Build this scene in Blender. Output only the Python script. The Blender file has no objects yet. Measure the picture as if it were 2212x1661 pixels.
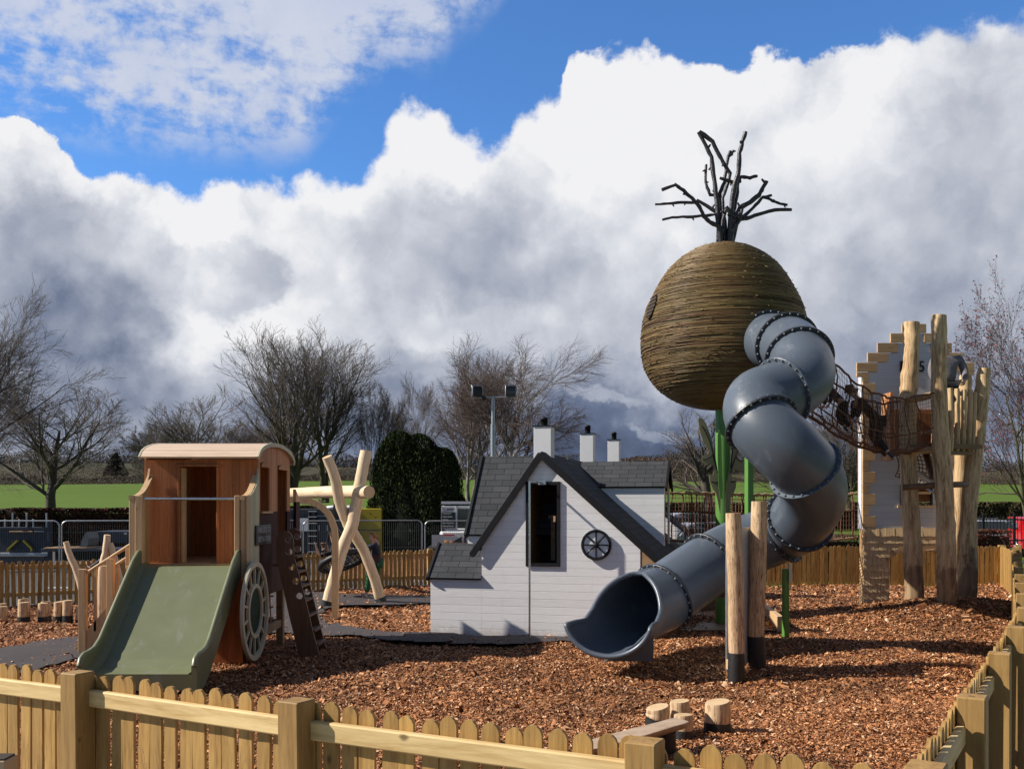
import bpy, math, random
import numpy as np
from mathutils import Vector, Matrix
Z_ = Vector((0, 0, 1))
C = bpy.data.collections.new("place"); bpy.context.scene.collection.children.link(C)
S = bpy.context.scene
R = math.radians
FPX, CX, HY, HC = 2100.0, 1106.0, 1090.0, 2.35        # focal length, centre column and horizon of the survey picture; eye height
def P(x, y, Y):                                       # survey picture -> place, at depth Y metres
    return Vector(((x-CX)*Y/FPX, Y, HC-(y-HY)*Y/FPX))
def G(x, y, z=0.0):                                   # point of the ground (height z) seen at picture x, y
    Y = (HC-z)*FPX/(y-HY); return Vector(((x-CX)*Y/FPX, Y, z))
# ---------------------------------------------------------------- camera
cam = bpy.data.cameras.new("camera"); co = bpy.data.objects.new("camera", cam); C.objects.link(co)
co.location = (0, 0, HC); co.rotation_euler = (R(90), 0, 0)
cam.sensor_width = 36; cam.lens = 36*FPX/2212; cam.shift_y = (HY-830.5)/2212
cam.clip_start = .05; cam.clip_end = 6000
S.camera = co
# ---------------------------------------------------------------- node helper
class NT:
    def __init__(s, tree): s.t = tree; s.n = tree.nodes; s.l = tree.links
    def node(s, typ, **kw):
        n = s.n.new(typ)
        for k, v in kw.items(): setattr(n, k, v)
        return n
    def put(s, sock, v):
        if v is None: return
        if isinstance(v, bpy.types.NodeSocket): s.l.new(v, sock)
        else:
            if sock.type == 'RGBA' and not isinstance(v, (int, float)) and len(v) == 3: v = (*v, 1)
            sock.default_value = v
    def m(s, op, a, b=None, c=None, clamp=False):
        n = s.node('ShaderNodeMath', operation=op, use_clamp=clamp)
        s.put(n.inputs[0], a); s.put(n.inputs[1], b); s.put(n.inputs[2], c); return n.outputs[0]
    def v(s, op, a, b=None):
        n = s.node('ShaderNodeVectorMath', operation=op)
        s.put(n.inputs[0], a)
        if op == 'SCALE': s.put(n.inputs[3], b)
        else: s.put(n.inputs[1], b)
        return n.outputs[0]
    def mix(s, f, a, b, blend='MIX'):
        n = s.node('ShaderNodeMix', data_type='RGBA', blend_type=blend)
        s.put(n.inputs[0], f); s.put(n.inputs[6], a); s.put(n.inputs[7], b); return n.outputs[2]
    def noise(s, vec, scale, detail=4, rough=.5, dist=0, col=False):
        n = s.node('ShaderNodeTexNoise'); s.put(n.inputs['Vector'], vec)
        n.inputs['Scale'].default_value = scale; n.inputs['Detail'].default_value = detail
        n.inputs['Roughness'].default_value = rough; n.inputs['Distortion'].default_value = dist
        return n.outputs['Color' if col else 'Fac']
    def smooth(s, x, a, b):
        n = s.node('ShaderNodeMapRange', interpolation_type='SMOOTHSTEP')
        s.put(n.inputs[0], x); s.put(n.inputs[1], a); s.put(n.inputs[2], b); return n.outputs[0]
    def lin(s, x, a, b, c=0., d=1.):
        n = s.node('ShaderNodeMapRange'); s.put(n.inputs[0], x); s.put(n.inputs[1], a); s.put(n.inputs[2], b)
        n.inputs[3].default_value = c; n.inputs[4].default_value = d; return n.outputs[0]
    def sep(s, v):
        n = s.node('ShaderNodeSeparateXYZ'); s.put(n.inputs[0], v); return n.outputs
    def comb(s, x, y, z):
        n = s.node('ShaderNodeCombineXYZ'); s.put(n.inputs[0], x); s.put(n.inputs[1], y); s.put(n.inputs[2], z); return n.outputs[0]
    def ramp(s, x, stops):
        n = s.node('ShaderNodeValToRGB'); s.put(n.inputs[0], x); e = n.color_ramp.elements
        while len(e) < len(stops): e.new(.5)
        for q, (p, c) in zip(e, stops): q.position = p; q.color = (*c, 1)
        return n.outputs[0]
    def curve(s, x, pts):
        n = s.node('ShaderNodeFloatCurve'); s.put(n.inputs['Value'], x); c = n.mapping.curves[0].points
        for i, p in enumerate(pts):
            q = c[i] if i < 2 else c.new(*p)
        c[0].location = pts[0]; c[1].location = pts[1]
        for p in pts[2:]: pass
        n.mapping.update(); return n.outputs[0]
# ---------------------------------------------------------------- sky: daylight, with broken cumulus given by direction
SUN = Vector((-1, -.055, .76)).normalized()
w = bpy.data.worlds.new("World"); S.world = w; w.use_nodes = True
t = NT(w.node_tree); t.n.clear()
out = t.node('ShaderNodeOutputWorld')
sky = t.node('ShaderNodeTexSky', sky_type='NISHITA'); sky.sun_disc = False
sky.sun_elevation = math.asin(SUN.z); sky.sun_rotation = math.atan2(SUN.x, SUN.y) % (2*math.pi)
sky.air_density = 1.0; sky.dust_density = .15; sky.ozone_density = 2.6; sky.altitude = 150
D = t.node('ShaderNodeTexCoord').outputs['Generated']
dx, dy, dz = t.sep(D)
az = t.m('ARCTAN2', dx, dy); el = t.m('ARCSINE', dz)
def ae(x, y):                                         # picture -> azimuth, elevation
    a = math.atan2(x-CX, FPX); return a, math.atan2((HY-y)*math.cos(a), FPX)
def azcurve(pts, lo=0., hi=.7):                       # elevation of a cloud edge as a function of azimuth
    q = []
    for x, y in pts:
        a, e = ae(x, y); q.append(((a+.6)/1.2, (e-lo)/(hi-lo)))
    q.sort()
    return t.m('MULTIPLY_ADD', t.curve(t.m('MULTIPLY_ADD', az, 1/1.2, .5), q), hi-lo, lo)
wn = t.noise(D, 5, 3, .5, 0, True); wv = t.v('SUBTRACT', wn, (.5, .5, .5))
wn2 = t.noise(D, 19, 6, .6, 0, True); wv2 = t.v('SUBTRACT', wn2, (.5, .5, .5)); wn3 = t.noise(D, 60, 5, .6, 0, True); wv3 = t.v('SUBTRACT', wn3, (.5, .5, .5))
wx, wy, wz = t.sep(t.v('ADD', t.v('ADD', t.v('SCALE', wv, .11), t.v('SCALE', wv2, .075)), t.v('SCALE', wv3, .022)))
azw = t.m('ADD', az, wx); elw = t.m('ADD', el, wz)
def blob(x, y, rx, ry, soft=1.0, warp=1):
    a, e = ae(x, y)
    u = t.m('DIVIDE', t.m('SUBTRACT', azw, a), rx/FPX); v = t.m('DIVIDE', t.m('SUBTRACT', elw, e), ry/FPX)
    d = t.m('SQRT', t.m('ADD', t.m('MULTIPLY', u, u), t.m('MULTIPLY', v, v)))
    return t.smooth(d, 1+soft*.5, 1-soft*.5)
# cumulus bank
top = azcurve([(-120,250),(0,238),(80,262),(140,300),(175,345),(260,350),(380,392),(460,385),(560,380),(660,385),(760,378),(800,340),(835,270),(870,222),(950,232),(1010,285),(1085,295),(1112,250),(1150,212),(1210,208),(1225,120),(1290,100),(1400,108),(1460,130),(1560,140),(1640,125),(1760,110),(1900,92),(2060,60),(2212,15),(2330,-20)])
f1 = t.noise(D, 9, 3, .5); f2 = t.noise(D, 30, 8, .62)
vor = t.node('ShaderNodeTexVoronoi', feature='SMOOTH_F1'); t.put(vor.inputs['Vector'], t.v('ADD', D, t.v('SCALE', wv2, .03))); vor.inputs['Scale'].default_value = 34; vor.inputs['Smoothness'].default_value = .6
puff = t.m('SUBTRACT', .45, vor.outputs['Distance'])
edge = t.m('SUBTRACT', top, el)
edge = t.m('ADD', edge, t.m('MULTIPLY', t.m('SUBTRACT', f1, .5), .030))
edge = t.m('ADD', edge, t.m('MULTIPLY', t.m('SUBTRACT', f2, .5), .052))
edge = t.m('ADD', edge, t.m('MULTIPLY', puff, .022))
rag = t.smooth(t.noise(D, 4, 2, .5), .4, .65)
cum = t.smooth(edge, -.002, t.m('MULTIPLY_ADD', rag, .013, .003))
# light on the billows: height field of the cloud compared with itself a step toward the sun
def billow(vec):
    a = t.noise(vec, 7, 3, .5); b = t.noise(vec, 19, 7, .60)
    return t.m('ADD', t.m('MULTIPLY', a, 1.3), t.m('MULTIPLY', b, .75))
sh = t.m('SUBTRACT', billow(t.v('ADD', D, t.v('SCALE', wv2, .05))), billow(t.v('ADD', t.v('ADD', D, (-.030, .0, .028)), t.v('SCALE', wv2, .05))))
L = t.m('MULTIPLY_ADD', sh, t.m('MULTIPLY_ADD', t.smooth(edge, .16, .0), .22, .30), .88)
L = t.m('ADD', L, t.m('MULTIPLY', t.smooth(edge, .13, .0), .17))          # the sunlit tops are white
L = t.m('ADD', L, t.m('MULTIPLY', t.m('SUBTRACT', t.noise(D, 3.2, 6, .55), .5), .17))
L = t.m('SUBTRACT', L, t.m('MULTIPLY', t.smooth(elw, .175, .05), .46))
L = t.m('SUBTRACT', L, t.m('MULTIPLY', t.smooth(elw, .34, .13), .07))    # dark bases towards the horizon
for (x, y, rx, ry, k, sf) in [(165,600,215,165,-.26,.45),(150,740,190,120,-.18,.8),(40,450,110,110,-.08,.9),(530,615,100,80,-.22,.45),(900,500,230,110,-.09,.9),(1090,520,180,120,-.13,1),
                       (1230,690,260,110,-.10,1),(2130,330,170,230,-.20,1),(1900,560,260,140,-.06,1),(1400,620,180,110,-.04,1),(2020,740,330,150,-.22,1),(930,800,170,60,-.14,.9),
                       (410,560,130,100,.16,.8),(470,690,190,80,.14,1),(870,320,130,110,.12,.9),(1330,220,200,130,.16,1),(1130,330,160,130,.10,1),(1620,330,220,150,.06,1),(1560,700,200,70,.05,1),(1000,700,200,55,.07,.8),
                       (1350,920,200,120,-.22,.8),(1330,850,90,18,.22,.9),(1440,912,60,14,.18,.9),(40,960,90,40,.18,.9),(800,880,300,60,-.10,1)]:
    L = t.m('ADD', L, t.m('MULTIPLY', blob(x, y, rx, ry, sf), k))
L = t.m('ADD', L, t.m('MULTIPLY', t.m('SUBTRACT', f2, .5), .20))
L = t.m('ADD', L, t.m('MULTIPLY', t.m('SUBTRACT', puff, .12), .16))
L = t.m('MINIMUM', t.m('MAXIMUM', L, 0.), 1.)
ccol = t.ramp(L, [(0, (.060, .080, .140)), (.25, (.145, .185, .290)), (.5, (.38, .42, .52)), (.72, (.60, .63, .71)), (.88, (.80, .825, .88)), (1, (.97, .97, .99))])
# high broken cloud, upper left
low = azcurve([(-200,230),(0,236),(120,262),(330,285),(560,300),(640,300),(700,235),(735,190),(800,140),(880,115),(950,85),(985,30),(1045,-10),(1120,-110),(1300,-300),(1600,-420),(2212,-420)], 0., .8)
st = t.node('ShaderNodeMapping'); t.put(st.inputs[0], D); st.inputs['Rotation'].default_value = (0, R(-38), 0); st.inputs['Scale'].default_value = (1.0, 1, 2.6)
h1 = t.noise(st.outputs[0], 8, 9, .62, .25); h2 = t.noise(D, 46, 6, .6)
dd = t.m('SUBTRACT', el, low)
hm = t.m('ADD', t.m('MULTIPLY', t.m('MINIMUM', dd, .13), 4.6), t.m('MULTIPLY', t.m('SUBTRACT', h1, .40), 3.0))
hm = t.m('ADD', hm, t.m('MULTIPLY', t.m('SUBTRACT', h2, .5), 1.5))
hi = t.m('MULTIPLY', t.smooth(hm, -.05, .75), t.smooth(dd, -.035, .02))
hcol = t.mix(t.noise(D, 14, 5, .6), (.50, .60, .86), (.90, .92, .98))
fr = t.m('MULTIPLY', t.smooth(dy, -.05, .25), t.smooth(dz, .82, .58))                           # sky ahead; overhead and behind the viewer, added grey cloud takes over
hi = t.m('MULTIPLY', t.m('MULTIPLY', hi, fr), .96)
bc = t.m('MULTIPLY', t.smooth(t.noise(D, 2.2, 6, .6), .36, .56), .92)
cum2 = t.m('ADD', t.m('MULTIPLY', cum, fr), t.m('MULTIPLY', bc, t.m('SUBTRACT', 1., fr)))
ccol = t.mix(fr, t.mix(t.noise(D, 5, 6, .6), (.07, .074, .085), (.16, .158, .160)), ccol)     # unseen grey cloud added overhead and behind to dim the skylight
b1 = t.node('ShaderNodeBackground'); t.put(b1.inputs[0], t.mix(1., sky.outputs[0], (.62, 1.0, 1.42), 'MULTIPLY')); b1.inputs[1].default_value = .093
b2 = t.node('ShaderNodeBackground'); t.put(b2.inputs[0], hcol); b2.inputs[1].default_value = .615
b3 = t.node('ShaderNodeBackground'); t.put(b3.inputs[0], ccol); b3.inputs[1].default_value = .67
m1 = t.node('ShaderNodeMixShader'); t.put(m1.inputs[0], hi); t.put(m1.inputs[1], b1.outputs[0]); t.put(m1.inputs[2], b2.outputs[0])
m2 = t.node('ShaderNodeMixShader'); t.put(m2.inputs[0], cum2); t.put(m2.inputs[1], m1.outputs[0]); t.put(m2.inputs[2], b3.outputs[0])
t.put(out.inputs[0], m2.outputs[0])
w.cycles.sampling_method = 'MANUAL'; w.cycles.sample_map_resolution = 512
sun = bpy.data.lights.new("sun", 'SUN'); so = bpy.data.objects.new("sun", sun); C.objects.link(so)
sun.energy = 5.0; sun.angle = R(.53); sun.color = (1, .93, .83); so.rotation_euler = (-SUN).to_track_quat('-Z', 'Y').to_euler(); so.location = SUN*40
S.view_settings.view_transform = 'Standard'; S.view_settings.look = 'None'; S.view_settings.exposure = .45; S.view_settings.gamma = 1
# ---------------------------------------------------------------- materials
MATS = {}
def newmat(name):
    m = bpy.data.materials.new(name); m.use_nodes = True; n = NT(m.node_tree)
    b = m.node_tree.nodes['Principled BSDF']; MATS[name] = m; return m, n, b
def shade(t, c, k): return tuple(min(1, v*k) for v in c)
def plain(name, c, rough=.6, metal=0, var=.12, scale=6, bump=.0, bscale=40, spec=.5, rnd=0.):
    m, t, b = newmat(name); co = t.node('ShaderNodeTexCoord').outputs['Object']
    n = t.noise(co, scale, 5, .6)
    col = t.mix(n, shade(t, c, 1-var*1.6), shade(t, c, 1+var*1.6))
    if rnd:
        r = t.node('ShaderNodeObjectInfo').outputs['Random']
        col = t.mix(1., col, t.ramp(r, [(0, (1-rnd,)*3), (1, (1+rnd,)*3)]), 'MULTIPLY')
    t.put(b.inputs['Base Color'], col); b.inputs['Metallic'].default_value = metal; b.inputs['Specular IOR Level'].default_value = spec
    t.put(b.inputs['Roughness'], t.lin(t.noise(co, scale*2.3, 4, .6), .3, .7, max(.05, rough-.07), min(1, rough+.07)))
    if bump:
        q = t.node('ShaderNodeBump'); q.inputs['Strength'].default_value = bump; q.inputs['Distance'].default_value = .02
        t.put(q.inputs['Height'], t.noise(co, bscale, 4, .6)); t.put(b.inputs['Normal'], q.outputs[0])
    return m
def wood(name, c1, c2, coord='Object', grain=(14, 14, .9), plank=None, pitch=.14, rough=.62, knots=.5, rnd=.0, groove=.5, gw=.035, speck=0., spec=.35, pv=.2, con=0., stain=0.):
    m, t, b = newmat(name); co = t.node('ShaderNodeTexCoord').outputs[coord]
    if coord == 'UV':
        u, v, _ = t.sep(co); co = t.comb(t.m('MULTIPLY', t.m('COSINE', t.m('MULTIPLY', v, 6.28318)), .35), t.m('MULTIPLY', t.m('SINE', t.m('MULTIPLY', v, 6.28318)), .35), u)
    info = t.node('ShaderNodeObjectInfo')
    off = t.m('MULTIPLY', info.outputs['Random'], 37.)
    base = co
    if rnd: co = t.v('ADD', co, t.comb(off, off, off))
    pr = None
    if plank:
        x = t.sep(base)['XYZ'.index(plank)]
        q = t.m('DIVIDE', x, pitch); fl = t.m('FLOOR', q); fr = t.m('FRACT', q)
        wn_ = t.node('ShaderNodeTexWhiteNoise', noise_dimensions='1D'); t.put(wn_.inputs['W'], fl); pr = wn_.outputs['Value']
        k = t.m('MULTIPLY', pr, 23.); co = t.v('ADD', co, t.comb(k, k, k))
        gm = t.m('MINIMUM', fr, t.m('SUBTRACT', 1., fr)); gr = t.smooth(gm, 0., gw)
    mp = t.node('ShaderNodeMapping'); t.put(mp.inputs[0], co); mp.inputs['Scale'].default_value = grain
    g = t.noise(mp.outputs[0], 1.0, 7, .62, .8); g2 = t.noise(mp.outputs[0], 4.2, 5, .6, .3)
    f = t.m('ADD', t.m('MULTIPLY', g, .72), t.m('MULTIPLY', g2, .28))
    col = t.ramp(f, [(.30+con, c1), (.50, tuple((a*.4+d*.6) for a, d in zip(c1, c2))), (.68-con, c2)])
    if knots:
        mk = t.node('ShaderNodeMapping'); t.put(mk.inputs[0], co); gs = max(grain); mk.inputs['Scale'].default_value = tuple(2.6 if a > gs*.5 else 1.7 for a in grain)
        vo = t.node('ShaderNodeTexVoronoi'); t.put(vo.inputs['Vector'], mk.outputs[0]); vo.inputs['Scale'].default_value = 1.6
        kk = t.smooth(t.m('ADD', vo.outputs['Distance'], t.m('MULTIPLY', t.m('SUBTRACT', g2, .5), .10)), .10, .03)
        col = t.mix(t.m('MULTIPLY', kk, knots), col, shade(t, c1, .36))
    if speck:
        ms = t.node('ShaderNodeMapping'); t.put(ms.inputs[0], co); gs = max(grain); ms.inputs['Scale'].default_value = tuple(30 if a > gs*.5 else 6 for a in grain)
        sp = t.smooth(t.noise(ms.outputs[0], 1.2, 3, .6), .565, .62)
        col = t.mix(t.m('MULTIPLY', sp, speck), col, shade(t, c1, .30))
    if stain:
        oz_ = t.sep(t.node('ShaderNodeTexCoord').outputs['Object'])[2]; sn_ = t.smooth(t.m('ADD', oz_, t.m('MULTIPLY', t.m('SUBTRACT', t.noise(co, 2.6, 5, .6), .5), 3.2)), 1.25, .85)
        col = t.mix(t.m('MULTIPLY', sn_, stain), col, (.085, .048, .028))
    if pr is not None: col = t.mix(1., col, t.ramp(pr, [(0, (1-pv, 1-pv*1.1, 1-pv*1.2)), (1, (1+pv*.7,)*3)]), 'MULTIPLY')
    if rnd: col = t.mix(1., col, t.ramp(info.outputs['Random'], [(0, (1-rnd, 1-rnd*1.05, 1-rnd*1.1)), (.5, (1, 1, 1)), (1, (1+rnd, 1+rnd, 1+rnd*.9))]), 'MULTIPLY')
    if plank: col = t.mix(t.m('MULTIPLY', t.m('SUBTRACT', 1., gr), groove), col, shade(t, c1, .30))
    t.put(b.inputs['Base Color'], col); b.inputs['Roughness'].default_value = rough; b.inputs['Specular IOR Level'].default_value = spec
    q = t.node('ShaderNodeBump'); q.inputs['Strength'].default_value = .35; q.inputs['Distance'].default_value = .01
    h = f
    if plank: h = t.m('ADD', t.m('MULTIPLY', f, .35), gr)
    t.put(q.inputs['Height'], h); t.put(b.inputs['Normal'], q.outputs[0])
    return m
plain('fence_dark', (.05, .05, .055), .5)
wood('picket_wood', (.215, .110, .028), (.455, .275, .088), grain=(16, 16, 1.6), rnd=.20, con=.05, knots=.85)
wood('rail_wood_x', (.44, .28, .105), (.70, .52, .25), grain=(1.4, 14, 16), con=.04, knots=.9, rnd=.06)
wood('post_wood', (.215, .115, .034), (.385, .235, .080), grain=(13, 13, 1.4), con=.04, rnd=.10, knots=.85)
wood('log_pale', (.56, .40, .24), (.80, .64, .44), 'UV', grain=(7, 7, 1.6), con=.06, knots=.55, speck=.25, rough=.7)
wood('log_gold', (.27, .15, .065), (.70, .50, .28), 'UV', grain=(8, 8, 1.5), con=.09, stain=.6, knots=.8, speck=.35, rough=.72)
wood('log_speck', (.34, .20, .105), (.68, .49, .30), 'UV', grain=(8, 8, 1.6), con=.07, knots=.6, speck=.95, rough=.75)
wood('log_end', (.42, .28, .14), (.62, .45, .27), grain=(7, 7, 7), knots=.2)
wood('larch_v', (.30, .088, .026), (.52, .19, .066), grain=(15, 15, 1.0), plank='X', pitch=.122, knots=.55, groove=.6, gw=.04)
wood('larch_side', (.36, .14, .055), (.54, .25, .11), grain=(15, 15, 1.0), plank='Y', pitch=.122, knots=.5, groove=.6, gw=.04)
wood('larch_pale', (.42, .26, .13), (.62, .42, .235), grain=(12, 12, 1.0), knots=.4, rnd=.08)
wood('larch_roof', (.50, .35, .24), (.72, .56, .43), grain=(.9, 14, 14), plank='Y', pitch=.10, knots=.25, groove=.35)
wood('plum_side', (.036, .009, .011), (.066, .020, .024), grain=(15, 15, 1.0), plank='Y', pitch=.10, knots=.15, spec=.12, groove=.5, gw=.04)
wood('sage_paint', (.44, .41, .29), (.55, .51, .37), grain=(10, 10, 1.2), knots=.05, rough=.55)
wood('sage_planks', (.42, .41, .26), (.52, .50, .34), grain=(10, 10, 1.2), plank='Y', pitch=.10, knots=.05, rough=.55, groove=.35)
wood('brown_ply', (.10, .050, .026), (.18, .098, .052), grain=(10, 10, 1.2), knots=.1, rough=.5)
wood('white_boards', (.76, .75, .75), (.85, .84, .835), grain=(1.1, 12, 16), plank='Z', pitch=.137, knots=.08, pv=.035, rough=.42, groove=.30, gw=.045, spec=.5)
wood('grey_boards', (.58, .60, .66), (.66, .68, .74), grain=(1.1, 12, 16), plank='Z', pitch=.145, knots=.04, pv=.03, rough=.42, groove=.35, gw=.045, spec=.5)
wood('oak_block', (.38, .225, .105), (.63, .42, .225), grain=(2.2, 10, 12), knots=.4, rnd=.15)
wood('shake', (.46, .30, .15), (.80, .59, .34), grain=(26, 26, 2), knots=.1)
wood('ply_brown', (.32, .18, .09), (.44, .27, .14), grain=(3, 3, 9), knots=.1)
wood('sleeper', (.16, .10, .055), (.26, .17, .09), grain=(2, 12, 12), knots=.3)
wood('balance_plank', (.26, .18, .12), (.46, .345, .25), grain=(4, 14, 14), knots=.4)
plain('white_paint', (.74, .74, .75), .4, var=.03)
plain('black_paint', (.012, .012, .014), .55, var=.15, bump=.12, spec=.22)
plain('tar_black', (.013, .013, .014), .55, var=.3, bump=.3)
plain('steel', (.62, .62, .63), .25, metal=1, var=.05)
plain('wire_grey', (.10, .105, .11), .5, metal=.3)
plain('galvanised', (.42, .44, .46), .42, metal=.8, var=.12, rnd=.08)
plain('bolt_grey', (.11, .12, .14), .5)
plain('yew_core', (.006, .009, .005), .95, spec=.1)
plain('slide_grey', (.082, .102, .132), .33, var=.05, scale=3, bump=.03, bscale=90, spec=.5)
plain('flange_dark', (.026, .031, .040), .45)
plain('slide_green', (.168, .184, .100), .36, var=.06, scale=4, bump=.02, bscale=120)
plain('green_paint', (.095, .235, .045), .42, var=.08, scale=3)
plain('green_dark_disc', (.004, .032, .018), .6, spec=.2)
plain('disc_grey', (.022, .028, .024), .8, spec=.15)
plain('leaf_olive', (.24, .225, .12), .5, var=.1)
plain('branch_dark', (.035, .028, .034), .38, var=.4, scale=14, bump=.6, bscale=30, spec=.6)
plain('rope_brown', (.155, .065, .035), .8, var=.3, scale=20)
plain('rope_net', (.13, .062, .036), .8, var=.35, scale=12)
plain('rope_pale', (.40, .28, .17), .85, var=.3, scale=20)
plain('rope_black', (.012, .012, .014), .7)
plain('rubber_black', (.012, .012, .013), .55)
plain('weave_base', (.075, .045, .020), .8, var=.3)
plain('dark_inside', (.03, .018, .010), .8)  # near-black brown standing in for the shade inside hollows
plain('sign_black', (.020, .021, .024), .4)
plain('sign_letters', (.30, .31, .33), .5)
plain('panel_grey', (.42, .46, .49), .5)
plain('container_dark', (.030, .034, .040), .5, var=.2)
plain('container_yellow', (.42, .31, .012), .45, var=.12)
plain('machine_white', (.68, .69, .69), .35, var=.04)
plain('machine_green', (.015, .035, .030), .35)
plain('machine_red', (.42, .02, .02), .4)
plain('machine_orange', (.8, .35, .03), .4)
plain('glass_dark', (.02, .026, .03), .08, var=.1, spec=.8)
plain('navy', (.018, .022, .038), .5, var=.25)
plain('chevron_yellow', (.40, .33, .02), .5)
plain('scoop_grey', (.16, .165, .17), .45, metal=.5)
plain('lamp_black', (.02, .022, .025), .4)
plain('skin', (.50, .27, .19), .5, var=.05)
plain('hair_auburn', (.28, .11, .04), .6, var=.3, scale=30); plain('hair_brown', (.11, .06, .035), .6, var=.3, scale=30)
plain('jacket_navy', (.012, .014, .030), .75, bump=.3, bscale=18); plain('trousers_green', (.012, .10, .032), .8, bump=.3, bscale=14)
plain('cloth_black', (.008, .008, .010), .85, bump=.3, bscale=14); plain('jumper_grey', (.165, .150, .165), .85, bump=.35, bscale=16)
plain('jeans', (.10, .17, .30), .8, bump=.2, bscale=20); plain('shoe_pink', (.55, .44, .44), .6); plain('bag_plum', (.05, .012, .02), .5)
plain('car_silver', (.50, .51, .52), .25, metal=.5, var=.03); plain('car_red', (.50, .012, .015), .25, var=.03); plain('car_dark', (.03, .035, .04), .25); plain('tyre', (.015, .015, .015), .7)
plain('pot_brown', (.36, .25, .15), .7); plain('road', (.060, .058, .060), .85, var=.15, bump=.3)
def stripes(nm, base, k=1.0): pass
def slate():
    m, t, b = newmat('slate'); uv = t.node('ShaderNodeTexCoord').outputs['UV']
    br = t.node('ShaderNodeTexBrick'); t.put(br.inputs['Vector'], uv); br.offset = .5
    br.inputs['Scale'].default_value = 1; br.inputs['Brick Width'].default_value = .335; br.inputs['Row Height'].default_value = .145
    br.inputs['Mortar Size'].default_value = .0055; br.inputs['Mortar Smooth'].default_value = .2; br.inputs['Bias'].default_value = 0
    t.put(br.inputs['Color1'], (.046, .049, .055)); t.put(br.inputs['Color2'], (.066, .069, .076)); t.put(br.inputs['Mortar'], (.012, .012, .014))
    co = t.node('ShaderNodeTexCoord').outputs['Object']; n = t.noise(co, 130, 3, .7); n2 = t.noise(co, 2.4, 3, .5)
    col = t.mix(1., br.outputs[0], t.ramp(n, [(.3, (.72,)*3), (.7, (1.3,)*3)]), 'MULTIPLY'); col = t.mix(1., col, t.ramp(n2, [(.3, (.88,)*3), (.7, (1.1,)*3)]), 'MULTIPLY')
    t.put(b.inputs['Base Color'], col); b.inputs['Roughness'].default_value = .9; b.inputs['Specular IOR Level'].default_value = .18
    q = t.node('ShaderNodeBump'); q.inputs['Strength'].default_value = .5; q.inputs['Distance'].default_value = .008
    u, v, _ = t.sep(uv); saw = t.m('FRACT', t.m('DIVIDE', v, .145))
    t.put(q.inputs['Height'], t.m('SUBTRACT', t.m('ADD', t.m('MULTIPLY', n, .3), t.m('SUBTRACT', 1., br.outputs[1])), t.m('MULTIPLY', saw, .6))); t.put(b.inputs['Normal'], q.outputs[0])
slate()
def splash(name, zt, col):                            # mud thrown up by rain on the lowest boards
    m = MATS[name]; t = NT(m.node_tree); b = m.node_tree.nodes['Principled BSDF']; old = b.inputs['Base Color'].links[0].from_socket; ob = t.node('ShaderNodeTexCoord').outputs['Object']
    z = t.sep(ob)[2]; f = t.smooth(t.m('ADD', z, t.m('MULTIPLY', t.m('SUBTRACT', t.noise(ob, 9, 6, .7), .5), .5)), zt, .0)
    s2 = t.smooth(t.noise(t.v('MULTIPLY', ob, (6, 6, .8)), 1.5, 5, .7), .58, .72)
    c = t.mix(t.m('MULTIPLY', f, .40), old, col); t.put(b.inputs['Base Color'], t.mix(t.m('MULTIPLY', s2, .22), c, (.45, .44, .42)))
splash('white_boards', .22, (.30, .22, .16))
def scuff(name):                                      # long faint scratches and dull patches on moulded plastic
    m = MATS[name]; t = NT(m.node_tree); b = m.node_tree.nodes['Principled BSDF']; old = b.inputs['Base Color'].links[0].from_socket; ob = t.node('ShaderNodeTexCoord').outputs['Object']
    n1 = t.noise(t.v('MULTIPLY', ob, (2.2, .8, 1.2)), 2.2, 8, .75, .6); n2 = t.noise(ob, 1.6, 5, .6); n3 = t.noise(ob, 260, 2, .5)
    t.put(b.inputs['Roughness'], t.m('ADD', t.lin(n2, .3, .7, .26, .46), t.m('MULTIPLY', t.smooth(n1, .55, .7), .14)))
    c = t.mix(t.m('MULTIPLY', t.smooth(n1, .54, .72), .34), old, (.26, .28, .30)); c = t.mix(t.m('MULTIPLY', t.smooth(n3, .64, .72), .45), c, (.30, .24, .18)); t.put(b.inputs['Base Color'], c)
scuff('slide_grey'); scuff('slide_green')
def attr_mat(name, rough=.8, spec=.2, attr='tint', trans=0.):
    m, t, b = newmat(name); a = t.node('ShaderNodeAttribute', attribute_name=attr)
    t.put(b.inputs['Base Color'], a.outputs['Color']); b.inputs['Roughness'].default_value = rough; b.inputs['Specular IOR Level'].default_value = spec
    return m
attr_mat('chips', .75, .3); attr_mat('strands', .55, .3); attr_mat('leaf_bits', .7, .2); attr_mat('needles', .8, .1)
def bark(name, c, c2, sc=5):
    m, t, b = newmat(name); co = t.node('ShaderNodeTexCoord').outputs['Object']
    f = t.noise(co, sc, 5, .65); t.put(b.inputs['Base Color'], t.ramp(f, [(.35, c), (.65, c2)])); b.inputs['Roughness'].default_value = .9
    return m
bark('bark', (.045, .036, .027), (.085, .070, .052)); bark('twig', (.095, .078, .068), (.16, .130, .112), 1.2); bark('twig_dark', (.045, .034, .030), (.08, .058, .050), 1.2)
bark('bark_birch', (.12, .105, .09), (.42, .40, .37), 3); bark('twig_birch', (.10, .072, .062), (.16, .115, .098), 1.2); bark('bark_moss', (.05, .05, .022), (.11, .10, .045))
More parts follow.
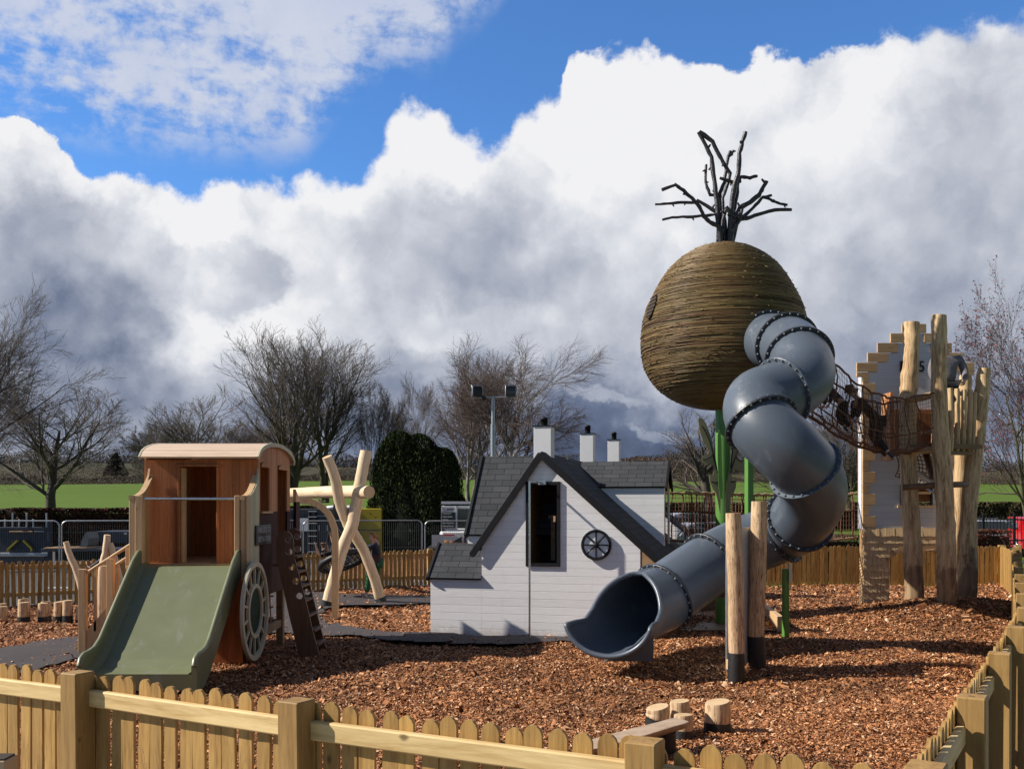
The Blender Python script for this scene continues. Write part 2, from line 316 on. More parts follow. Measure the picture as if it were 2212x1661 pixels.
# ---------------------------------------------------------------- mesh builder
ORG = {}
class MB:
    def __init__(s): s.v = []; s.f = []; s.mi = []; s.uv = []; s.sm = []; s.mats = []
    def mid(s, m):
        if m is None: m = s.mats[0] if s.mats else None
        if m not in s.mats: s.mats.append(m)
        return s.mats.index(m)
    def add(s, vs, fs, m=None, smooth=False, uvs=None):
        o = len(s.v); s.v += [tuple(p) for p in vs]; k = s.mid(m)
        for i, f in enumerate(fs):
            s.f.append(tuple(o+j for j in f)); s.mi.append(k); s.sm.append(smooth); s.uv.append(uvs[i] if uvs else None)
        return s
    def box(s, c, d, m=None, M=None, ch=0.):
        c = Vector(c); hx, hy, hz = (q/2 for q in d)
        if ch:
            bm = bmesh_box(d, ch); vs = [p for p in bm[0]]; fs = bm[1]
        else:
            vs = [Vector((x*hx, y*hy, z*hz)) for x in (-1, 1) for y in (-1, 1) for z in (-1, 1)]
            fs = [(0, 1, 3, 2), (4, 6, 7, 5), (0, 4, 5, 1), (2, 3, 7, 6), (0, 2, 6, 4), (1, 5, 7, 3)]
        if M is not None: vs = [M @ p for p in vs]
        return s.add([c+p for p in vs], fs, m)
    def beam(s, a, b, w, h, m=None, up=(0, 0, 1), ch=0., ext=0.):          # rectangular bar from a to b
        a, b = Vector(a), Vector(b); x = (b-a).normalized(); u = Vector(up)
        if abs(x.dot(u)) > .98: u = Vector((0, 1, 0))
        y = u.cross(x).normalized(); z = x.cross(y)
        return s.box((a+b)/2, ((b-a).length+2*ext, w, h), m, Matrix((x, y, z)).transposed(), ch)
    def tube(s, pts, r, m=None, n=10, cap=True, mcap=None, smooth=True, jit=0., rng=None):
        pts = [Vector(p) for p in pts]; K = len(pts); rr = [r]*K if isinstance(r, (int, float)) else list(r)
        T = [(pts[min(i+1, K-1)]-pts[max(i-1, 0)]).normalized() for i in range(K)]
        u = T[0].orthogonal().normalized(); vs = []; L = [0]
        for i in range(K):
            u = (u-T[i]*u.dot(T[i])).normalized(); v = T[i].cross(u)
            for j in range(n):
                a = 2*math.pi*j/n; q = rr[i]*(1+(rng.uniform(-jit, jit) if jit else 0))
                vs.append(pts[i]+(u*math.cos(a)+v*math.sin(a))*q)
            if i: L.append(L[-1]+(pts[i]-pts[i-1]).length)
        fs = []; uv = []
        for i in range(K-1):
            for j in range(n):
                k = (j+1) % n; fs.append((i*n+j, i*n+k, (i+1)*n+k, (i+1)*n+j))
                uv.append(((L[i], j/n), (L[i], (j+1)/n), (L[i+1], (j+1)/n), (L[i+1], j/n)))
        s.add(vs, fs, m, smooth, uv)
        if cap:
            s.add(vs[:n], [tuple(range(n-1, -1, -1))], mcap or m); s.add(vs[-n:], [tuple(range(n))], mcap or m)
        return s
    def prism(s, poly, O, U, V, W, th, m=None, mside=None):                # polygon in (U,V) from O, thickness th along W
        O, U, V, W = Vector(O), Vector(U), Vector(V), Vector(W); n = len(poly)
        a = [O+U*p+V*q for p, q in poly]; b = [p+W*th for p in a]
        s.add(a, [tuple(range(n))], m); s.add(b, [tuple(range(n-1, -1, -1))], m)
        s.add(a+b, [(i, i+n, (i+1) % n+n, (i+1) % n) for i in range(n)], mside or m); return s
    def lathe(s, prof, c, m=None, n=20, ax=(0, 0, 1), smooth=True):        # (r, h) profile
        z = Vector(ax).normalized(); x = z.orthogonal().normalized(); y = z.cross(x); c = Vector(c); vs = []
        for r, h in prof:
            for j in range(n):
                a = 2*math.pi*j/n; vs.append(c+z*h+(x*math.cos(a)+y*math.sin(a))*r)
        K = len(prof); fs = [(i*n+j, i*n+(j+1) % n, (i+1)*n+(j+1) % n, (i+1)*n+j) for i in range(K-1) for j in range(n)]
        return s.add(vs, fs, m, smooth)
    def ball(s, c, r, m=None, n=8, sc=(1, 1, 1)):
        c = Vector(c); vs = []; K = max(4, n//2)
        for i in range(K+1):
            th = math.pi*i/K
            for j in range(n):
                a = 2*math.pi*j/n; vs.append(c+Vector((math.sin(th)*math.cos(a)*sc[0], math.sin(th)*math.sin(a)*sc[1], math.cos(th)*sc[2]))*r)
        return s.add(vs, [(i*n+j, (i+1)*n+j, (i+1)*n+(j+1) % n, i*n+(j+1) % n) for i in range(K) for j in range(n)], m, True)
    def quad(s, p, m=None, uv=None, smooth=False): return s.add(p, [tuple(range(len(p)))], m, smooth, [uv] if uv else None)
    def torus(s, c, Rr, r, ax, m=None, n=32, k=8, a0=0, a1=2*math.pi):
        z = Vector(ax).normalized(); x = z.orthogonal().normalized(); y = z.cross(x); c = Vector(c)
        return s.tube([c+(x*math.cos(a)+y*math.sin(a))*Rr for a in np.linspace(a0, a1, n+1)], r, m, k, cap=False)
    def build(s, name, mat=None, parent=None, at=None):
        if mat is not None:
            mat = [mat] if isinstance(mat, str) else mat
        names = [q if q is not None else (mat[0] if mat else 'white_paint') for q in s.mats] or (mat or ['white_paint'])
        o0 = Vector(at) if at is not None else (ORG.get(parent.name, Vector()) if parent else Vector())
        me = bpy.data.meshes.new(name); me.from_pydata([tuple(Vector(p)-o0) for p in s.v], [], s.f)
        for q in names: me.materials.append(MATS[q])
        me.polygons.foreach_set('material_index', s.mi); me.polygons.foreach_set('use_smooth', s.sm)
        if any(q is not None for q in s.uv):
            ul = me.uv_layers.new(name='UVMap').data; i = 0; flat = []
            for f, q in zip(s.f, s.uv):
                for j in range(len(f)): flat += list(q[j]) if q else [0., 0.]
            ul.foreach_set('uv', flat)
        me.update(); o = bpy.data.objects.new(name, me); C.objects.link(o)
        if parent: o.parent = parent; ORG[o.name] = o0
        elif at is not None: o.location = o0; ORG[o.name] = o0
        return o
def bmesh_box(d, ch):
    import bmesh
    bm = bmesh.new(); bmesh.ops.create_cube(bm, size=1)
    for v in bm.verts: v.co = Vector((v.co.x*d[0], v.co.y*d[1], v.co.z*d[2]))
    bmesh.ops.bevel(bm, geom=bm.edges[:], offset=ch, segments=1, affect='EDGES')
    bm.verts.ensure_lookup_table(); r = ([v.co.copy() for v in bm.verts], [tuple(v.index for v in f.verts) for f in bm.faces]); bm.free(); return r
def np_obj(name, verts, quads, mat, parent=None, tint=None, smooth=False, at=None):
    me = bpy.data.meshes.new(name); V_ = np.asarray(verts, np.float32); Q = np.asarray(quads, np.int32); k = Q.shape[1]
    o0 = np.array(at if at is not None else (ORG.get(parent.name, Vector()) if parent else (0, 0, 0)), np.float32); V_ = V_-o0
    me.vertices.add(len(V_)); me.vertices.foreach_set('co', V_.ravel()); me.loops.add(Q.size); me.loops.foreach_set('vertex_index', Q.ravel())
    me.polygons.add(len(Q)); me.polygons.foreach_set('loop_start', np.arange(0, Q.size, k, dtype=np.int32))
    me.update(calc_edges=True)
    if smooth: me.polygons.foreach_set('use_smooth', np.ones(len(Q), bool))
    if tint is not None:
        a = me.color_attributes.new('tint', 'FLOAT_COLOR', 'POINT'); T = np.ones((len(V_), 4), np.float32); T[:, :3] = tint; a.data.foreach_set('color', T.ravel())
    me.materials.append(MATS[mat]); o = bpy.data.objects.new(name, me); C.objects.link(o)
    if parent: o.parent = parent; ORG[o.name] = Vector(o0.tolist())
    elif at is not None: o.location = Vector([float(q) for q in o0])
    return o
def tag(o, label, cat, group=None, kind=None):
    if label: o['label'] = label
    if cat: o['category'] = cat
    if group: o['group'] = group
    if kind: o['kind'] = kind
    return o
def thing(name, label, cat, loc=(0, 0, 0), group=None):
    o = bpy.data.objects.new(name, None); C.objects.link(o); o.location = loc; o.empty_display_size = .2
    ORG[o.name] = Vector(loc); return tag(o, label, cat, group)
def structure(o): o['kind'] = 'structure'; return o
def relink(o, parent=None):
    c = o.copy(); C.objects.link(c)
    if parent: c.parent = parent
    return c
def copy_tree(o, parent=None):
    c = relink(o, parent)
    for ch in [q for q in C.objects if q.parent == o]: copy_tree(ch, c)
    return c
def rough_log(mb, pts, rad, m='log_pale', mcap='log_end', n=14, seed=0, jit=.02, sub=5, wob=.006):
    rg = random.Random(seed); P0 = [Vector(p) for p in pts]; out = []; rr = []
    K = (len(P0)-1)*sub
    for i in range(K+1):
        s_ = i/sub; j = min(int(s_), len(P0)-2); f = s_-j
        a, b, c_, d = P0[max(j-1, 0)], P0[j], P0[j+1], P0[min(j+2, len(P0)-1)]
        q = .5*((2*b)+(c_-a)*f+(2*a-5*b+4*c_-d)*f*f+(3*b-a-3*c_+d)*f**3)
        w_ = 0 if i in (0, K) else wob
        out.append(q+Vector((rg.uniform(-w_, w_), rg.uniform(-w_, w_), 0))*.6)
        r = rad[j]*(1-f)+rad[j+1]*f; rr.append(r*(1+rg.uniform(-jit, jit)))
    rr[0] *= .97; rr[-1] *= .97
    mb.tube(out, rr, m, n, True, mcap, True, jit*.5, rg); return out, rr
def text_part(name, s, size, O, U, V, mat, parent, depth=.003, shear=0., bold=0.):
    cu = bpy.data.curves.new(name, 'FONT'); cu.body = s; cu.size = 1; cu.extrude = depth/2; cu.align_x = 'LEFT'; cu.shear = shear; cu.offset = bold
    to = bpy.data.objects.new(name, cu); C.objects.link(to); dg = bpy.context.evaluated_depsgraph_get()
    me = bpy.data.meshes.new_from_object(to.evaluated_get(dg)); bpy.data.objects.remove(to)
    xs = [v.co.x for v in me.vertices]; x0, x1 = min(xs), max(xs); sx = size[0]/(x1-x0); sy = size[1]/.72
    O, U, V = Vector(O), Vector(U).normalized(), Vector(V).normalized(); W = U.cross(V); o0 = ORG.get(parent.name, Vector())
    for v in me.vertices: v.co = O+U*((v.co.x-x0)*sx)+V*(v.co.y*sy)+W*(v.co.z)-o0
    me.materials.clear(); me.materials.append(MATS[mat]); o = bpy.data.objects.new(name, me); C.objects.link(o); o.parent = parent; return o
# ---------------------------------------------------------------- ground
RG = np.random.default_rng(7)
def vnoise(x, y, seed, sc):
    r = np.random.default_rng(seed); T = r.random((64, 64)); x = np.asarray(x)*sc; y = np.asarray(y)*sc
    xi = np.floor(x).astype(int); yi = np.floor(y).astype(int); fx = x-xi; fy = y-yi; fx = fx*fx*(3-2*fx); fy = fy*fy*(3-2*fy)
    a = T[xi % 64, yi % 64]; b = T[(xi+1) % 64, yi % 64]; c = T[xi % 64, (yi+1) % 64]; d = T[(xi+1) % 64, (yi+1) % 64]
    return (a*(1-fx)+b*fx)*(1-fy)+(c*(1-fx)+d*fx)*fy
def land(X, Y):
    X, Y = np.asarray(X, float), np.asarray(Y, float)
    z = np.interp(Y, [-50, 31, 38, 50, 150, 220, 330, 600, 900, 1500], [0, 0, .35, 1.2, 5.4, 7.5, 13, 24, 30, 20])
    far = np.clip((Y-45)/200, 0, 1)
    z = z+far*(vnoise(X, Y, 3, .012)-.5)*7+np.clip((Y-250)/300, 0, 1)*(vnoise(X, Y, 5, .005)-.45)*16
    z = z-np.clip((Y-60)/60, 0, 1)*np.clip(X/100, 0, .8)*1.2
    return z
def mound(X, Y):                                     # the bark is heaped and dished between the play pieces
    X, Y = np.asarray(X, float), np.asarray(Y, float)
    z = (vnoise(X+50, Y, 11, .55)-.5)*.10+(vnoise(X+50, Y, 12, 2.1)-.5)*.055
    for cx_, cy_, rx_, ry_, h in [(8.2, 19.4, 3.2, 1.6, .32), (10.2, 20.2, 2.6, 1.8, .22), (3.4, 16.0, 2.0, .9, .10), (5.6, 12.0, 2.6, 1.0, -.05), (-.2, 14.2, 2.4, .8, .06)]:
        z = z+h*np.exp(-(((X-cx_)/rx_)**2+((Y-cy_)/ry_)**2)*1.2)
    return z
FENCE_R = [(1.585, 3.84), (2.409, 5.2), (3.298, 6.69), (4.162, 8.14), (5.045, 9.66), (5.805, 11.15), (6.585, 12.68), (7.365, 14.2), (8.145, 15.73), (8.925, 17.25), (9.705, 18.78), (10.485, 20.3), (11.265, 21.83), (12.045, 23.35), (12.895, 24.85)]
BACK_R = [(12.895, 24.85), (14.2, 28.2)]; BACK = [(14.2, 28.2), (6.2, 28.4), (0, 29.2)]; BACK_L = [(0, 29.2), (-2.4, 28.6), (-6.6, 26.2), (-11.9, 22.6), (-16, 19.6)]
def sheet(name, xs, ys, zf, mat, mask=None):
    X, Y = np.meshgrid(xs, ys); V_ = np.stack([X, Y, zf(X, Y)], -1).reshape(-1, 3); nx = len(xs)
    I, J = np.meshgrid(np.arange(nx-1), np.arange(len(ys)-1)); a = (J*nx+I).ravel(); Q = np.stack([a, a+1, a+1+nx, a+nx], -1)
    if mask is not None:
        cx_ = V_[Q].mean(1); Q = Q[mask(cx_[:, 0], cx_[:, 1])]
    return np_obj(name, V_, Q, mat, smooth=True)
def inpoly(X, Y, poly):
    X, Y = np.asarray(X), np.asarray(Y); c = np.zeros(X.shape, bool); n = len(poly)
    for i in range(n):
        x1, y1 = poly[i][:2]; x2, y2 = poly[(i+1) % n][:2]
        k = ((y1 > Y) != (y2 > Y)) & (X < (x2-x1)*(Y-y1)/((y2-y1) if y2 != y1 else 1e-9)+x1); c ^= k
    return c
# far terrain material: pasture near, then hedged fields turning brown and dark woods
m, t, b = newmat('terrain'); ob = t.node('ShaderNodeTexCoord').outputs['Object']; ox, oy, oz = t.sep(ob)
n1 = t.noise(ob, .08, 4, .6); n2 = t.noise(ob, .9, 6, .7); n3 = t.noise(ob, 9, 5, .7)
grass = t.mix(n1, (.055, .105, .010), (.090, .150, .015)); grass = t.mix(t.m('MULTIPLY', n3, .5), grass, (.12, .17, .045)); grass = t.mix(t.m('MULTIPLY', t.smooth(n2, .58, .72), .55), grass, (.10, .09, .035))
vo = t.node('ShaderNodeTexVoronoi'); mp = t.node('ShaderNodeMapping'); mp.inputs['Scale'].default_value = (.009, .014, 1); t.put(mp.inputs[0], t.comb(ox, oy, 0.)); t.put(vo.inputs['Vector'], mp.outputs[0]); vo.inputs['Scale'].default_value = 1
fields = t.ramp(t.sep(vo.outputs['Color'])[0], [(0, (.055, .075, .028)), (.3, (.11, .085, .05)), (.55, (.07, .11, .03)), (.8, (.15, .12, .07)), (1, (.05, .06, .03))])
fields = t.mix(n1, fields, (.07, .065, .04))
far = t.smooth(t.m('ADD', oy, t.m('MULTIPLY', t.m('SUBTRACT', n1, .5), 20.)), 148, 152)
col = t.mix(far, grass, fields); col = t.mix(t.m('MULTIPLY', t.smooth(oy, 180, 380), .7), col, (.040, .038, .026))
t.put(b.inputs['Base Color'], col); b.inputs['Roughness'].default_value = .95; b.inputs['Specular IOR Level'].default_value = .1
q = t.node('ShaderNodeBump'); q.inputs['Strength'].default_value = .4; q.inputs['Distance'].default_value = .1; t.put(q.inputs['Height'], n3); t.put(b.inputs['Normal'], q.outputs[0])
xs = np.concatenate([-np.geomspace(1500, 20, 40), np.linspace(-18, 18, 19), np.geomspace(20, 1500, 40)]); ys = np.concatenate([[-60, -20, 0, 10, 20, 28, 31], np.linspace(33, 60, 14), np.linspace(65, 300, 60), np.geomspace(310, 2500, 40)])
structure(sheet('field', xs, ys, lambda X, Y: land(X, Y)-.06, 'terrain'))
# bark mulch sheet
m, t, b = newmat('mulch'); ob = t.node('ShaderNodeTexCoord').outputs['Object']
wob = t.v('ADD', ob, t.v('SCALE', t.noise(ob, 14, 3, .5, 0, True), .03))
vo = t.node('ShaderNodeTexVoronoi'); t.put(vo.inputs['Vector'], t.v('MULTIPLY', wob, (1, 1.5, 1))); vo.inputs['Scale'].default_value = 30
vo2 = t.node('ShaderNodeTexVoronoi'); t.put(vo2.inputs['Vector'], t.v('MULTIPLY', wob, (1.6, 1, 1))); vo2.inputs['Scale'].default_value = 42
cr = t.sep(vo.outputs['Color'])[0]; cg = t.sep(vo2.outputs['Color'])[1]
col = t.ramp(cr, [(0, (.05, .018, .008)), (.4, (.155, .062, .026)), (.7, (.27, .12, .052)), (.9, (.40, .21, .11)), (1, (.52, .32, .19))])
col = t.mix(t.m('MULTIPLY', cg, .45), col, (.07, .028, .014)); col = t.mix(1., col, t.ramp(t.noise(ob, .7, 4, .6), [(.3, (.82, .80, .78)), (.7, (1.12, 1.1, 1.08))]), 'MULTIPLY')
t.put(b.inputs['Base Color'], col); b.inputs['Roughness'].default_value = .85; b.inputs['Specular IOR Level'].default_value = .2
q = t.node('ShaderNodeBump'); q.inputs['Strength'].default_value = 1.; q.inputs['Distance'].default_value = .03
t.put(q.inputs['Height'], t.m('ADD', t.m('SUBTRACT', 1., vo.outputs['Distance']), t.m('MULTIPLY', cg, .6))); t.put(b.inputs['Normal'], q.outputs[0])
PLAY = [(-30, 21)]+FENCE_R+BACK_R[1:]+BACK[1:]+BACK_L[1:]+[(-30, 10)]
PLAY = FENCE_R+[(14.2, 28.2), (6.2, 28.4), (0, 29.2), (-2.4, 28.6), (-6.6, 26.2), (-11.9, 22.6), (-16, 19.6), (-16, 12.6)]
gx = np.arange(-17, 15.01, .12); gy = np.arange(3.4, 29.6, .12)
structure(sheet('ground', gx, gy, lambda X, Y: mound(X, Y), 'mulch', lambda x, y: inpoly(x, y, PLAY)))
# dark rubber-crumb path, laid as a sheet a little proud of the bark
m, t, b = newmat('crumb'); ob = t.node('ShaderNodeTexCoord').outputs['Object']; n = t.noise(ob, 90, 3, .7)
vo = t.node('ShaderNodeTexVoronoi'); t.put(vo.inputs['Vector'], ob); vo.inputs['Scale'].default_value = 9; cs = t.smooth(vo.outputs['Distance'], .13, .07)
col = t.mix(n, (.022, .018, .019), (.070, .058, .060)); col = t.mix(t.m('MULTIPLY', cs, .6), col, (.26, .15, .09))
t.put(b.inputs['Base Color'], col); b.inputs['Roughness'].default_value = .9
q = t.node('ShaderNodeBump'); q.inputs['Strength'].default_value = .7; q.inputs['Distance'].default_value = .01; t.put(q.inputs['Height'], n); t.put(b.inputs['Normal'], q.outputs[0])
def gp(*p): return [tuple(G(x, y)[:2]) for x, y in p]
PATHS = [gp((-90, 1424), (0, 1406), (90, 1392), (178, 1380), (260, 1372), (420, 1340), (500, 1300), (560, 1282), (640, 1282), (760, 1286), (860, 1288), (932, 1292), (975, 1296), (975, 1302), (932, 1305), (850, 1309), (760, 1313), (705, 1318), (690, 1326), (700, 1342), (735, 1356), (800, 1366), (930, 1372), (1080, 1375), (1240, 1378), (1300, 1382), (1240, 1394), (1080, 1397), (930, 1392), (820, 1385), (720, 1378), (640, 1374), (560, 1374), (420, 1382), (300, 1400), (200, 1418), (120, 1442), (-20, 1475), (-120, 1490)),]
PATHS[0] = [(x*.97 if i in (13,) else x, y) for i, (x, y) in enumerate(PATHS[0])]
def onpath(x, y, gr=0.):
    w_ = (vnoise(np.asarray(x)+90, np.asarray(y), 21, 1.4)-.5)*.5; w2 = (vnoise(np.asarray(x)+90, np.asarray(y), 22, 6)-.5)*.16
    c = np.zeros(np.shape(x), bool)
    for p in PATHS: c |= inpoly(x+w2, y+w_+w2, p)
    return c
px_, py_ = np.arange(-13, 6, .07), np.arange(12, 27, .07)
structure(sheet('path', px_, py_, lambda X, Y: np.maximum(mound(X, Y), 0)*.5+.05, 'crumb', onpath))
# stone paving outside the fence
m, t, b = newmat('paving'); ob = t.node('ShaderNodeTexCoord').outputs['Object']
br = t.node('ShaderNodeTexBrick'); t.put(br.inputs['Vector'], ob); br.inputs['Scale'].default_value = 1; br.inputs['Brick Width'].default_value = .22; br.inputs['Row Height'].default_value = .11; br.inputs['Mortar Size'].default_value = .006
t.put(br.inputs['Color1'], (.30, .29, .30)); t.put(br.inputs['Color2'], (.42, .41, .42)); t.put(br.inputs['Mortar'], (.08, .08, .08)); t.put(b.inputs['Base Color'], br.outputs[0]); b.inputs['Roughness'].default_value = .85
mb = MB(); mb.quad([(-14, .5, -.02), (3.0, .5, -.02), (24, 25, -.02), (24, 40, -.02), (14.6, 30, -.02), (13.2, 24.9, -.02), (1.7, 3.8, -.02), (-14, 11.5, -.02)]); structure(mb.build('pavement', 'paving'))
# loose chips
def chips(n, y0, y1, size, seed):
    r = np.random.default_rng(seed); Y = np.sqrt(r.random(n)*(y1**2-y0**2)+y0**2); X = (r.random(n)*2-1)*Y*.56
    k = inpoly(X, Y, PLAY) & (~onpath(X, Y) | (r.random(n) < .035)); X, Y = X[k], Y[k]; n = len(X)
    Z = mound(X, Y)+r.random(n)*.022+.004; Z = np.where(onpath(X, Y), .058, Z)
    L_ = size*r.lognormal(0, .42, n); W_ = L_*r.uniform(.25, .6, n); a = r.random(n)*6.283; tl = r.normal(0, .42, n); rl = r.normal(0, .5, n)
    ux = np.stack([np.cos(a)*np.cos(tl), np.sin(a)*np.cos(tl), np.sin(tl)], -1); vx = np.stack([-np.sin(a)*np.cos(rl), np.cos(a)*np.cos(rl), np.sin(rl)], -1)
    c = np.stack([X, Y, Z], -1)[:, None]; U = (ux*L_[:, None]/2)[:, None]; W = (vx*W_[:, None]/2)[:, None]; up = np.array([0, 0, 1.])*(W_[:, None]*.35)[:, None]
    s = lambda: r.uniform(.6, 1.15, (n, 1, 1))
    V_ = np.concatenate([c-U*s()-W, c+U*s()-W*s(), c+U*s()+W, c-U*s()+W*s(), c-U*.8+up, c+U*.8+up], 1).reshape(-1, 3)
    i = np.arange(n)[:, None]*6; Q = np.concatenate([i+np.array([0, 1, 5, 4]), i+np.array([4, 5, 2, 3])], 1).reshape(-1, 4)
    pal = np.array([(.07, .025, .010), (.165, .060, .021), (.265, .105, .040), (.36, .158, .064), (.46, .225, .10), (.55, .33, .185), (.68, .47, .31)]); pr_ = [.10, .22, .27, .21, .12, .06, .02]
    T = pal[r.choice(7, n, p=pr_)]*r.uniform(.95, 1.36, (n, 1)); dm = vnoise(X+60, Y, 77, .9)*.6+vnoise(X+60, Y, 78, 2.7)*.4; T = T*np.interp(dm, [.25, .45, .75], [.72, 1.0, 1.12])[:, None]; return V_, Q, np.repeat(T, 6, 0)
A = [chips(190000, 5.5, 12, .027, 1), chips(180000, 11, 20, .035, 2), chips(80000, 18, 29, .054, 3)]
vs, qs, ts, o_ = [], [], [], 0
for a_, b_, c_ in A: vs.append(a_); qs.append(b_+o_); ts.append(c_); o_ += len(a_)
o = np_obj('wood_chips', np.concatenate(vs), np.concatenate(qs), 'chips', tint=np.concatenate(ts)); o['kind'] = 'stuff'; tag(o, 'loose red-brown bark chips covering the play area', 'bark chips')
def gz(x, y): return float(mound(x, y))
# ---------------------------------------------------------------- picket fences
def picket_mesh(h, w=.094, th=.019, point=False):
    mb = MB(); pr = [(-w/2, 0), (w/2, 0), (w/2, h-w*.55)]+[(math.cos(a)*w/2, h-w*.55+math.sin(a)*w*.55) for a in np.linspace(.25, math.pi-.25, 7)]+[(-w/2, h-w*.55)]
    mb.prism(pr, (0, -th/2, 0), (1, 0, 0), (0, 0, 1), (0, 1, 0), th); o = mb.build('picket', 'picket_wood'); me = o.data; bpy.data.objects.remove(o); return me
def post_mesh(h, w):
    mb = MB(); mb.box((0, 0, h/2), (w, w, h), None, None, .006); o = mb.build('post', 'post_wood'); me = o.data; bpy.data.objects.remove(o); return me
def picket_fence(label, line, h, inner, pitch=.118, ph=None, pw=.14, group=None, rng=None, rail='rail_wood_x', z0=None, posts=True, pk=.094, railh=.10):
    """pickets stand on the side 'inner' (+1 = left of the walking direction) of the rails, posts on the other"""
    rng = rng or random.Random(3); root = thing('picket_fence', label, 'fence', (line[0][0], line[0][1], 0), group); org = ORG[root.name]
    pm = picket_mesh(h, pk); pom = post_mesh(ph or h+.02, pw); s_ = 0.
    def put(me, nm, x, y, rz, dz=0., tilt=0.):
        o = bpy.data.objects.new(nm, me); C.objects.link(o); o.parent = root; o.location = Vector((x, y, dz))-org; o.rotation_euler = (tilt, rng.gauss(0, .010), rz+rng.gauss(0, .02)); return o
    carry = pitch/2
    for i in range(len(line)-1):
        a, b = Vector((*line[i], 0)), Vector((*line[i+1], 0)); d = (b-a); L_ = d.length; d.normalize(); nrm = Vector((-d.y, d.x, 0))*inner; rz = math.atan2(d.y, d.x)
        s = carry
        while s < L_:
            p = a+d*s+nrm*.0355; put(pm, 'picket', p.x, p.y, rz, rng.uniform(-.017, .017)+(z0 or 0), 0); s += pitch
        carry = s-L_
        for z in (h*.24, h-.135):
            mb = MB(); mb.box((L_/2, 0, 0), (L_-.002, .048, railh), None, None, .008); o = mb.build('rail', rail, None); o.parent = root
            p = a; o.location = Vector((p.x, p.y, z+(z0 or 0)))-org; o.rotation_euler = (0, 0, rz)
    if posts:
        for i, q in enumerate(line):
            a = Vector((*line[max(i-1, 0)], 0)); b = Vector((*line[min(i+1, len(line)-1)], 0)); d = (b-a).normalized(); nrm = Vector((-d.y, d.x, 0))*inner
            p = Vector((*q, 0))-nrm*(pw/2-.020); put(pom, 'post', p.x, p.y, math.atan2(d.y, d.x), 0)
    return root
FRONT = [(-8.7, 9.2), (-7.15, 8.35), (-5.65, 7.50), (-4.13, 6.72), (-2.604, 5.95), (-1.083, 5.10), (.604, 4.24), (1.585, 3.73)]
picket_fence('pale timber picket fence with round-topped slats and a broad rail across the foreground', FRONT, 1.31, 1, ph=1.335, rng=random.Random(1))
picket_fence('timber picket fence running away along the right edge of the bark area', FENCE_R, 1.27, 1, ph=1.335, rng=random.Random(2), pitch=.122)
picket_fence('short return of picket fence in the far right corner of the bark area', BACK_R, 1.15, 1, rng=random.Random(3))
picket_fence('golden picket fence at the back, seen behind the tube slide and the stone-edged tower', [(14.2, 28.2), (6.2, 28.4), (2.6, 28.8)], 1.16, 1, rng=random.Random(4), pitch=.128, pk=.112)
picket_fence('shaded picket fence at the back, between the timber wagon and the white cottage', [(2.5, 28.8), (0, 29.2), (-2.4, 28.6), (-6.6, 26.2)], 1.03, 1, rng=random.Random(5), pitch=.135)
picket_fence('shaded picket fence at the back left, behind the row of log stumps', [(-6.7, 26.14), (-11.9, 22.6), (-16, 19.6)], 1.02, 1, rng=random.Random(6), pitch=.135)
# ---------------------------------------------------------------- the timber wagon with slide
def reg(x0, y0, k):                                   # enlargement of the survey picture -> place
    return lambda x, y, Y: P((x0+x*k)/1.15732, (y0+y*k)/1.15732, Y)
def cut(o, cutters):
    import bmesh
    co_ = cutters.build('cutter', o.data.materials[0].name)
    for q in (co_.data, o.data):
        bm = bmesh.new(); bm.from_mesh(q); bmesh.ops.remove_doubles(bm, verts=bm.verts, dist=1e-5); bmesh.ops.recalc_face_normals(bm, faces=bm.faces); bm.to_mesh(q); bm.free()
    bpy.context.view_layer.update()
    md = o.modifiers.new('b', 'BOOLEAN'); md.operation = 'DIFFERENCE'; md.object = co_; md.solver = 'EXACT'
    dg = bpy.context.evaluated_depsgraph_get(); me = bpy.data.meshes.new_from_object(o.evaluated_get(dg)); o.modifiers.clear(); o.data = me; bpy.data.objects.remove(co_)
W = thing('play_wagon', 'orange timber play wagon with a curved roof, sage green slide and spoked wheel', 'play wagon', (-4.75, 15.4, 0))
XS, XL, YF, YB, ZF, ZE = -3.86, -5.60, 14.8, 16.9, 1.46, 3.05
mb = MB()
for x0, x1, z0, z1 in [(XL+.03, -5.05, ZF, ZE-.02), (-4.49, XS-.03, ZF, ZE-.02), (-5.05, -4.49, 2.935, ZE-.02)]:
    mb.box(((x0+x1)/2, YF+.015, (z0+z1)/2), (x1-x0, .03, z1-z0))
mb.build('front_wall', 'larch_v', W)
mb = MB()
for x in (-5.065, -4.475): mb.box((x, YF-.012, (ZF+2.92)/2), (.035, .05, 2.92-ZF), None, None, .004)
mb.box((-4.77, YF-.014, 2.945), (.70, .056, .028), None, None, .004); mb.box((-5.03, YF+.10, 2.19), (.03, .16, 1.44), 'larch_pale')
mb.build('door_frame', 'larch_v', W)
mb = MB()
def sidepieces(m_hi, m_lo, x, t_=.03):
    for y0, y1, z0, z1, mm in [(YF, YB, .93, 1.46, m_lo), (YF, 16.0, 1.46, 2.24, m_lo), (16.7, YB, 1.46, 2.24, m_lo), (YF, 14.90, 2.24, 3.0, m_hi), (15.48, 16.0, 2.24, 3.0, m_hi), (16.7, YB, 2.24, 3.0, m_hi), (YF, YB, 3.0, ZE, m_hi)]:
        mb.box((x, (y0+y1)/2, (z0+z1)/2), (t_, y1-y0, z1-z0), mm)
sidepieces('larch_side', 'plum_side', XS-.015)
arc = [(14.62+.0, 3.05)]+[(YF+(YB-YF)*.5+(YB-YF+.3)*.5*math.cos(a), 3.05+.26*math.sin(a)) for a in np.linspace(math.pi, 0, 17)][1:-1]+[(17.0, 3.05)]
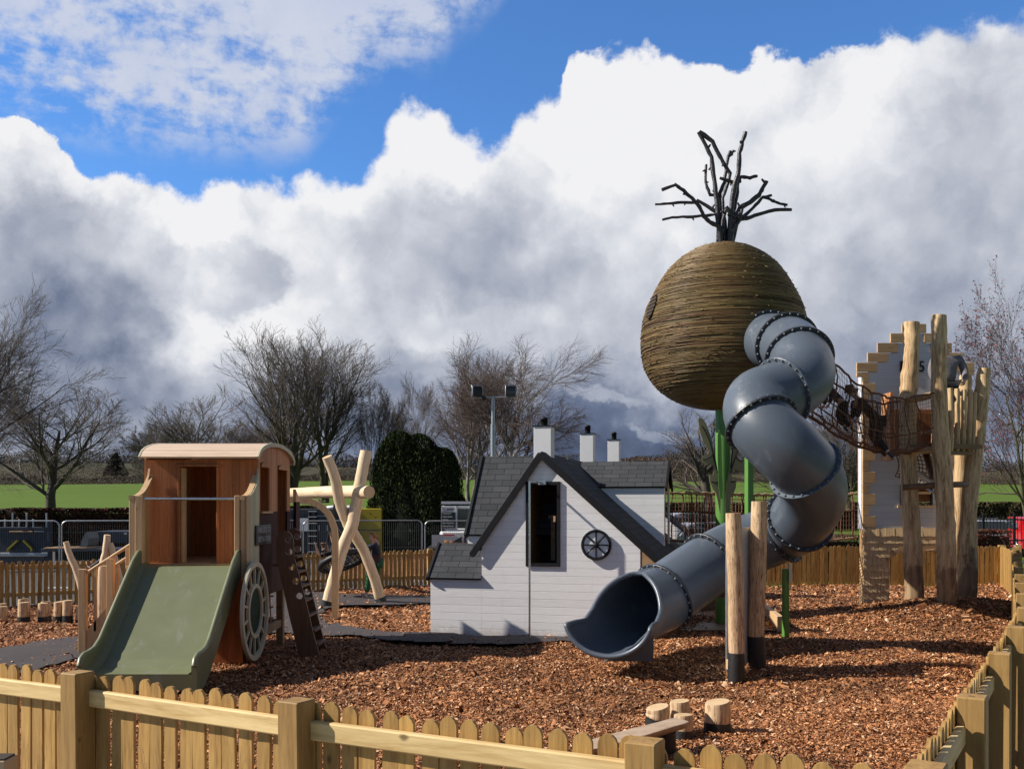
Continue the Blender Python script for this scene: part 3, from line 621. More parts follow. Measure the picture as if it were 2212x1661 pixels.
mb.prism([(y, z-.012) for y, z in arc if YF <= y <= YB] and [(YF, ZE)]+[(y, z-.015) for y, z in arc if YF < y < YB]+[(YB, ZE)], (XS-.03, 0, 0), (0, 1, 0), (0, 0, 1), (1, 0, 0), .03, 'larch_side')
mb.build('side_wall', None, W)
for y0, y1 in [(14.90, 15.48), (16.0, 16.7)]:
    mb = MB(); pr = [(y0, 2.93)]+[((y0+y1)/2-(y1-y0)/2*math.cos(a), 2.93+.085*math.sin(a)) for a in np.linspace(0.02, math.pi-.02, 9)]+[(y1, 2.93)]
    mb.prism(pr, (XS+.002, 0, 0), (0, 1, 0), (0, 0, 1), (1, 0, 0), .022, 'larch_side'); mb.build('window_head', None, W)
mb = MB(); mb.box((XS+.02, 15.19, 2.232), (.06, .64, .03), 'larch_pale'); mb.build('window_sill', None, W)
mb = MB(); mb.box((XL+.015, (YF+YB)/2, 2.0), (.03, YB-YF, 2.1), 'larch_side'); mb.prism([(YF, ZE)]+[(y, z-.015) for y, z in arc if YF < y < YB]+[(YB, ZE)], (XL, 0, 0), (0, 1, 0), (0, 0, 1), (1, 0, 0), .03, 'larch_side')
mb.build('side_wall', None, W)
mb = MB(); mb.box(((XS+XL)/2, YB-.015, 2.0), (XS-XL-.06, .03, 2.1))
mb.build('back_wall', 'larch_v', W)
mb = MB()
for (x0, x1, z0, z1) in [(-4.98, -4.86, 1.5, 2.9), (-4.48, -4.36, 1.5, 2.9), (-4.86, -4.48, 1.5, 1.68), (-4.86, -4.48, 2.26, 2.40), (-4.86, -4.48, 2.78, 2.9)]: mb.box(((x0+x1)/2, YB-.045, (z0+z1)/2), (x1-x0, .03, z1-z0))
for (z0, z1) in [(1.74, 2.2), (2.46, 2.72)]: mb.box((-4.67, YB-.04, (z0+z1)/2), (.26, .018, z1-z0))
mb.build('panel_door', 'larch_v', W)
mb = MB(); mb.box(((XS+XL)/2, (14.1+YB)/2, ZF-.025), (XS-XL-.01, YB-14.1, .05), 'larch_pale', None, .004); mb.box(((XS+XL)/2, 15.9, 1.0), (XS-XL-.1, 1.9, .08), 'sleeper'); mb.build('floor', None, W)
mb = MB(); th = .028; xa, xb = XL+.005, XS+.035
for i in range(len(arc)-1):
    (y0, z0), (y1, z1) = arc[i], arc[i+1]; d = Vector((0, y1-y0, z1-z0)).normalized(); nn = Vector((0, -d.z, d.y))*th
    a, b, c, e = [Vector(q) for q in ((xa, y0, z0), (xb, y0, z0), (xb, y1, z1), (xa, y1, z1))]
    mb.quad([a+nn, b+nn, c+nn, e+nn]); mb.quad([b, a, e, c])
    if i == 0: mb.quad([a, b, b+nn, a+nn])
rf = mb.build('roof', 'larch_roof', W)
for x0 in (xa-.022, xb-.004):
    mb = MB(); o_ = [(y, z) for y, z in arc]; up_ = []; dn = []
    for i, (y, z) in enumerate(o_):
        a, b = o_[max(i-1, 0)], o_[min(i+1, len(o_)-1)]; d = Vector((b[0]-a[0], b[1]-a[1])).normalized(); up_.append((y-d.y*.034, z+d.x*.034)); dn.append((y+d.y*.028, z-d.x*.028))
    mb.prism(up_+dn[::-1], (x0, 0, 0), (0, 1, 0), (0, 0, 1), (1, 0, 0), .026, 'sage_paint'); mb.build('roof_trim', None, rf)
# balcony posts, shoulder boards, bar
for x0, x1, sx in [(-5.54, -5.34, -1), (-4.014, -3.85, 1)]:
    mb = MB(); mb.box(((x0+x1)/2-.045*sx, 14.1, (1.40+2.484)/2), (x1-x0-.09, .10, 1.084), None, None, .006); mb.box(((x0+x1)/2+.055*sx, 14.115, (1.25+2.484)/2), (.088, .11, 1.234), None, None, .006); mb.build('corner_post', 'larch_pale', W)
    xo = (XS-.012-.075) if sx > 0 else (-5.54)
    cv = [(14.17, 2.484), (14.30, 2.50), (14.45, 2.55), (14.58, 2.63), (14.70, 2.73), (14.785, 2.80)]
    mb = MB(); mb.prism([(14.05, 2.42), (14.05, 2.484)]+cv+[(14.785, 2.72)]+[(y, z-.07) for y, z in cv[::-1][1:]], (xo, 0, 0), (0, 1, 0), (0, 0, 1), (1, 0, 0), .085); mb.build('arm_rail', 'larch_pale', W)
    xo2 = XS-.012 if sx > 0 else -5.53
    mb = MB(); mb.prism([(14.06, 1.12), (14.78, 1.12), (14.78, 2.90), (14.74, 2.80), (14.66, 2.685), (14.55, 2.60), (14.42, 2.53), (14.28, 2.49), (14.16, 2.474), (14.06, 2.474)], (xo2, 0, 0), (0, 1, 0), (0, 0, 1), (1, 0, 0), .03, 'sage_planks' if sx > 0 else 'larch_pale'); mb.build('side_board', None, W)
mb = MB(); mb.tube([(-5.36, 14.10, 2.435), (-4.0, 14.10, 2.435)], .02, 'steel', 12); mb.build('safety_bar', None, W)
mb = MB(); mb.box((-4.64, 14.19, .72), (1.42, .03, 1.36)); mb.box((-4.06, 14.22, 1.33), (.25, .10, .14), 'sleeper'); mb.build('skirt_panel', 'larch_v', W)
mb = MB(); mb.box((-3.99, 14.5, .36), (.09, .09, .76)); mb.build('support_post', 'sleeper', W)
for x, y in [(-3.92, 16.45), (-5.55, 16.45)]:
    mb = MB(); mb.box((x, y, .46), (.11, .13, .96)); mb.build('support_post', 'sleeper', W)
mb = MB(); mb.beam((-3.92, 14.6, .36), (-3.92, 16.45, .36), .07, .12); mb.beam((-5.55, 16.45, .36), (-3.92, 16.45, .36), .07, .12); mb.build('cross_beam', 'sleeper', W)
# slide
SQ = lambda L_: [(14.17-(14.17-y)*.925, z) for y, z in L_]
sl = MB(); bed = SQ( [(14.16, 1.475), (13.98, 1.45), (13.80, 1.335), (13.5, 1.10), (13.2, .865), (12.9, .63), (12.68, .46), (12.50, .345), (12.32, .275), (12.1, .245), (11.98, .235)])
x0, x1 = -5.38, -3.95
for i in range(len(bed)-1):
    (ya, za), (yb, zb) = bed[i], bed[i+1]; N_ = 14
    for j in range(N_):
        xa_, xb_ = x0+(x1-x0)*j/N_, x0+(x1-x0)*(j+1)/N_
        f = lambda x: .07*(max(0, abs((x-(x0+x1)/2)/((x1-x0)/2))-.86)/.14)**2
        sl.add([(xa_, ya, za+f(xa_)), (xb_, ya, za+f(xb_)), (xb_, yb, zb+f(xb_)), (xa_, yb, zb+f(xa_))], [(0, 1, 2, 3)], None, True)
    sl.quad([(x0, ya, za-.05), (x1, ya, za-.05), (x1, yb, zb-.05), (x0, yb, zb-.05)])
ye = bed[-1][0]; sl.quad([(x0, ye, .235), (x1, ye, .235), (x1, ye, .03), (x0, ye, .03)])
SL = sl.build('slide', 'slide_green', W)
rt = SQ([(14.17, 1.64), (14.10, 1.675), (14.0, 1.655), (13.8, 1.535), (13.2, 1.06), (12.8, .74), (12.6, .585), (12.42, .50), (12.25, .475), (12.08, .465), (11.98, .42), (11.94, .34)])
for x in (x0-.045, x1-.045):
    mb = MB(); mb.prism(rt+SQ([(11.94, .02), (12.25, .02), (12.5, .16), (12.9, .46), (14.17, 1.40)]), (x, 0, 0), (0, 1, 0), (0, 0, 1), (1, 0, 0), .07)
    mb.tube([(x+.035, y, z) for y, z in rt], .036, None, 8); mb.build('slide_side', 'slide_green', SL)
# wheel
def ringp(mb, c, r0, r1, th, m, n=48, ax='x'):
    c = Vector(c); U, V, Wd = (Vector((0, 1, 0)), Vector((0, 0, 1)), Vector((1, 0, 0))) if ax == 'x' else ax
    pts = [(math.cos(2*math.pi*i/n), math.sin(2*math.pi*i/n)) for i in range(n)]
    ring = lambda r, w_: [c+U*(r*a)+V*(r*b)+Wd*w_ for a, b in pts]
    vs = ring(r0, 0)+ring(r1, 0)+ring(r1-.008, th)+ring(r0+.008, th); fs = []
    for k in range(4):
        for i in range(n): j = (i+1) % n; k2 = (k+1) % 4; fs.append((k*n+i, k*n+j, k2*n+j, k2*n+i))
    mb.add(vs, fs, m)
for WY in (14.2,):
    c = Vector((-3.775, WY, .80)); mb = MB(); mb.lathe([(.0, 0), (.68, 0), (.68, .012), (0, .012)], c-Vector((.014, 0, 0)), 'disc_grey', 48, (1, 0, 0), False); WH = mb.build('wheel', None, W)
    mb = MB(); ringp(mb, c, .64, .725, .045, 'sage_paint'); mb.build('rim', None, WH)
    mb = MB(); ringp(mb, c, .33, .405, .042, 'sage_paint'); mb.build('inner_ring', None, WH)
    mb = MB(); mb.lathe([(0, .0), (.335, .0), (.335, .012), (0, .012)], c, 'green_dark_disc', 40, (1, 0, 0), False); mb.build('hub_disc', None, WH)
    for k in range(14):
        a = 2*math.pi*(k+.5)/14; d = Vector((0, math.cos(a), math.sin(a))); mb = MB(); mb.beam(c+d*.40+Vector((.014, 0, 0)), c+d*.645+Vector((.014, 0, 0)), .036, .028, 'sage_paint', (1, 0, 0)); mb.build('spoke', None, WH)
mb = MB(); mb.box((-3.822, 14.95, 1.89), (.022, .90, .30), None, None, .004); SG = mb.build('sign', 'sign_black', W)
text_part('lettering', 'AMBLESIDE TO', (.76, .088), (-3.8105, 14.57, 1.925), (0, 1, 0), (0, 0, 1), 'sign_letters', SG, .004, bold=.012)
text_part('lettering', 'GRETNA GREEN', (.76, .088), (-3.8105, 14.57, 1.785), (0, 1, 0), (0, 0, 1), 'sign_letters', SG, .004, bold=.012)
# climbing ladder of two curved plates with hand holes
rb = reg(560, 1200, .271)
def plate(pts, Y, holes):
    q = [rb(x, y, Y) for x, y in pts]; mb = MB(); mb.prism([(p.x, max(p.z, -.02)) for p in q], (0, Y, 0), (1, 0, 0), (0, 0, 1), (0, 1, 0), .045, 'brown_ply'); o = mb.build('ladder_side', None, LD)
    cb = MB()
    for x, y in holes:
        p = rb(x, y, Y); cb.lathe([(0, -.1), (.055, -.1), (.055, .1), (0, .1)], (p.x, p.z, 0), 'brown_ply', 8, (0, 0, 1), False)
    cb.v = [(x_, Y+.02+z_, y_) if False else (x_, Y+.02+z_, y_) for x_, y_, z_ in cb.v]; cut(o, cb)
LD = MB(); LD.box((-3.62, 15.5, 1.40), (.3, .4, .04), 'brown_ply'); LD = LD.build('climbing_ladder', None, W)
pA = [(545, 468), (510, 478), (486, 520), (479, 600), (479, 720), (505, 830), (545, 1000), (600, 1250), (650, 1450), (692, 1652), (880, 1652), (820, 1400), (770, 1180), (710, 950), (645, 700), (640, 560), (622, 500), (590, 472)]
plate(pA, 15.25, [(597, 548), (600, 662), (625, 800), (662, 930), (695, 1068)])
pB = [(650, 445), (610, 452), (590, 470), (640, 560), (645, 700), (710, 950), (770, 1180), (810, 1380), (862, 1618), (945, 1618), (900, 1400), (850, 1200), (800, 1000), (740, 760), (718, 690), (716, 540), (700, 470)]
plate(pB, 15.95, [(680, 520), (683, 635), (704, 772), (735, 905), (767, 1030)])
for x, y in [(690, 700), (700, 840), (730, 970), (765, 1100), (800, 1235), (850, 1370), (880, 1500)]:
    p = rb(x, y, 15.6); mb = MB(); mb.box((p.x-.02, 15.62, p.z), (.13, .64, .03), 'brown_ply'); mb.build('rung', None, LD)
# rope ladder under the floor
mb = MB()
for z in (.84, .66, .48): mb.tube([(-4.6, 16.1, z+.01), (-4.2, 16.1, z-.012), (-3.95, 16.1, z)], .014, 'rope_pale', 6)
for x in (-4.62, -4.02): mb.tube([(x, 16.1, 1.0), (x+.02, 16.08, .66), (x+.05, 16.06, .2)], .014, 'rope_pale', 6)
mb.build('rope_ladder', None, W)
# stair up the left side
ST = MB(); ST.box((-5.95, 15.45, .04), (.1, .9, .08), 'larch_pale'); ST = ST.build('stairs', None, W)
for k in range(6):
    x = -6.58+k*.17; z = .20+k*.21; mb = MB(); mb.box((x, 15.5, z), (.24, .80, .035), 'larch_pale'); mb.build('step', None, ST)
for y in (15.08, 15.92):
    mb = MB(); mb.beam((-6.70, y, .10), (-5.62, y, 1.40), .045, .20, 'larch_pale'); mb.build('stringer', None, ST)
    mb = MB(); mb.tube([(-6.62, y, 1.28), (-5.72, y, 1.86)], .026, 'larch_pale', 10); mb.build('handrail', None, ST)
    for i, (x, w_) in enumerate([(-6.655, .115), (-6.46, .045), (-6.22, .10), (-5.96, .055), (-5.76, .075)]):
        zt = 1.354 if i == 0 else 1.28+(x+6.62)*.644-.02; zb = 0 if i in (0, 2) else .10+(x+6.70)*1.2
        mb = MB(); mb.box((x, y, (zt+zb)/2), (w_, min(w_, .09), zt-zb), 'larch_pale', None, .004); mb.build('baluster', None, ST)
# pieces beyond the far door
mb = MB(); mb.box((-3.80, 17.15, 1.95), (.05, .30, .9), 'plum_side'); mb.prism([(17.0, 2.40), (17.30, 2.40), (17.30, 2.45), (17.2, 2.50), (17.0, 2.62)], (-3.83, 0, 0), (0, 1, 0), (0, 0, 1), (1, 0, 0), .05, 'larch_pale'); mb.build('side_board', None, W)
# ---------------------------------------------------------------- curved laminated post
AP = MB(); ra = reg(680, 1180, .2288)
cl = [(200, 300), (330, 312), (430, 322), (500, 350), (560, 395), (612, 450), (650, 520), (680, 610), (690, 700), (690, 900), (690, 1150), (690, 1400), (690, 1612)]
q = [ra(x, y, 20.0) for x, y in cl]; q[-1].z = gz(q[-1].x, 20)-.03; hw = .062; L1, L2 = [], []
for i, p in enumerate(q):
    d = (q[min(i+1, len(q)-1)]-q[max(i-1, 0)]).normalized(); L1.append((p.x-d.z*hw, p.z+d.x*hw)); L2.append((p.x+d.z*hw, p.z-d.x*hw))
for i in range(len(q)-1): AP.prism([L1[i], L1[i+1], L2[i+1], L2[i]], (0, 19.95, 0), (1, 0, 0), (0, 0, 1), (0, 1, 0), .11)
tag(AP.build('curved_post', 'larch_pale', None, (q[-1].x, 20, 0)), 'slim pale post bending over to the left at its top, in front of the swing', 'curved post')
# ---------------------------------------------------------------- white cottage
O0 = Vector((-.54, 17.37, 0)); U_ = Vector((.970, -.242, 0)).normalized(); V_h = Vector((.242, .970, 0)).normalized(); Z_ = Vector((0, 0, 1))
def Hs(s, t_, z=0): return O0+U_*s+V_h*t_+Z_*z
K = thing('play_cottage', 'white boarded play cottage with a steep dark shingle roof and three chimneys', 'play cottage', Hs(1.4, 2, 0))
ap, sl_l, sl_r = (1.10, 3.26), 1.408, .904
zl = lambda s, d=.05: ap[1]-(ap[0]-s)*sl_l-d*1.7
zr = lambda s, d=.05: ap[1]-(s-ap[0])*sl_r-d*1.35
def wallp(mb, poly, t0, th=.04, m='white_boards'): mb.prism(poly, Hs(0, t0), U_, Z_, V_h, th, m)
mb = MB()
wallp(mb, [(0, 0), (.843, 0), (.843, zl(.843)), (0, zl(0))], 0); wallp(mb, [(.843, 0), (1.40, 0), (1.40, 1.296), (.843, 1.296)], 0)
wallp(mb, [(.843, 2.725), (1.40, 2.725), (1.40, zr(1.40)), (1.10, 3.17), (.843, zl(.843))], 0); wallp(mb, [(1.40, 0), (2.825, 0), (2.825, zr(2.825)), (1.40, zr(1.40))], 0)
mb.build('front_wall', 'white_boards', K)
mb = MB(); wallp(mb, [(2.827, .9), (3.10, .9), (3.10, zr(3.10)), (2.827, zr(2.827))], .01, .03, 'ply_brown'); mb.build('side_panel', None, K)
mb = MB(); mb.prism([(0.02, 0), (4.9, 0), (4.9, 1.6), (.02, 1.6)], Hs(2.80, 0), V_h, Z_, -U_, .04, 'white_boards'); mb.prism([(.05, 0), (4.9, 0), (4.9, 1.6), (.05, 1.6)], Hs(.04, 0), V_h, Z_, -U_, .04, 'white_boards'); mb.build('side_wall', None, K)
def slab(mb, a, b, c, d, th, m='slate', mu='black_paint'):       # a,b along the eave, d,c along the ridge
    a, b, c, d = map(Vector, (a, b, c, d)); n = (b-a).cross(d-a).normalized()
    if n.z < 0: n = -n
    L_ = (b-a).length; up = (d-a).length; x = (b-a).normalized(); uv = lambda p: ((p-a).dot(x), (p-a-x*(p-a).dot(x)).length)
    T = [p+n*th/2 for p in (a, b, c, d)]; B = [p-n*th/2 for p in (a, b, c, d)]
    mb.add(T, [(0, 1, 2, 3)], m, False, [[uv(p) for p in (a, b, c, d)]]); mb.add(B, [(3, 2, 1, 0)], mu); mb.add(T+B, [(0, 4, 5, 1), (1, 5, 6, 2), (2, 6, 7, 3), (3, 7, 4, 0)], mu)
def roof(name, pts, th=.05):
    mb = MB()
    for p in pts: slab(mb, *p, th)
    return mb.build(name, None, K)
zL, zR = 1.53, 1.416; sL, sR = -.128, 3.14
RF = roof('roof', [[Hs(sL, -.065, zL), Hs(sL, 2.0, zL), Hs(ap[0], 2.0, ap[1]), Hs(ap[0], -.065, ap[1])], [Hs(sR, 4.9, zR), Hs(sR, -.065, zR), Hs(ap[0], -.065, ap[1]+.002), Hs(ap[0], 4.9, ap[1]+.002)]])
def barge(a, b, parent=None, w=.135, d=.045, ext=.03, rnd=False):
    mb = MB(); a, b = Vector(a), Vector(b); x = (b-a).normalized(); mb.beam(a, b, d, w, 'black_paint', Z_, .004, ext)
    if rnd: mb.lathe([(0, -d/2), (w/2, -d/2), (w/2, d/2), (0, d/2)], a-x*ext, 'black_paint', 16, V_h, False)
    mb.build('barge_board', None, parent or RF)
barge(Hs(sL, -.075, zL-.03), Hs(ap[0]-.02, -.075, ap[1]-.05), w=.12, d=.03, rnd=True); barge(Hs(sR, -.077, zR-.03), Hs(ap[0]+.0, -.077, ap[1]-.035), w=.12, d=.03)
# left wing behind, its ridge along the front
t0, t1, z0_, z1_ = .878, 2.05, 1.776, 3.30
WG = roof('wing_roof', [[Hs(-.545, t0, z0_), Hs(1.2, t0, z0_), Hs(1.2, t1, z1_), Hs(-.545, t1, z1_)], [Hs(1.12, 2*t1-t0, z0_), Hs(-.545, 2*t1-t0, z0_), Hs(-.545, t1, z1_+.002), Hs(1.12, t1, z1_+.002)]])
barge(Hs(-.56, t0-.02, z0_-.02), Hs(-.56, t1, z1_), WG, .12, .05, .0)
barge(Hs(-.56, 2*t1-t0, z0_-.02), Hs(-.56, t1+.01, z1_-.01), WG, .12, .05, .0)
mb = MB(); wallp(mb, [(-.50, 0), (.0, 0), (.0, z0_), (-.50, z0_)], t0+.05)
mb.prism([(t0+.05, 0), (2*t1-t0-.05, 0), (2*t1-t0-.05, z0_), (t1, z1_-.08), (t0+.05, z0_)], Hs(-.50, 0), V_h, Z_, -U_, .04, 'white_boards'); mb.build('wing_wall', None, K)
# lean-to
LR = roof('lean_to_roof', [[Hs(-.99, -.06, 1.02), Hs(-.002, -.06, 1.02), Hs(-.002, .63, 1.615), Hs(-.99, .63, 1.615)]], .04)
barge(Hs(-1.0, -.07, 1.01), Hs(-1.0, .63, 1.62), LR, .09, .05, .0)
mb = MB(); wallp(mb, [(-.965, 0), (-.002, 0), (-.002, 1.02), (-.965, 1.02)], .0); mb.prism([(0.04, 0), (.9, 0), (.9, 1.6), (.63, 1.57), (.04, 1.02)], Hs(-.925, 0), V_h, Z_, -U_, .04, 'white_boards'); mb.build('lean_to_wall', None, K)
# right wing (dormer)
t0, t1, z0_, z1_ = 2.2, 2.9, 2.69, 3.21
DR = roof('dormer_roof', [[Hs(1.3, t0, z0_), Hs(3.06, t0, z0_), Hs(3.06, t1, z1_), Hs(1.3, t1, z1_)], [Hs(3.06, 2*t1-t0, z0_), Hs(1.3, 2*t1-t0, z0_), Hs(1.3, t1, z1_+.002), Hs(3.06, t1, z1_+.002)]], .035)
for q in (t0, 2*t1-t0): barge(Hs(3.075, q+(-.03 if q == t0 else .03), z0_-.05), Hs(3.075, t1+(0 if q == t0 else .01), z1_), DR, .09, .04, .0)
mb = MB(); wallp(mb, [(1.7, 1.3), (3.0, 1.3), (3.0, 2.70), (1.7, 2.70)], t0+.05)
mb.prism([(t0+.05, 1.2), (t0+.25, 1.2), (t0+.25, 2.75), (t0+.05, 2.68)], Hs(3.0, 0), V_h, Z_, U_, .03, 'white_boards'); mb.prism([(2*t1-t0-.25, 1.2), (2*t1-t0-.05, 1.2), (2*t1-t0-.05, 2.68), (2*t1-t0-.25, 2.75)], Hs(3.0, 0), V_h, Z_, U_, .03, 'white_boards')
mb.prism([(t0+.25, 2.55), (2*t1-t0-.25, 2.55), (2*t1-t0-.25, 2.75), (t1, 3.14), (t0+.25, 2.75)], Hs(3.0, 0), V_h, Z_, U_, .03, 'ply_brown')
mb.build('dormer_wall', None, K)
# rear block
roof('rear_roof', [[Hs(-.1, 6.9, 1.6), Hs(-.1, 8.3, 1.6), Hs(1.2, 8.3, 3.36), Hs(1.2, 6.9, 3.36)], [Hs(3.2, 8.3, 1.6), Hs(3.2, 6.9, 1.6), Hs(1.2, 6.9, 3.36), Hs(1.2, 8.3, 3.36)]])
mb = MB(); wallp(mb, [(0, 0), (2.9, 0), (2.9, 1.8), (1.2, 3.30), (0, 1.7)], 7.0); mb.build('rear_wall', None, K)
# chimneys
for (px, Zc, w_, ytop, ybot, yp, cz) in [(1175.5, 17.50, .315, 922.6, 1012, 900.7, 0), (1269.5, 21.5, .29, 938, 1015, 918, 0), (1326.5, 24.5, .285, 951, 1015, 933, 0)]:
    base = P(px, ybot, Zc); top = P(px, ytop, Zc); mb = MB(); h = top.z-base.z
    mb.box((base.x, Zc, base.z+h/2), (w_, w_, h), 'white_paint', Matrix((U_, V_h, Z_)).transposed(), .004); CH = mb.build('chimney', None, K)
    mb = MB(); mb.box((base.x, Zc, top.z+.008), (w_+.03, w_+.03, .018), 'black_paint', Matrix((U_, V_h, Z_)).transposed()); mb.build('chimney_cap', None, CH)
    pz = P(px, yp, Zc).z; r = .063; mb = MB(); mb.lathe([(r, top.z+.017), (r, pz-.05), (r+.008, pz-.05), (r+.008, pz-.03), (r*.9, pz-.01), (r*.5, pz+.003), (0, pz+.006)], (base.x, Zc, 0), 'black_paint', 18); mb.build('chimney_pot', None, CH)
# doorway high in the gable
mb = MB(); a, b, z0_, z1_ = .843, 1.40, 1.296, 2.725
for (s0, s1, q0, q1) in [(a-.03, a+.028, z0_-.03, z1_+.03), (b-.028, b+.03, z0_-.03, z1_+.03), (a+.028, b-.028, z1_-.028, z1_+.03), (a+.028, b-.028, z0_-.03, z0_+.028)]: wallp(mb, [(s0, q0), (s1, q0), (s1, q1), (s0, q1)], -.035, .07, 'black_paint')
DW = mb.build('doorway_frame', None, K)
mb = MB(); wallp(mb, [(.3, 1.2), (1.9, 1.2), (1.9, 2.4), (1.55, 2.7), (.95, 2.7), (.3, 2.0)], 1.3, .03, 'dark_inside'); mb.prism([(.05, 1.2), (1.3, 1.2), (1.3, 2.8), (.05, 2.8)], Hs(a-.06, 0), V_h, Z_, U_, .02, 'sleeper'); mb.prism([(.05, 1.2), (1.3, 1.2), (1.3, 2.8), (.05, 2.8)], Hs(b+.06, 0), V_h, Z_, U_, .02, 'sleeper'); slab(mb, Hs(.3, .06, 2.62), Hs(1.9, .06, 2.30), Hs(1.9, 1.3, 2.30), Hs(.3, 1.3, 2.62), .02, 'dark_inside', 'dark_inside') if False else None  # room wall coloured near-black in place of the shade indoors
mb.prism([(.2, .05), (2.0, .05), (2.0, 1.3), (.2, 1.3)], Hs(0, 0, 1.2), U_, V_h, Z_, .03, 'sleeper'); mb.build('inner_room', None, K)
for q, t2, mm in (([(a+.25, 1.33), (a+.33, 1.33), (a+.33, 2.1), (a+.25, 2.1)], .8, 'sleeper'), ([(b-.10, 2.05), (b-.065, 2.05), (b-.065, 2.15), (b-.10, 2.15)], .02, 'larch_pale'), ([(a+.2, 2.102), (b-.05, 2.102), (b-.05, 2.16), (a+.2, 2.16)], .8, 'sleeper')):
    mb = MB(); wallp(mb, q, t2, .05, mm); mb.build('inner_rail', None, K)
# wheel ornament on a drum
c = Hs(2.07, -.042, 1.654); ax = (U_, Z_, -V_h); mb = MB(); mb.lathe([(0, 0), (.235, 0), (.235, -.038), (0, -.038)], c, 'white_paint', 36, -V_h, False); WO = mb.build('round_window', None, K)
mb = MB(); ringp(mb, c, .215, .268, .026, 'black_paint', 48, ax); mb.lathe([(.0, .05), (.03, .05), (.045, .03), (.045, 0)], c, 'black_paint', 16, -V_h); mb.build('rim', None, WO)
for k in range(8):
    a = math.pi*k/4; d = U_*math.cos(a)+Z_*math.sin(a); mb = MB(); mb.beam(c+d*.03-V_h*.018, c+d*.22-V_h*.018, .024, .022, 'black_paint', tuple(V_h)); mb.build('spoke', None, WO)
# fire pole
p = Hs(.985, -.47); mb = MB(); mb.tube([(p.x, p.y, -.02), (p.x, p.y, 2.745)], .019, 'steel', 12); FP = mb.build('fire_pole', None, K)
mb = MB(); mb.beam((p.x, p.y, 2.74), Hs(1.12, -.02, 2.74), .03, .03, 'steel'); mb.box(Hs(1.12, -.06, 2.73), (.14, .07, .07), 'galvanised', Matrix((U_, V_h, Z_)).transposed(), .008); mb.build('bracket', None, FP)
# ---------------------------------------------------------------- woven pod tower with tube slide
PC = Vector(((1562-CX)*19/FPX, 19.0, 0)); T_ = thing('pod_tower', 'tall woven egg-shaped pod on a green pole with a grey tube slide curling down', 'pod tower', PC)
prof = [(2, 528), (30, 530), (62, 540), (92, 558), (116, 580), (136, 608), (153, 640), (165, 665), (172, 690), (176.5, 728), (176, 756), (172, 785), (161, 812), (140, 839), (115, 858), (88, 871), (58, 880), (25, 884.5), (1, 885)]
pr = sorted([(HC-(y-HY)*19/FPX, r*19/FPX) for r, y in prof]); PZ = np.array([a for a, _ in pr]); PR = np.array([b for _, b in pr])
# parametrise the profile by arc length so strands lie evenly round the shoulders
sa = np.concatenate([[0], np.cumsum(np.hypot(np.diff(PZ), np.diff(PR)))]); ss = np.linspace(0, sa[-1], 400)
def sm(a): k = np.array([1, 4, 6, 4, 1])/16; return np.convolve(np.pad(a, 2, 'edge'), k, 'valid')
for _ in range(30):
    if _ == 0: Zs, Rs = np.interp(ss, sa, PZ), np.interp(ss, sa, PR)
    Zs[1:-1] = sm(Zs)[1:-1]; Rs[1:-1] = sm(Rs)[1:-1]
mb = MB(); mb.lathe([(max(Rs[i]-.010, .001), Zs[i]+(.03 if Zs[i] < 5.5 else -.03)*0) for i in range(0, 400, 10)]+[(max(Rs[-1]-.035, .001), Zs[-1]-.01)], (PC.x, PC.y, 0), 'weave_base', 64); POD = mb.build('pod', None, T_)
r_ = np.random.default_rng(5); N_, Kp = 2700, 26; vs, qs, ts = [], [], []
pal = np.array([(.19, .130, .050), (.16, .098, .040), (.22, .155, .062), (.15, .080, .038), (.19, .110, .048), (.125, .075, .034), (.22, .165, .075)])
s0 = r_.random(N_)*sa[-1]*.985+.01; s0 = np.sort(s0); Rm = np.interp(s0, ss, Rs); ln = np.minimum(r_.uniform(1.2, 3.4, N_)/np.maximum(Rm, .12), 6.0); a0 = r_.random(N_)*6.283
tt = np.linspace(0, 1, Kp)[None]; A = a0[:, None]+ln[:, None]*tt; ph = r_.random((N_, 1))*6
sv = s0[:, None]+.010*np.sin(A*r_.integers(1, 4, (N_, 1))+ph)+.006*np.sin(A*7+ph*3)+r_.normal(0, .018, (N_, 1))*(tt-.5)
sv = np.clip(sv, .005, sa[-1]-.005); rad = r_.uniform(.0045, .0080, N_)[:, None]; RR = np.interp(sv, ss, Rs)+r_.uniform(-.006, .006, (N_, 1))+.022*np.clip(tt-.96, 0, 1)*25*(r_.random((N_, 1)) < .35); ZZ = np.interp(sv, ss, Zs)
ca, sn = np.cos(A), np.sin(A); c3 = np.stack([PC.x+RR*ca, PC.y+RR*sn, ZZ], -1); ro = np.stack([ca, sn, np.zeros_like(ca)], -1)
S_ = 4; ring = []
for j in range(S_):
    th = 2*math.pi*j/S_+.4; ring.append(c3+ro*(rad*math.cos(th))[..., None]+np.array([0, 0, 1.])*(rad*math.sin(th))[..., None]*1.0)
Vv = np.stack(ring, 2).reshape(-1, 3); b_ = (np.arange(N_)[:, None, None]*Kp+np.arange(Kp-1)[None, :, None])*S_; j = np.arange(S_)[None, None]; j2 = (j+1) % S_
Q = np.stack([b_+j, b_+j2, b_+S_+j2, b_+S_+j], -1).reshape(-1, 4); tb = pal[r_.integers(0, 7, N_)]*r_.uniform(.75, 1.25, (N_, 1)); band = .90+.2*np.interp(s0*3.1 % 1, [0, .5, 1], [0, 1, 0]); tb = tb*band[:, None]
np_obj('woven_strands', Vv, Q, 'strands', POD, np.repeat(tb, Kp*S_, 0), True)
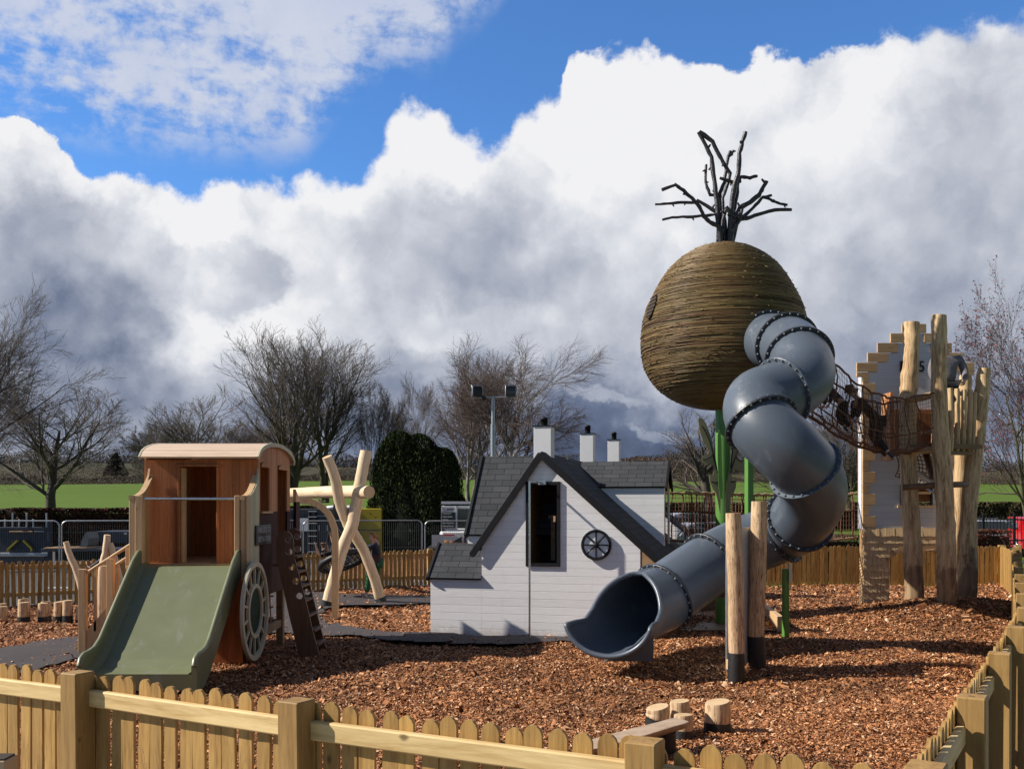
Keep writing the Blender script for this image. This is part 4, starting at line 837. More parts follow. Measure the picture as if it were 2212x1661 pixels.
# twig ends that stick out of the weave
n = 900; s1 = r_.random(n)*sa[-1]; a1 = r_.random(n)*6.283; R1 = np.interp(s1, ss, Rs); Z1 = np.interp(s1, ss, Zs); p0 = np.stack([PC.x+R1*np.cos(a1), PC.y+R1*np.sin(a1), Z1], -1)
d = np.stack([np.cos(a1+r_.choice([-1, 1], n)*1.1), np.sin(a1+r_.choice([-1, 1], n)*1.1), r_.normal(0, .5, n)], -1)*r_.uniform(.02, .06, (n, 1)); w_ = np.array([[0, 0, .007]])
Vv = np.stack([p0-w_, p0+w_, p0+d+w_*.6, p0+d-w_*.6], 1).reshape(-1, 3); i4 = np.arange(n)[:, None]*4+np.arange(4)
np_obj('twig_ends', Vv, i4, 'strands', POD, np.repeat(pal[r_.integers(0, 3, n)]*1.05, 4, 0))['kind'] = 'stuff'
a_h = math.radians(197); hz = 6.12; Rh = float(np.interp(hz, PZ, PR)); sl_ = (float(np.interp(hz+.2, PZ, PR))-float(np.interp(hz-.2, PZ, PR)))/.4
hn = Vector((math.cos(a_h), math.sin(a_h), -sl_)).normalized(); hcx = Vector((PC.x+Rh*math.cos(a_h), PC.y+Rh*math.sin(a_h), hz)); hu = hn.cross(Z_).normalized() if False else Vector((-hn.y, hn.x, 0)).normalized(); hv_ = hu.cross(hn)*-1
mb = MB(); mb.prism([(math.cos(t_)*.15, math.sin(t_)*.25) for t_ in np.linspace(0, 6.283, 25)[:-1]], hcx-hn*.06, hu, hv_, hn, .085, 'dark_inside')  # solid dark oval; the shade of the opening is put into its colour
for t_ in np.linspace(-.20, .20, 6): w_ = .145*math.sqrt(max(0, 1-(t_/.25)**2)); mb.tube([hcx+hu*(-w_)+hv_*t_+hn*.035, hcx+hu*w_+hv_*(t_+.01)+hn*.035], .008, 'weave_base', 5)
mb.build('peep_hole', None, POD)
# crown of painted branches
BR = [  # polylines in the enlargement of the crown, with a depth offset and thickness
 ([(690,860),(680,700),(672,560),(655,430),(632,260),(590,170),(545,85)], .0, 15), ([(548,82),(640,150),(690,250),(735,330),(765,370),(745,450),(712,540),(715,640),(725,860)], -.05, 12),
 ([(735,860),(725,700),(700,600),(690,510),(725,430),(735,330),(750,250),(765,215)], .10, 12), ([(745,255),(775,240),(785,212)], .10, 9), ([(755,860),(770,600),(800,430),(822,350),(828,230),(850,150),(870,82)], -.12, 15),
 ([(770,860),(785,640),(812,530),(815,440),(838,395),(900,402),(950,390)], .05, 12), ([(810,440),(750,420),(690,402)], -.10, 11), ([(690,520),(625,520),(605,470),(590,412),(597,310)], .05, 10),
 ([(700,860),(690,740),(620,705),(580,670),(550,600),(500,545),(440,490),(385,450),(290,485)], -.20, 13), ([(715,860),(700,660),(600,595),(530,555)], .15, 13), ([(530,572),(420,572),(330,580),(243,585)], .15, 9),
 ([(700,840),(665,656),(560,665),(470,672),(360,675),(292,692)], -.10, 10), ([(760,860),(780,700),(830,610),(900,570),(960,520),(990,470),(1015,425)], -.12, 15), ([(775,860),(815,690),(880,650),(940,590),(990,535),(1050,522)], .12, 11),
 ([(990,535),(1040,552),(1090,575),(1160,590)], .12, 9), ([(745,860),(800,700),(880,680),(960,655),(1070,622),(1188,622)], .02, 12), ([(750,840),(790,750),(830,690),(845,600),(820,600)], -.16, 12), ([(735,600),(770,660),(810,672),(830,640)], -.18, 11), ([(700,860),(712,700),(735,610)], -.15, 12), ([(680,860),(684,560)], .05, 12), ([(765,860),(762,640)], .08, 12)]
rc = reg(1550, 300, .3612); rg = random.Random(9)
for pts, dz_, w_ in BR:
    mb = MB(); q = [rc(x, y, 19+dz_*(0.3+1.8*(860-y)/800)) for x, y in pts]; n = len(q); L_ = []
    for i in range(n-1):
        for k in range(3): L_.append(q[i].lerp(q[i+1], k/3)+Vector([rg.gauss(0, .004) if (i or k) else 0 for _ in range(3)]))
    L_.append(q[-1]); w0 = w_*.36/1.157*19/FPX*1.08; mb.tube(L_, [w0*(1.15-.35*i/len(L_))*rg.uniform(.88, 1.14) for i in range(len(L_))], 'branch_dark', 8)
    for i in range(2, len(L_)-1, 3):
        if rg.random() < .5: dd = Vector((rg.gauss(0, 1), rg.gauss(0, .6), rg.gauss(0, 1))).normalized(); mb.tube([L_[i], L_[i]+dd*w0*rg.uniform(1.8, 3.0)], [w0*.7, w0*.4], 'branch_dark', 6)
    mb.build('branch', None, T_)
# poles
mb = MB(); mb.tube([(PC.x, 19, gz(PC.x, 19)-.05), (PC.x, 19, 4.35)], .148, 'green_paint', 28); mb.build('main_pole', None, T_)
p2 = P(1618, 1370, 16.2); mb = MB(); mb.box((p2.x, 16.2, 1.70), (.11, .11, 3.46), 'green_paint', Matrix.Rotation(R(18), 3, 'Z'), .006); mb.build('support_pole', None, T_)
p3 = P(1697, 1380, 16.45); mb = MB(); mb.box((p3.x, 16.45, .62), (.095, .095, 1.30), 'green_paint', Matrix.Rotation(R(10), 3, 'Z'), .006); mb.box((p3.x+.06, 16.38, 1.20), (.05, .03, .30), 'galvanised'); mb.build('support_pole', None, T_)
# cut-out leaves clasping the pole
rl = reg(1640, 1000, .2407)
lf = [(445,180),(438,215),(450,290),(470,370),(495,450),(530,495),(552,530),(530,565),(490,580),(470,600),(485,640),(520,680),(560,660),(600,680),(605,730),(590,780),(555,775),(560,850),(590,920),(620,960),(640,1040),(668,1200),(672,1060),(668,900),(650,780),(625,640),(598,520),(590,440),(560,350),(520,240),(480,190)]
mb = MB(); Q_ = [rl(x, y, 18.80) for x, y in lf]
def fan(mb, Q_, spine, Y, th=.018, m='leaf_olive'): mb.prism([(p.x, p.z) for p in Q_], (0, Y, 0), (1, 0, 0), (0, 0, 1), (0, 1, 0), th, m)
fan(mb, Q_, None, 18.80); L0 = mb.build('leaf', None, T_)
mb = MB()
for pts in [[(480,270),(520,340),(560,430),(585,530),(600,600),(630,720)], [(490,622),(530,610),(565,590),(583,560)], [(578,845),(610,858),(650,850)], [(602,285),(604,450),(615,620),(640,760)]]:
    mb.tube([rl(x, y, 18.79) for x, y in pts], .010, 'black_paint', 6)
mb.build('leaf_vein', None, L0)
mb = MB(); mir = [(1380-x+10, y+60) for x, y in lf]; fan(mb, [rl(x, y, 18.82) for x, y in mir], None, 18.82); L1_ = mb.build('leaf', None, T_)
mb = MB()
for pts in [[(860,480),(830,580),(790,690),(775,760)], [(830,590),(855,620),(895,640)], [(775,850),(800,850),(820,838)], [(800,440),(790,560),(778,700)]]: mb.tube([rl(x, y, 18.81) for x, y in pts], .010, 'black_paint', 6)
mb.build('leaf_vein', None, L1_)
mb = MB(); fan(mb, [rl(x, y, 18.70) for x, y in [(655,305),(640,370),(640,600),(652,900),(668,1025),(690,1028),(694,900),(684,640),(680,420),(668,320)]], None, 18.70, .02, 'green_paint'); fan(mb, [rl(x, y, 18.72) for x, y in [(600,210),(592,260),(596,300),(608,300),(612,255)]], None, 18.72, .02, 'leaf_olive'); mb.build('leaf', None, T_)
# tube slide
CT = [(1640,736,18.3,0),(1661,738,17.55,1),(1701,745,16.75,1),(1727,776,16.0,1),(1733,815,15.45,0),(1690,848,15.15,1),(1637,868,14.9,0),(1643,914,14.55,1),(1690,962,14.35,0),(1740,1014,14.45,1),(1758,1070,14.95,0),(1728,1122,15.55,1),(1692,1146,16.05,1),(1610,1180,16.15,0),(1531,1221,15.75,1),(1432,1289,15.1,1)]
pts = [P(x, y, Z) for x, y, Z, _ in CT]; DENS = 8; path = []; RINGI = []
for i in range(len(pts)-1):
    a, b, c_, d = pts[max(i-1, 0)], pts[i], pts[i+1], pts[min(i+2, len(pts)-1)]
    if CT[i][3]: RINGI.append(len(path))
    for k in range(DENS):
        f = k/DENS; path.append(.5*((2*b)+(c_-a)*f+(2*a-5*b+4*c_-d)*f*f+(3*b-a-3*c_+d)*f**3))
RINGI.append(len(path)); path.append(pts[-1])
for _ in range(3): path = [path[0]]+[(path[i-1]+path[i]*2+path[i+1])/4 for i in range(1, len(path)-1)]+[path[-1]]
RT = .50
TS = MB(); TS.box(P(1660, 738, 17.9), (.3, .3, .3), 'slide_grey'); TS = TS.build('tube_slide', None, T_)
TG = [(path[min(i+1, len(path)-1)]-path[max(i-1, 0)]).normalized() for i in range(len(path))]
idx = [0]+RINGI
for k in range(len(idx)-1):
    a, b = idx[k], idx[k+1]; mb = MB(); mb.tube(path[a:b+1], RT, 'slide_grey', 40, False); mb.build('tube_section', None, TS)
for i in RINGI:
    c, d = path[i], TG[i]; mb = MB(); x = d.orthogonal().normalized(); y = d.cross(x)
    mb.lathe([(RT+.001, -.022), (RT+.060, -.022), (RT+.066, -.016), (RT+.066, .016), (RT+.060, .022), (RT+.001, .022)], c, 'flange_dark' if i not in (RINGI[3], RINGI[5]) else 'slide_grey', 44, d, False); 
    for j in range(24):
        a = 2*math.pi*j/24; q = c+(x*math.cos(a)+y*math.sin(a))*(RT+.036)
        for sg in (-1, 1): mb.lathe([(0, .034), (.010, .032), (.018, .022), (.020, .012), (.020, .0)], q+d*.016*sg, 'bolt_grey', 7, d*sg)
    mb.build('flange', None, TS)
# open run-out
E = [path[-1], path[-1]+TG[-1]*.22]
ex = [path[-1]-TG[-1]*.12, path[-1]+TG[-1]*.05, P(1404, 1301, 14.82), P(1380, 1311, 14.50), P(1359, 1321, 14.15), P(1341, 1329, 13.80), P(1326, 1333, 13.48), P(1313, 1334, 13.20)]
EP = []
for i in range(len(ex)-1):
    a, b, c_, d = ex[max(i-1, 0)], ex[i], ex[i+1], ex[min(i+2, len(ex)-1)]
    for k in range(8):
        f = k/8; EP.append(.5*((2*b)+(c_-a)*f+(2*a-5*b+4*c_-d)*f*f+(3*b-a-3*c_+d)*f**3))
EP.append(ex[-1]); n = len(EP); NJ = 36; grid = []; thick = .022
for i, c in enumerate(EP):
    s = i/(n-1); d = (EP[min(i+1, n-1)]-EP[max(i-1, 0)]).normalized(); side = d.cross(Z_).normalized(); up = side.cross(d).normalized()
    ph = np.interp(s, [0, .38, .46, .54, .62, .72, .86, 1], [3.14159, 3.1415, 2.72, 2.15, 1.62, 1.40, 1.40, 1.34]); rr = RT*np.interp(s, [0, .55, .8, 1], [1, 1.0, 1.08, 1.22])
    row = []
    for j in range(NJ+1):
        a = -ph+2*ph*j/NJ; row.append(c+side*(math.sin(a)*rr)-up*(math.cos(a)*rr*np.interp(s, [0, .55, .8, 1], [1, 1, .94, .86])))
    grid.append(row)
mb = MB(); vs = [p for row in grid for p in row]; w_ = NJ+1
mb.add(vs, [(i*w_+j, i*w_+j+1, (i+1)*w_+j+1, (i+1)*w_+j) for i in range(n-1) for j in range(NJ)], 'slide_grey', True); CHT = mb.build('run_out', None, TS)
md = CHT.modifiers.new('thickness', 'SOLIDIFY'); md.thickness = .03; md.offset = 0
k0 = next(i for i in range(n) if i/(n-1) > .395)
rim = [grid[i][0] for i in range(k0, n)]; rim2 = [grid[i][NJ] for i in range(k0, n)]
loop = rim+grid[-1][1:-1]+rim2[::-1]; mb = MB(); mb.tube(loop+[loop[0]], .036, 'slide_grey', 10, False); mb.build('rolled_rim', None, CHT)
# moulded foot
mb = MB(); fq = [P(x, y, 13.72) for x, y in [(1412, 1352), (1412, 1428), (1306, 1428), (1330, 1416), (1372, 1392), (1396, 1368)]]
mb.prism([(p.x-fq[0].x, max(p.z, -.04)) for p in fq], (fq[0].x, 13.72, 0), Vector((1, 0, 0)), Z_, Vector((-.1, .9, 0)), .05, 'slide_grey'); mb.build('foot', None, TS)
# ---------------------------------------------------------------- stone-edged tower house
r6 = reg(2060, 750, .5118)
TZ = 21.3; TW = thing('tower_house', 'tall narrow play tower with a stepped gable, grey boards, timber quoins and a shingled foot', 'play tower', P(1977, 1320, TZ))
def txz(x, y): p = r6(x, y, TZ); return (p.x, p.z)
steps = [(378, 498, 117, 163), (322, 555, 163, 210), (258, 623, 210, 258), (210, 676, 258, 304), (157, 733, 306, 352)]
# boarded face, cut in rows so the window and doorway are open
mb = MB()
def brd(x0, y0, x1, y1): (a, b), (c, d) = txz(x0, y0), txz(x1, y1); mb.box(((a+c)/2, TZ+.03, (b+d)/2), (abs(c-a), .04, abs(b-d)))
brd(385, 163, 500, 210); brd(325, 210, 560, 258); brd(262, 258, 625, 304); brd(215, 304, 675, 352); brd(190, 352, 700, 535)
brd(190, 535, 330, 745); brd(545, 535, 700, 745); brd(190, 745, 700, 900); brd(190, 900, 372, 1003); brd(527, 900, 700, 1003); brd(190, 1003, 700, 1118)
mb.build('front_wall', 'grey_boards', TW)
rq = random.Random(4)
def block(x0, y0, x1, y1, d=0., nm='quoin'):
    (a, b), (c, e) = txz(x0, y0), txz(x1, y1); mb = MB(); mb.box(((a+c)/2, TZ-.006-d, (b+e)/2), (abs(c-a)-.006, .05, abs(b-e)-.006), 'oak_block', None, .006); mb.build(nm, None, TW)
for (x0, x1, ya, yb) in steps:
    w_ = 58 if x0 > 370 else (70 if x0 > 300 else 102)
    if x0 == 378: block(378, 117, 436, 162, 0, 'gable_block'); block(440, 117, 498, 162, 0, 'gable_block')
    else: block(x0, ya, x0+w_, yb-1, 0, 'gable_block'); block(x1-w_, ya, x1, yb-1, 0, 'gable_block')
block(157, 353, 187, 378, 0, 'gable_block'); block(700, 345, 733, 368, 0, 'gable_block')
y = 353
for k in range(14):
    w_ = 32 if k % 2 == 0 else 64; h_ = 52 if k % 2 == 0 else 55; block(186, y, 186+w_, min(y+h_, 1117)); block(705-w_, y, 705, min(y+h_, 1117)); y += h_+.6
    if y > 1100: break
# body behind the face
(a, _), (c, _) = txz(186, 0), txz(705, 0); zt = txz(0, 352)[1]; zb = txz(0, 1118)[1]; D_ = .20
mb = MB()
for x in (a+.015, c-.015): mb.box((x, TZ+.05+D_/2, (zt+zb)/2), (.03, D_, zt-zb), 'grey_boards')
mb.box(((a+c)/2, TZ+.05+D_, (zt+zb)/2+.3), (c-a, .03, zt-zb-.6), 'larch_side'); mb.build('side_wall', None, TW)
mb = MB(); mb.box(((a+c)/2, TZ+.13, r6(0, 692, TZ).z-.03), (c-a-.08, .16, .05), 'sleeper'); mb.build('floor', None, TW)
mb = MB()
for (x0, y0, x1, y1) in [(330, 535, 352, 745), (523, 535, 545, 745), (352, 535, 523, 556)]: p, q = txz(x0, y0), txz(x1, y1); mb.box(((p[0]+q[0])/2, TZ-.01, (p[1]+q[1])/2), (q[0]-p[0], .05, p[1]-q[1]), 'larch_side')
mb.build('doorway_frame', None, TW)
mb = MB()
for (x0, y0, x1, y1) in [(357, 1003, 548, 1014), (372, 900, 380, 1003), (519, 900, 527, 1003), (380, 900, 519, 906), (380, 936, 519, 948), (446, 948, 454, 1003)]: p, q = txz(x0, y0), txz(x1, y1); mb.box(((p[0]+q[0])/2, TZ-.012, (p[1]+q[1])/2), (q[0]-p[0], .06, p[1]-q[1]), 'larch_pale' if y1-y0 < 20 else 'black_paint')
mb.build('window_frame', None, TW)
# shingled foot: left and right piers, arch between
def inpier(x, y): return x < 318 or x > 600 or y < 1200 or (y < 1240 and (x < 330 or x > 560))
mb = MB(); row = 0; y = 1117
while y < 1545:
    x = 190-(row % 2)*9
    while x < 700:
        w_ = rq.uniform(15, 30)
        ytop = 1205+ (1-min(1, abs((x+w_/2)-455)/150)**2)*-0+0
        if x+w_ < 322 or x > 592 or y < 1190:
            x1_ = min(x+w_, 705); x0_ = max(x, 188); p, q = txz(x0_, y-4), txz(x1_-1.2, y+37+rq.uniform(-2, 2)); h = p[1]-q[1]
            M_ = Matrix.Rotation(R(-9+rq.uniform(-1, 1)), 3, 'X'); mb.box(((p[0]+q[0])/2, TZ-.022-rq.uniform(0, .008), (p[1]+q[1])/2), (q[0]-p[0], .022, h), 'shake', M_)
        x += w_
    y += 34; row += 1
mb.build('shingles', None, TW)
(g0, _), (g1, _) = txz(188, 0), txz(320, 0); (g2, _), (g3, _) = txz(594, 0), txz(705, 0); zz = txz(0, 1118)[1]; za_ = txz(0, 1205)[1]
for x0, x1 in ((g0, g1), (g2, g3)):
    mb = MB(); mb.box(((x0+x1)/2, TZ+.10, zz/2), (x1-x0, .16, zz), 'oak_block'); mb.build('pier', None, TW)
mb = MB(); mb.box(((g1+g2)/2, TZ+.10, (zz+za_)/2), (g2-g1, .16, zz-za_), 'oak_block'); mb.build('lintel', None, TW)
for k in range(11):
    t0 = math.pi*(k/11); ca_ = Vector(((g1+g2)/2, TZ-.05, txz(0, 1262)[1])); rx_, rz_ = (g2-g1)/2+.05, .30
    pa = [ca_+Vector((-math.cos(t0+.01)*rx_, 0, math.sin(t0+.01)*rz_)), ca_+Vector((-math.cos(t0+math.pi/11-.01)*rx_, 0, math.sin(t0+math.pi/11-.01)*rz_)), ca_+Vector((-math.cos(t0+math.pi/11-.01)*(rx_-.10), 0, math.sin(t0+math.pi/11-.01)*(rz_-.12))), ca_+Vector((-math.cos(t0+.01)*(rx_-.10), 0, math.sin(t0+.01)*(rz_-.12)))]
    mb = MB(); mb.prism([(p.x, p.z) for p in pa], (0, TZ-.05, 0), (1, 0, 0), (0, 0, 1), (0, 1, 0), .08, 'oak_block'); mb.build('arch_block', None, TW)
for s_, x0, x1 in (('1', 371, 386), ('5', 464, 489)): p = txz(x0, 350); q = txz(x1, 296); text_part('numeral', s_, (q[0]-p[0], q[1]-p[1]), (p[0], TZ-.01, p[1]), (1, 0, 0), (0, 0, 1), 'black_paint', TW, .02)
# ---------------------------------------------------------------- log tower in front of it
LT = thing('log_tower', 'climbing tower of tall peeled logs holding a fenced platform', 'log tower', (8.9, 20, 0))
def logp(nm, pts, Y, w, mat='log_gold', seed=0, foot=True):
    q = [r6(x, y, Y if not isinstance(Y, (list, tuple)) else Y[0]+(Y[1]-Y[0])*(y-pts[0][1])/(pts[-1][1]-pts[0][1])) for x, y in pts]
    if foot: q[-1].z = gz(q[-1].x, q[-1].y)-.1
    mb = MB(); rough_log(mb, q, [k*.5*.5118/1.157*q[i].y/FPX for i, k in enumerate(w)], mat, 'log_end', 18, seed, .05, 5, .015); return mb.build(nm, None, LT)
logp('log_post', [(430,110),(430,200),(425,300),(417,400),(411,500),(412,700),(415,900),(430,1150),(436,1300),(443,1478)], 19.9, [75,72,73,84,82,80,76,84,88,98], seed=1)
logp('log_post', [(563,74),(561,300),(566,600),(576,780),(590,1000),(598,1250),(600,1540)], 19.2, [72,74,80,84,86,92,92], seed=2)
logp('log_post', [(783,334),(772,450),(752,620),(732,800),(708,1000),(703,1200),(698,1488)], 20.3, [62,68,72,76,74,92,92], seed=3)
logp('log_post', [(692,370),(688,500),(672,760),(662,950),(655,1180),(652,1400)], 21.0, [58,60,62,62,56,52], seed=4)
# platform with half-log edge and railing
z0_ = r6(480, 735, 20).z; mb = MB(); mb.box((r6(562, 0, 20).x, 20.15, z0_+.06), (1.40, 1.1, .09), 'sleeper'); mb.build('platform', None, LT)
mb = MB(); mb.tube([r6(395, 738, 19.65), r6(530, 732, 19.45)], .075, 'log_gold', 12); mb.build('edge_log', None, LT)
mb = MB(); mb.tube([r6(575, 742, 19.5), r6(715, 745, 20.0)], .06, 'sleeper', 10); mb.build('edge_log', None, LT)
mb = MB(); rough_log(mb, [r6(395, 470, 19.7), r6(460, 480, 19.65), r6(530, 462, 19.45)], [.07, .075, .065], 'log_gold', 'log_end', 12, 9); mb.build('rail_log', None, LT)
mb = MB(); mb.tube([r6(590, 450, 19.72), r6(735, 462, 20.3)], .05, 'log_gold', 10); mb.build('rail_log', None, LT)
mb = MB(); mb.tube([r6(590, 640, 19.72), r6(725, 650, 20.3)], .045, 'log_gold', 10); mb.build('rail_log', None, LT)
rp = random.Random(8)
for k, (xt, xb, yt, w_) in enumerate([(616, 618, 430, 27), (650, 648, 433, 26), (684, 676, 438, 26), (716, 703, 440, 24), (738, 722, 450, 22)]):
    Y = 19.62+k*.11; mb = MB(); rough_log(mb, [r6(xt, yt, Y), r6((xt+xb)/2+3, 580, Y), r6(xb, 738, Y)], [w_*.5*.5118/1.157*Y/FPX*q for q in (.93, 1, 1.02)], 'log_gold', 'log_end', 12, k+20, .03); mb.build('railing_post', None, LT)
mb = MB(); mb.tube([r6(385, 915, 19.5), r6(560, 903, 19.2), r6(695, 900, 19.9)], .062, 'brown_ply', 12, mcap='log_end'); mb.build('cross_bar', None, LT)
mb = MB(); mb.tube([r6(500, 755, 20.6), r6(532, 870, 20.0)], .065, 'brown_ply', 12); mb.build('cross_bar', None, LT)
mb = MB(); rough_log(mb, [r6(466, 850, 20.5), r6(500, 872, 20.2), r6(545, 905, 19.9)], [.07, .07, .06], 'log_pale', 'log_end', 12, 40); mb.build('cross_bar', None, LT)
mb = MB(); mb.tube([r6(455, 895, 20.8), r6(545, 945, 20.2)], .025, 'panel_grey', 8); mb.build('cross_bar', None, LT)
mb = MB(); mb.box((r6(395, 0, 19.8).x-.16, 20.3, r6(0, 620, 20.3).z), (.07, .5, 1.4), 'larch_side'); mb.build('side_plank', None, LT)
# ---------------------------------------------------------------- rope tunnel from the pod to the platform
NTn = thing('rope_tunnel', 'sagging brown rope-net walkway strung from the pod to the log platform', 'rope bridge', P(1900, 950, 19.2))
topf = [(-60, 190), (35, 285), (90, 345), (150, 400), (200, 433), (250, 455), (300, 470), (350, 480), (400, 482), (450, 470), (535, 452)]
botf = [(-90, 545), (0, 605), (60, 650), (150, 700), (200, 720), (250, 735), (300, 747), (350, 752), (400, 748), (450, 740), (540, 705)]
def lerp_list(L_, t):
    k = t*(len(L_)-1); i = min(int(k), len(L_)-2); f = k-i; a, b, c_, d = L_[max(i-1, 0)], L_[i], L_[i+1], L_[min(i+2, len(L_)-1)]
    return tuple(.5*((2*b[q])+(c_[q]-a[q])*f+(2*a[q]-5*b[q]+4*c_[q]-d[q])*f*f+(3*b[q]-a[q]-3*c_[q]+d[q])*f**3) for q in (0, 1))
def netpt(t, s):                                      # s: 0 top of the near side ... .5 middle of the floor ... 1 top of the far side
    Yc = 18.6+.95*t; hw = .42; T0 = lerp_list(topf, t); B0 = lerp_list(botf, t)
    a = (s-.5)*2; side = -1 if a < 0 else 1; a = abs(a)
    if a < .36: u, v = a/.36*.72, 0.0+.10*(a/.36)**2
    else: q = (a-.36)/.64; u, v = .72+.28*math.sin(q*1.57)**.8, .10+.90*q
    Y = Yc+side*hw*u; p = r6(*B0, Yc-.3*hw); q = r6(*T0, Yc-hw); x = p.x+(q.x-p.x)*v; z = p.z+(q.z-p.z)*v
    return Vector((x, Y, z))
rn = random.Random(12); NU, NV = 74, 34
grid = [[netpt(i/NU, j/NV)+Vector([rn.gauss(0, .007) for _ in range(3)]) for j in range(NV+1)] for i in range(NU+1)]
mb = MB()
for i in range(NU+1): mb.tube(grid[i], .0038, 'rope_net', 3, False, smooth=False)
for j in range(NV+1): mb.tube([grid[i][j] for i in range(NU+1)], .0038, 'rope_net', 3, False, smooth=False)
mb.build('netting', None, NTn)
for j in (0, 8, 13, 17, 21, 26, NV):
    mb = MB(); mb.tube([grid[i][j]+Vector((0, 0, .015*math.sin(i*.5+j))) for i in range(0, NU+1, 2)], .021 if j in (0, NV, 13, 17) else .014, 'rope_brown', 7); mb.build('rope', None, NTn)
for i in range(3, NU, 8):
    mb = MB(); mb.tube([grid[min(NU, max(0, i+int(2*math.sin(j*.7+i))))][j] for j in range(0, NV+1, 2)], .013, 'rope_brown', 6); mb.build('rope', None, NTn)
# lower net under the platform
mb = MB(); lo = lambda u, v: r6(345+u*185+20*math.sin(v*3), 745+v*115+u*60*v, 20.6+.2*u)
for i in range(12): mb.tube([lo(i/11, j/8) for j in range(9)], .011, 'rope_brown', 5, False)
for j in range(9): mb.tube([lo(i/11, j/8) for i in range(12)], .011, 'rope_brown', 5, False)
mb.build('climbing_net', None, LT)
# ---------------------------------------------------------------- rope bridge behind, cottage to tower
RBr = thing('rope_bridge', 'low rope-net bridge behind the tube slide, from the cottage gable to the tower', 'rope bridge', (5.5, 21.5, 0))
A0, A1 = Vector((3.35, 19.9, 0)), Vector((7.55, 22.0, 0)); side_ = (A1-A0).normalized().cross(Z_)
def rbp(u, v, sd): p = A0.lerp(A1, u)+side_*sd; sag = -.10*math.sin(u*math.pi); return Vector((p.x, p.y, 1.62+v*.98+sag*(1-.6*v)+.0*v))
mb = MB(); nu = 56
for sd in (.35, -.35):
    for i in range(nu+1): mb.tube([rbp(i/nu, v, sd) for v in (0, .5, 1)], .005, 'rope_net', 3, False, smooth=False)
    for j in range(11): mb.tube([rbp(i/20, j/10, sd) for i in range(21)], .005, 'rope_net', 3, False, smooth=False)
for i in range(nu+1): mb.tube([rbp(i/nu, 0, .35), rbp(i/nu, -.03, 0), rbp(i/nu, 0, -.35)], .009, 'rope_net', 4, False)
mb.build('netting', None, RBr)
for sd in (.35, -.35):
    for v, r in ((1, .026), (.62, .015), (0, .030)):
        mb = MB(); mb.tube([rbp(i/60, v, sd)+(Vector((0, 0, .012*math.sin(i*2.2))) if v == 1 else Vector()) for i in range(61)], r, 'rope_pale' if v != .62 else 'rope_brown', 6, jit=.15, rng=rn); mb.build('rope', None, RBr)
    for i in range(0, 15):
        u = (i+.5)/15; mb = MB(); mb.tube([rbp(u+rn.uniform(-.008, .008), v, sd) for v in (0, .25, .5, .75, 1)], .014, 'rope_brown', 6); mb.build('rope', None, RBr)
# ---------------------------------------------------------------- pair of logs with a panel
LP_ = thing('activity_post_pair', 'two upright peeled logs with black-painted feet and a grey panel fixed behind them', 'activity posts', P(1610, 1455, 13.4))
def blackfoot(mb, pts, rad, ysplit, seed, mat='log_speck'):
    """log whose lower end is tarred: two lengths butted"""
    rough_log(mb, pts, rad, mat, 'log_end', 22, seed, .02, 6, .008)
def twolog(parent, top, split, bot, r, seed, mat='log_speck', rt=None, n=22, footname='tarred_foot', logname='log'):
    mb = MB(); rough_log(mb, [top, top.lerp(split, .5)+Vector((.006, 0, 0)), split], [(rt or r)*.96, r*.99, r], mat, 'log_end', n, seed, .008, 4, .003); o = mb.build(logname, None, parent)
    mb = MB(); rough_log(mb, [split+Vector((0, 0, .004)), bot], [r*1.03, r*1.05], 'tar_black', 'tar_black', n, seed+1, .01, 3, .0); mb.build(footname, None, parent); return o
a = P(1584, 1108, 13.0); s_ = P(1591, 1410, 13.0); b_ = P(1590, 1475, 13.0); b_.z = gz(b_.x, b_.y)-.05; twolog(LP_, a, s_, b_, .108, 50)
a = P(1640, 1083, 13.85); s_ = P(1633, 1374, 13.85); b_ = P(1637, 1450, 13.85); b_.z = gz(b_.x, b_.y)-.05; twolog(LP_, a, s_, b_, .117, 60)
q0, q1 = P(1567, 1147, 13.15), P(1626, 1147, 14.1); zlo = .10; d = (q1-q0); d.z = 0; L_ = d.length; d.normalize(); nn = d.cross(Z_)
mb = MB(); mb.prism([(0, zlo), (L_, zlo), (L_, 2.03), (.05, 2.03), (0, 1.97)], (q0.x, q0.y, 0), d, Z_, nn, .018, 'panel_grey', 'galvanised'); mb.build('panel', None, LP_)
for z in (1.80, .2):
    mb = MB(); mb.box(P(1571, 1090, 13.12)*Vector((1, 1, 0)).x if False else (q0.x+.05, q0.y-.03, z), (.085, .14, .13), 'larch_pale', None, .004); mb.build('spacer_block', None, LP_)
# sandpit frame of sleepers
SB = MB(); a, b, c, d = (3.05, 17.9), (4.95, 17.9), (5.35, 21.2), (3.7, 21.4)
SBT = thing('sandpit', 'low dark sleeper-edged sandpit beneath the pod', 'sandpit', (4.2, 19.6, 0))
mb = MB(); mb.quad([(a[0], a[1], .045), (b[0], b[1], .045), (c[0], c[1], .045), (d[0], d[1], .045)], 'sleeper'); mb.build('bed', None, SBT)
for p, q, m_ in ((b, c, 'larch_pale'), (c, d, 'sleeper'), (d, a, 'sleeper')): mb = MB(); mb.beam((*p, .15), (*q, .15), .12, .28, m_, (0, 0, 1), .006); mb.build('edge_board', None, SBT)
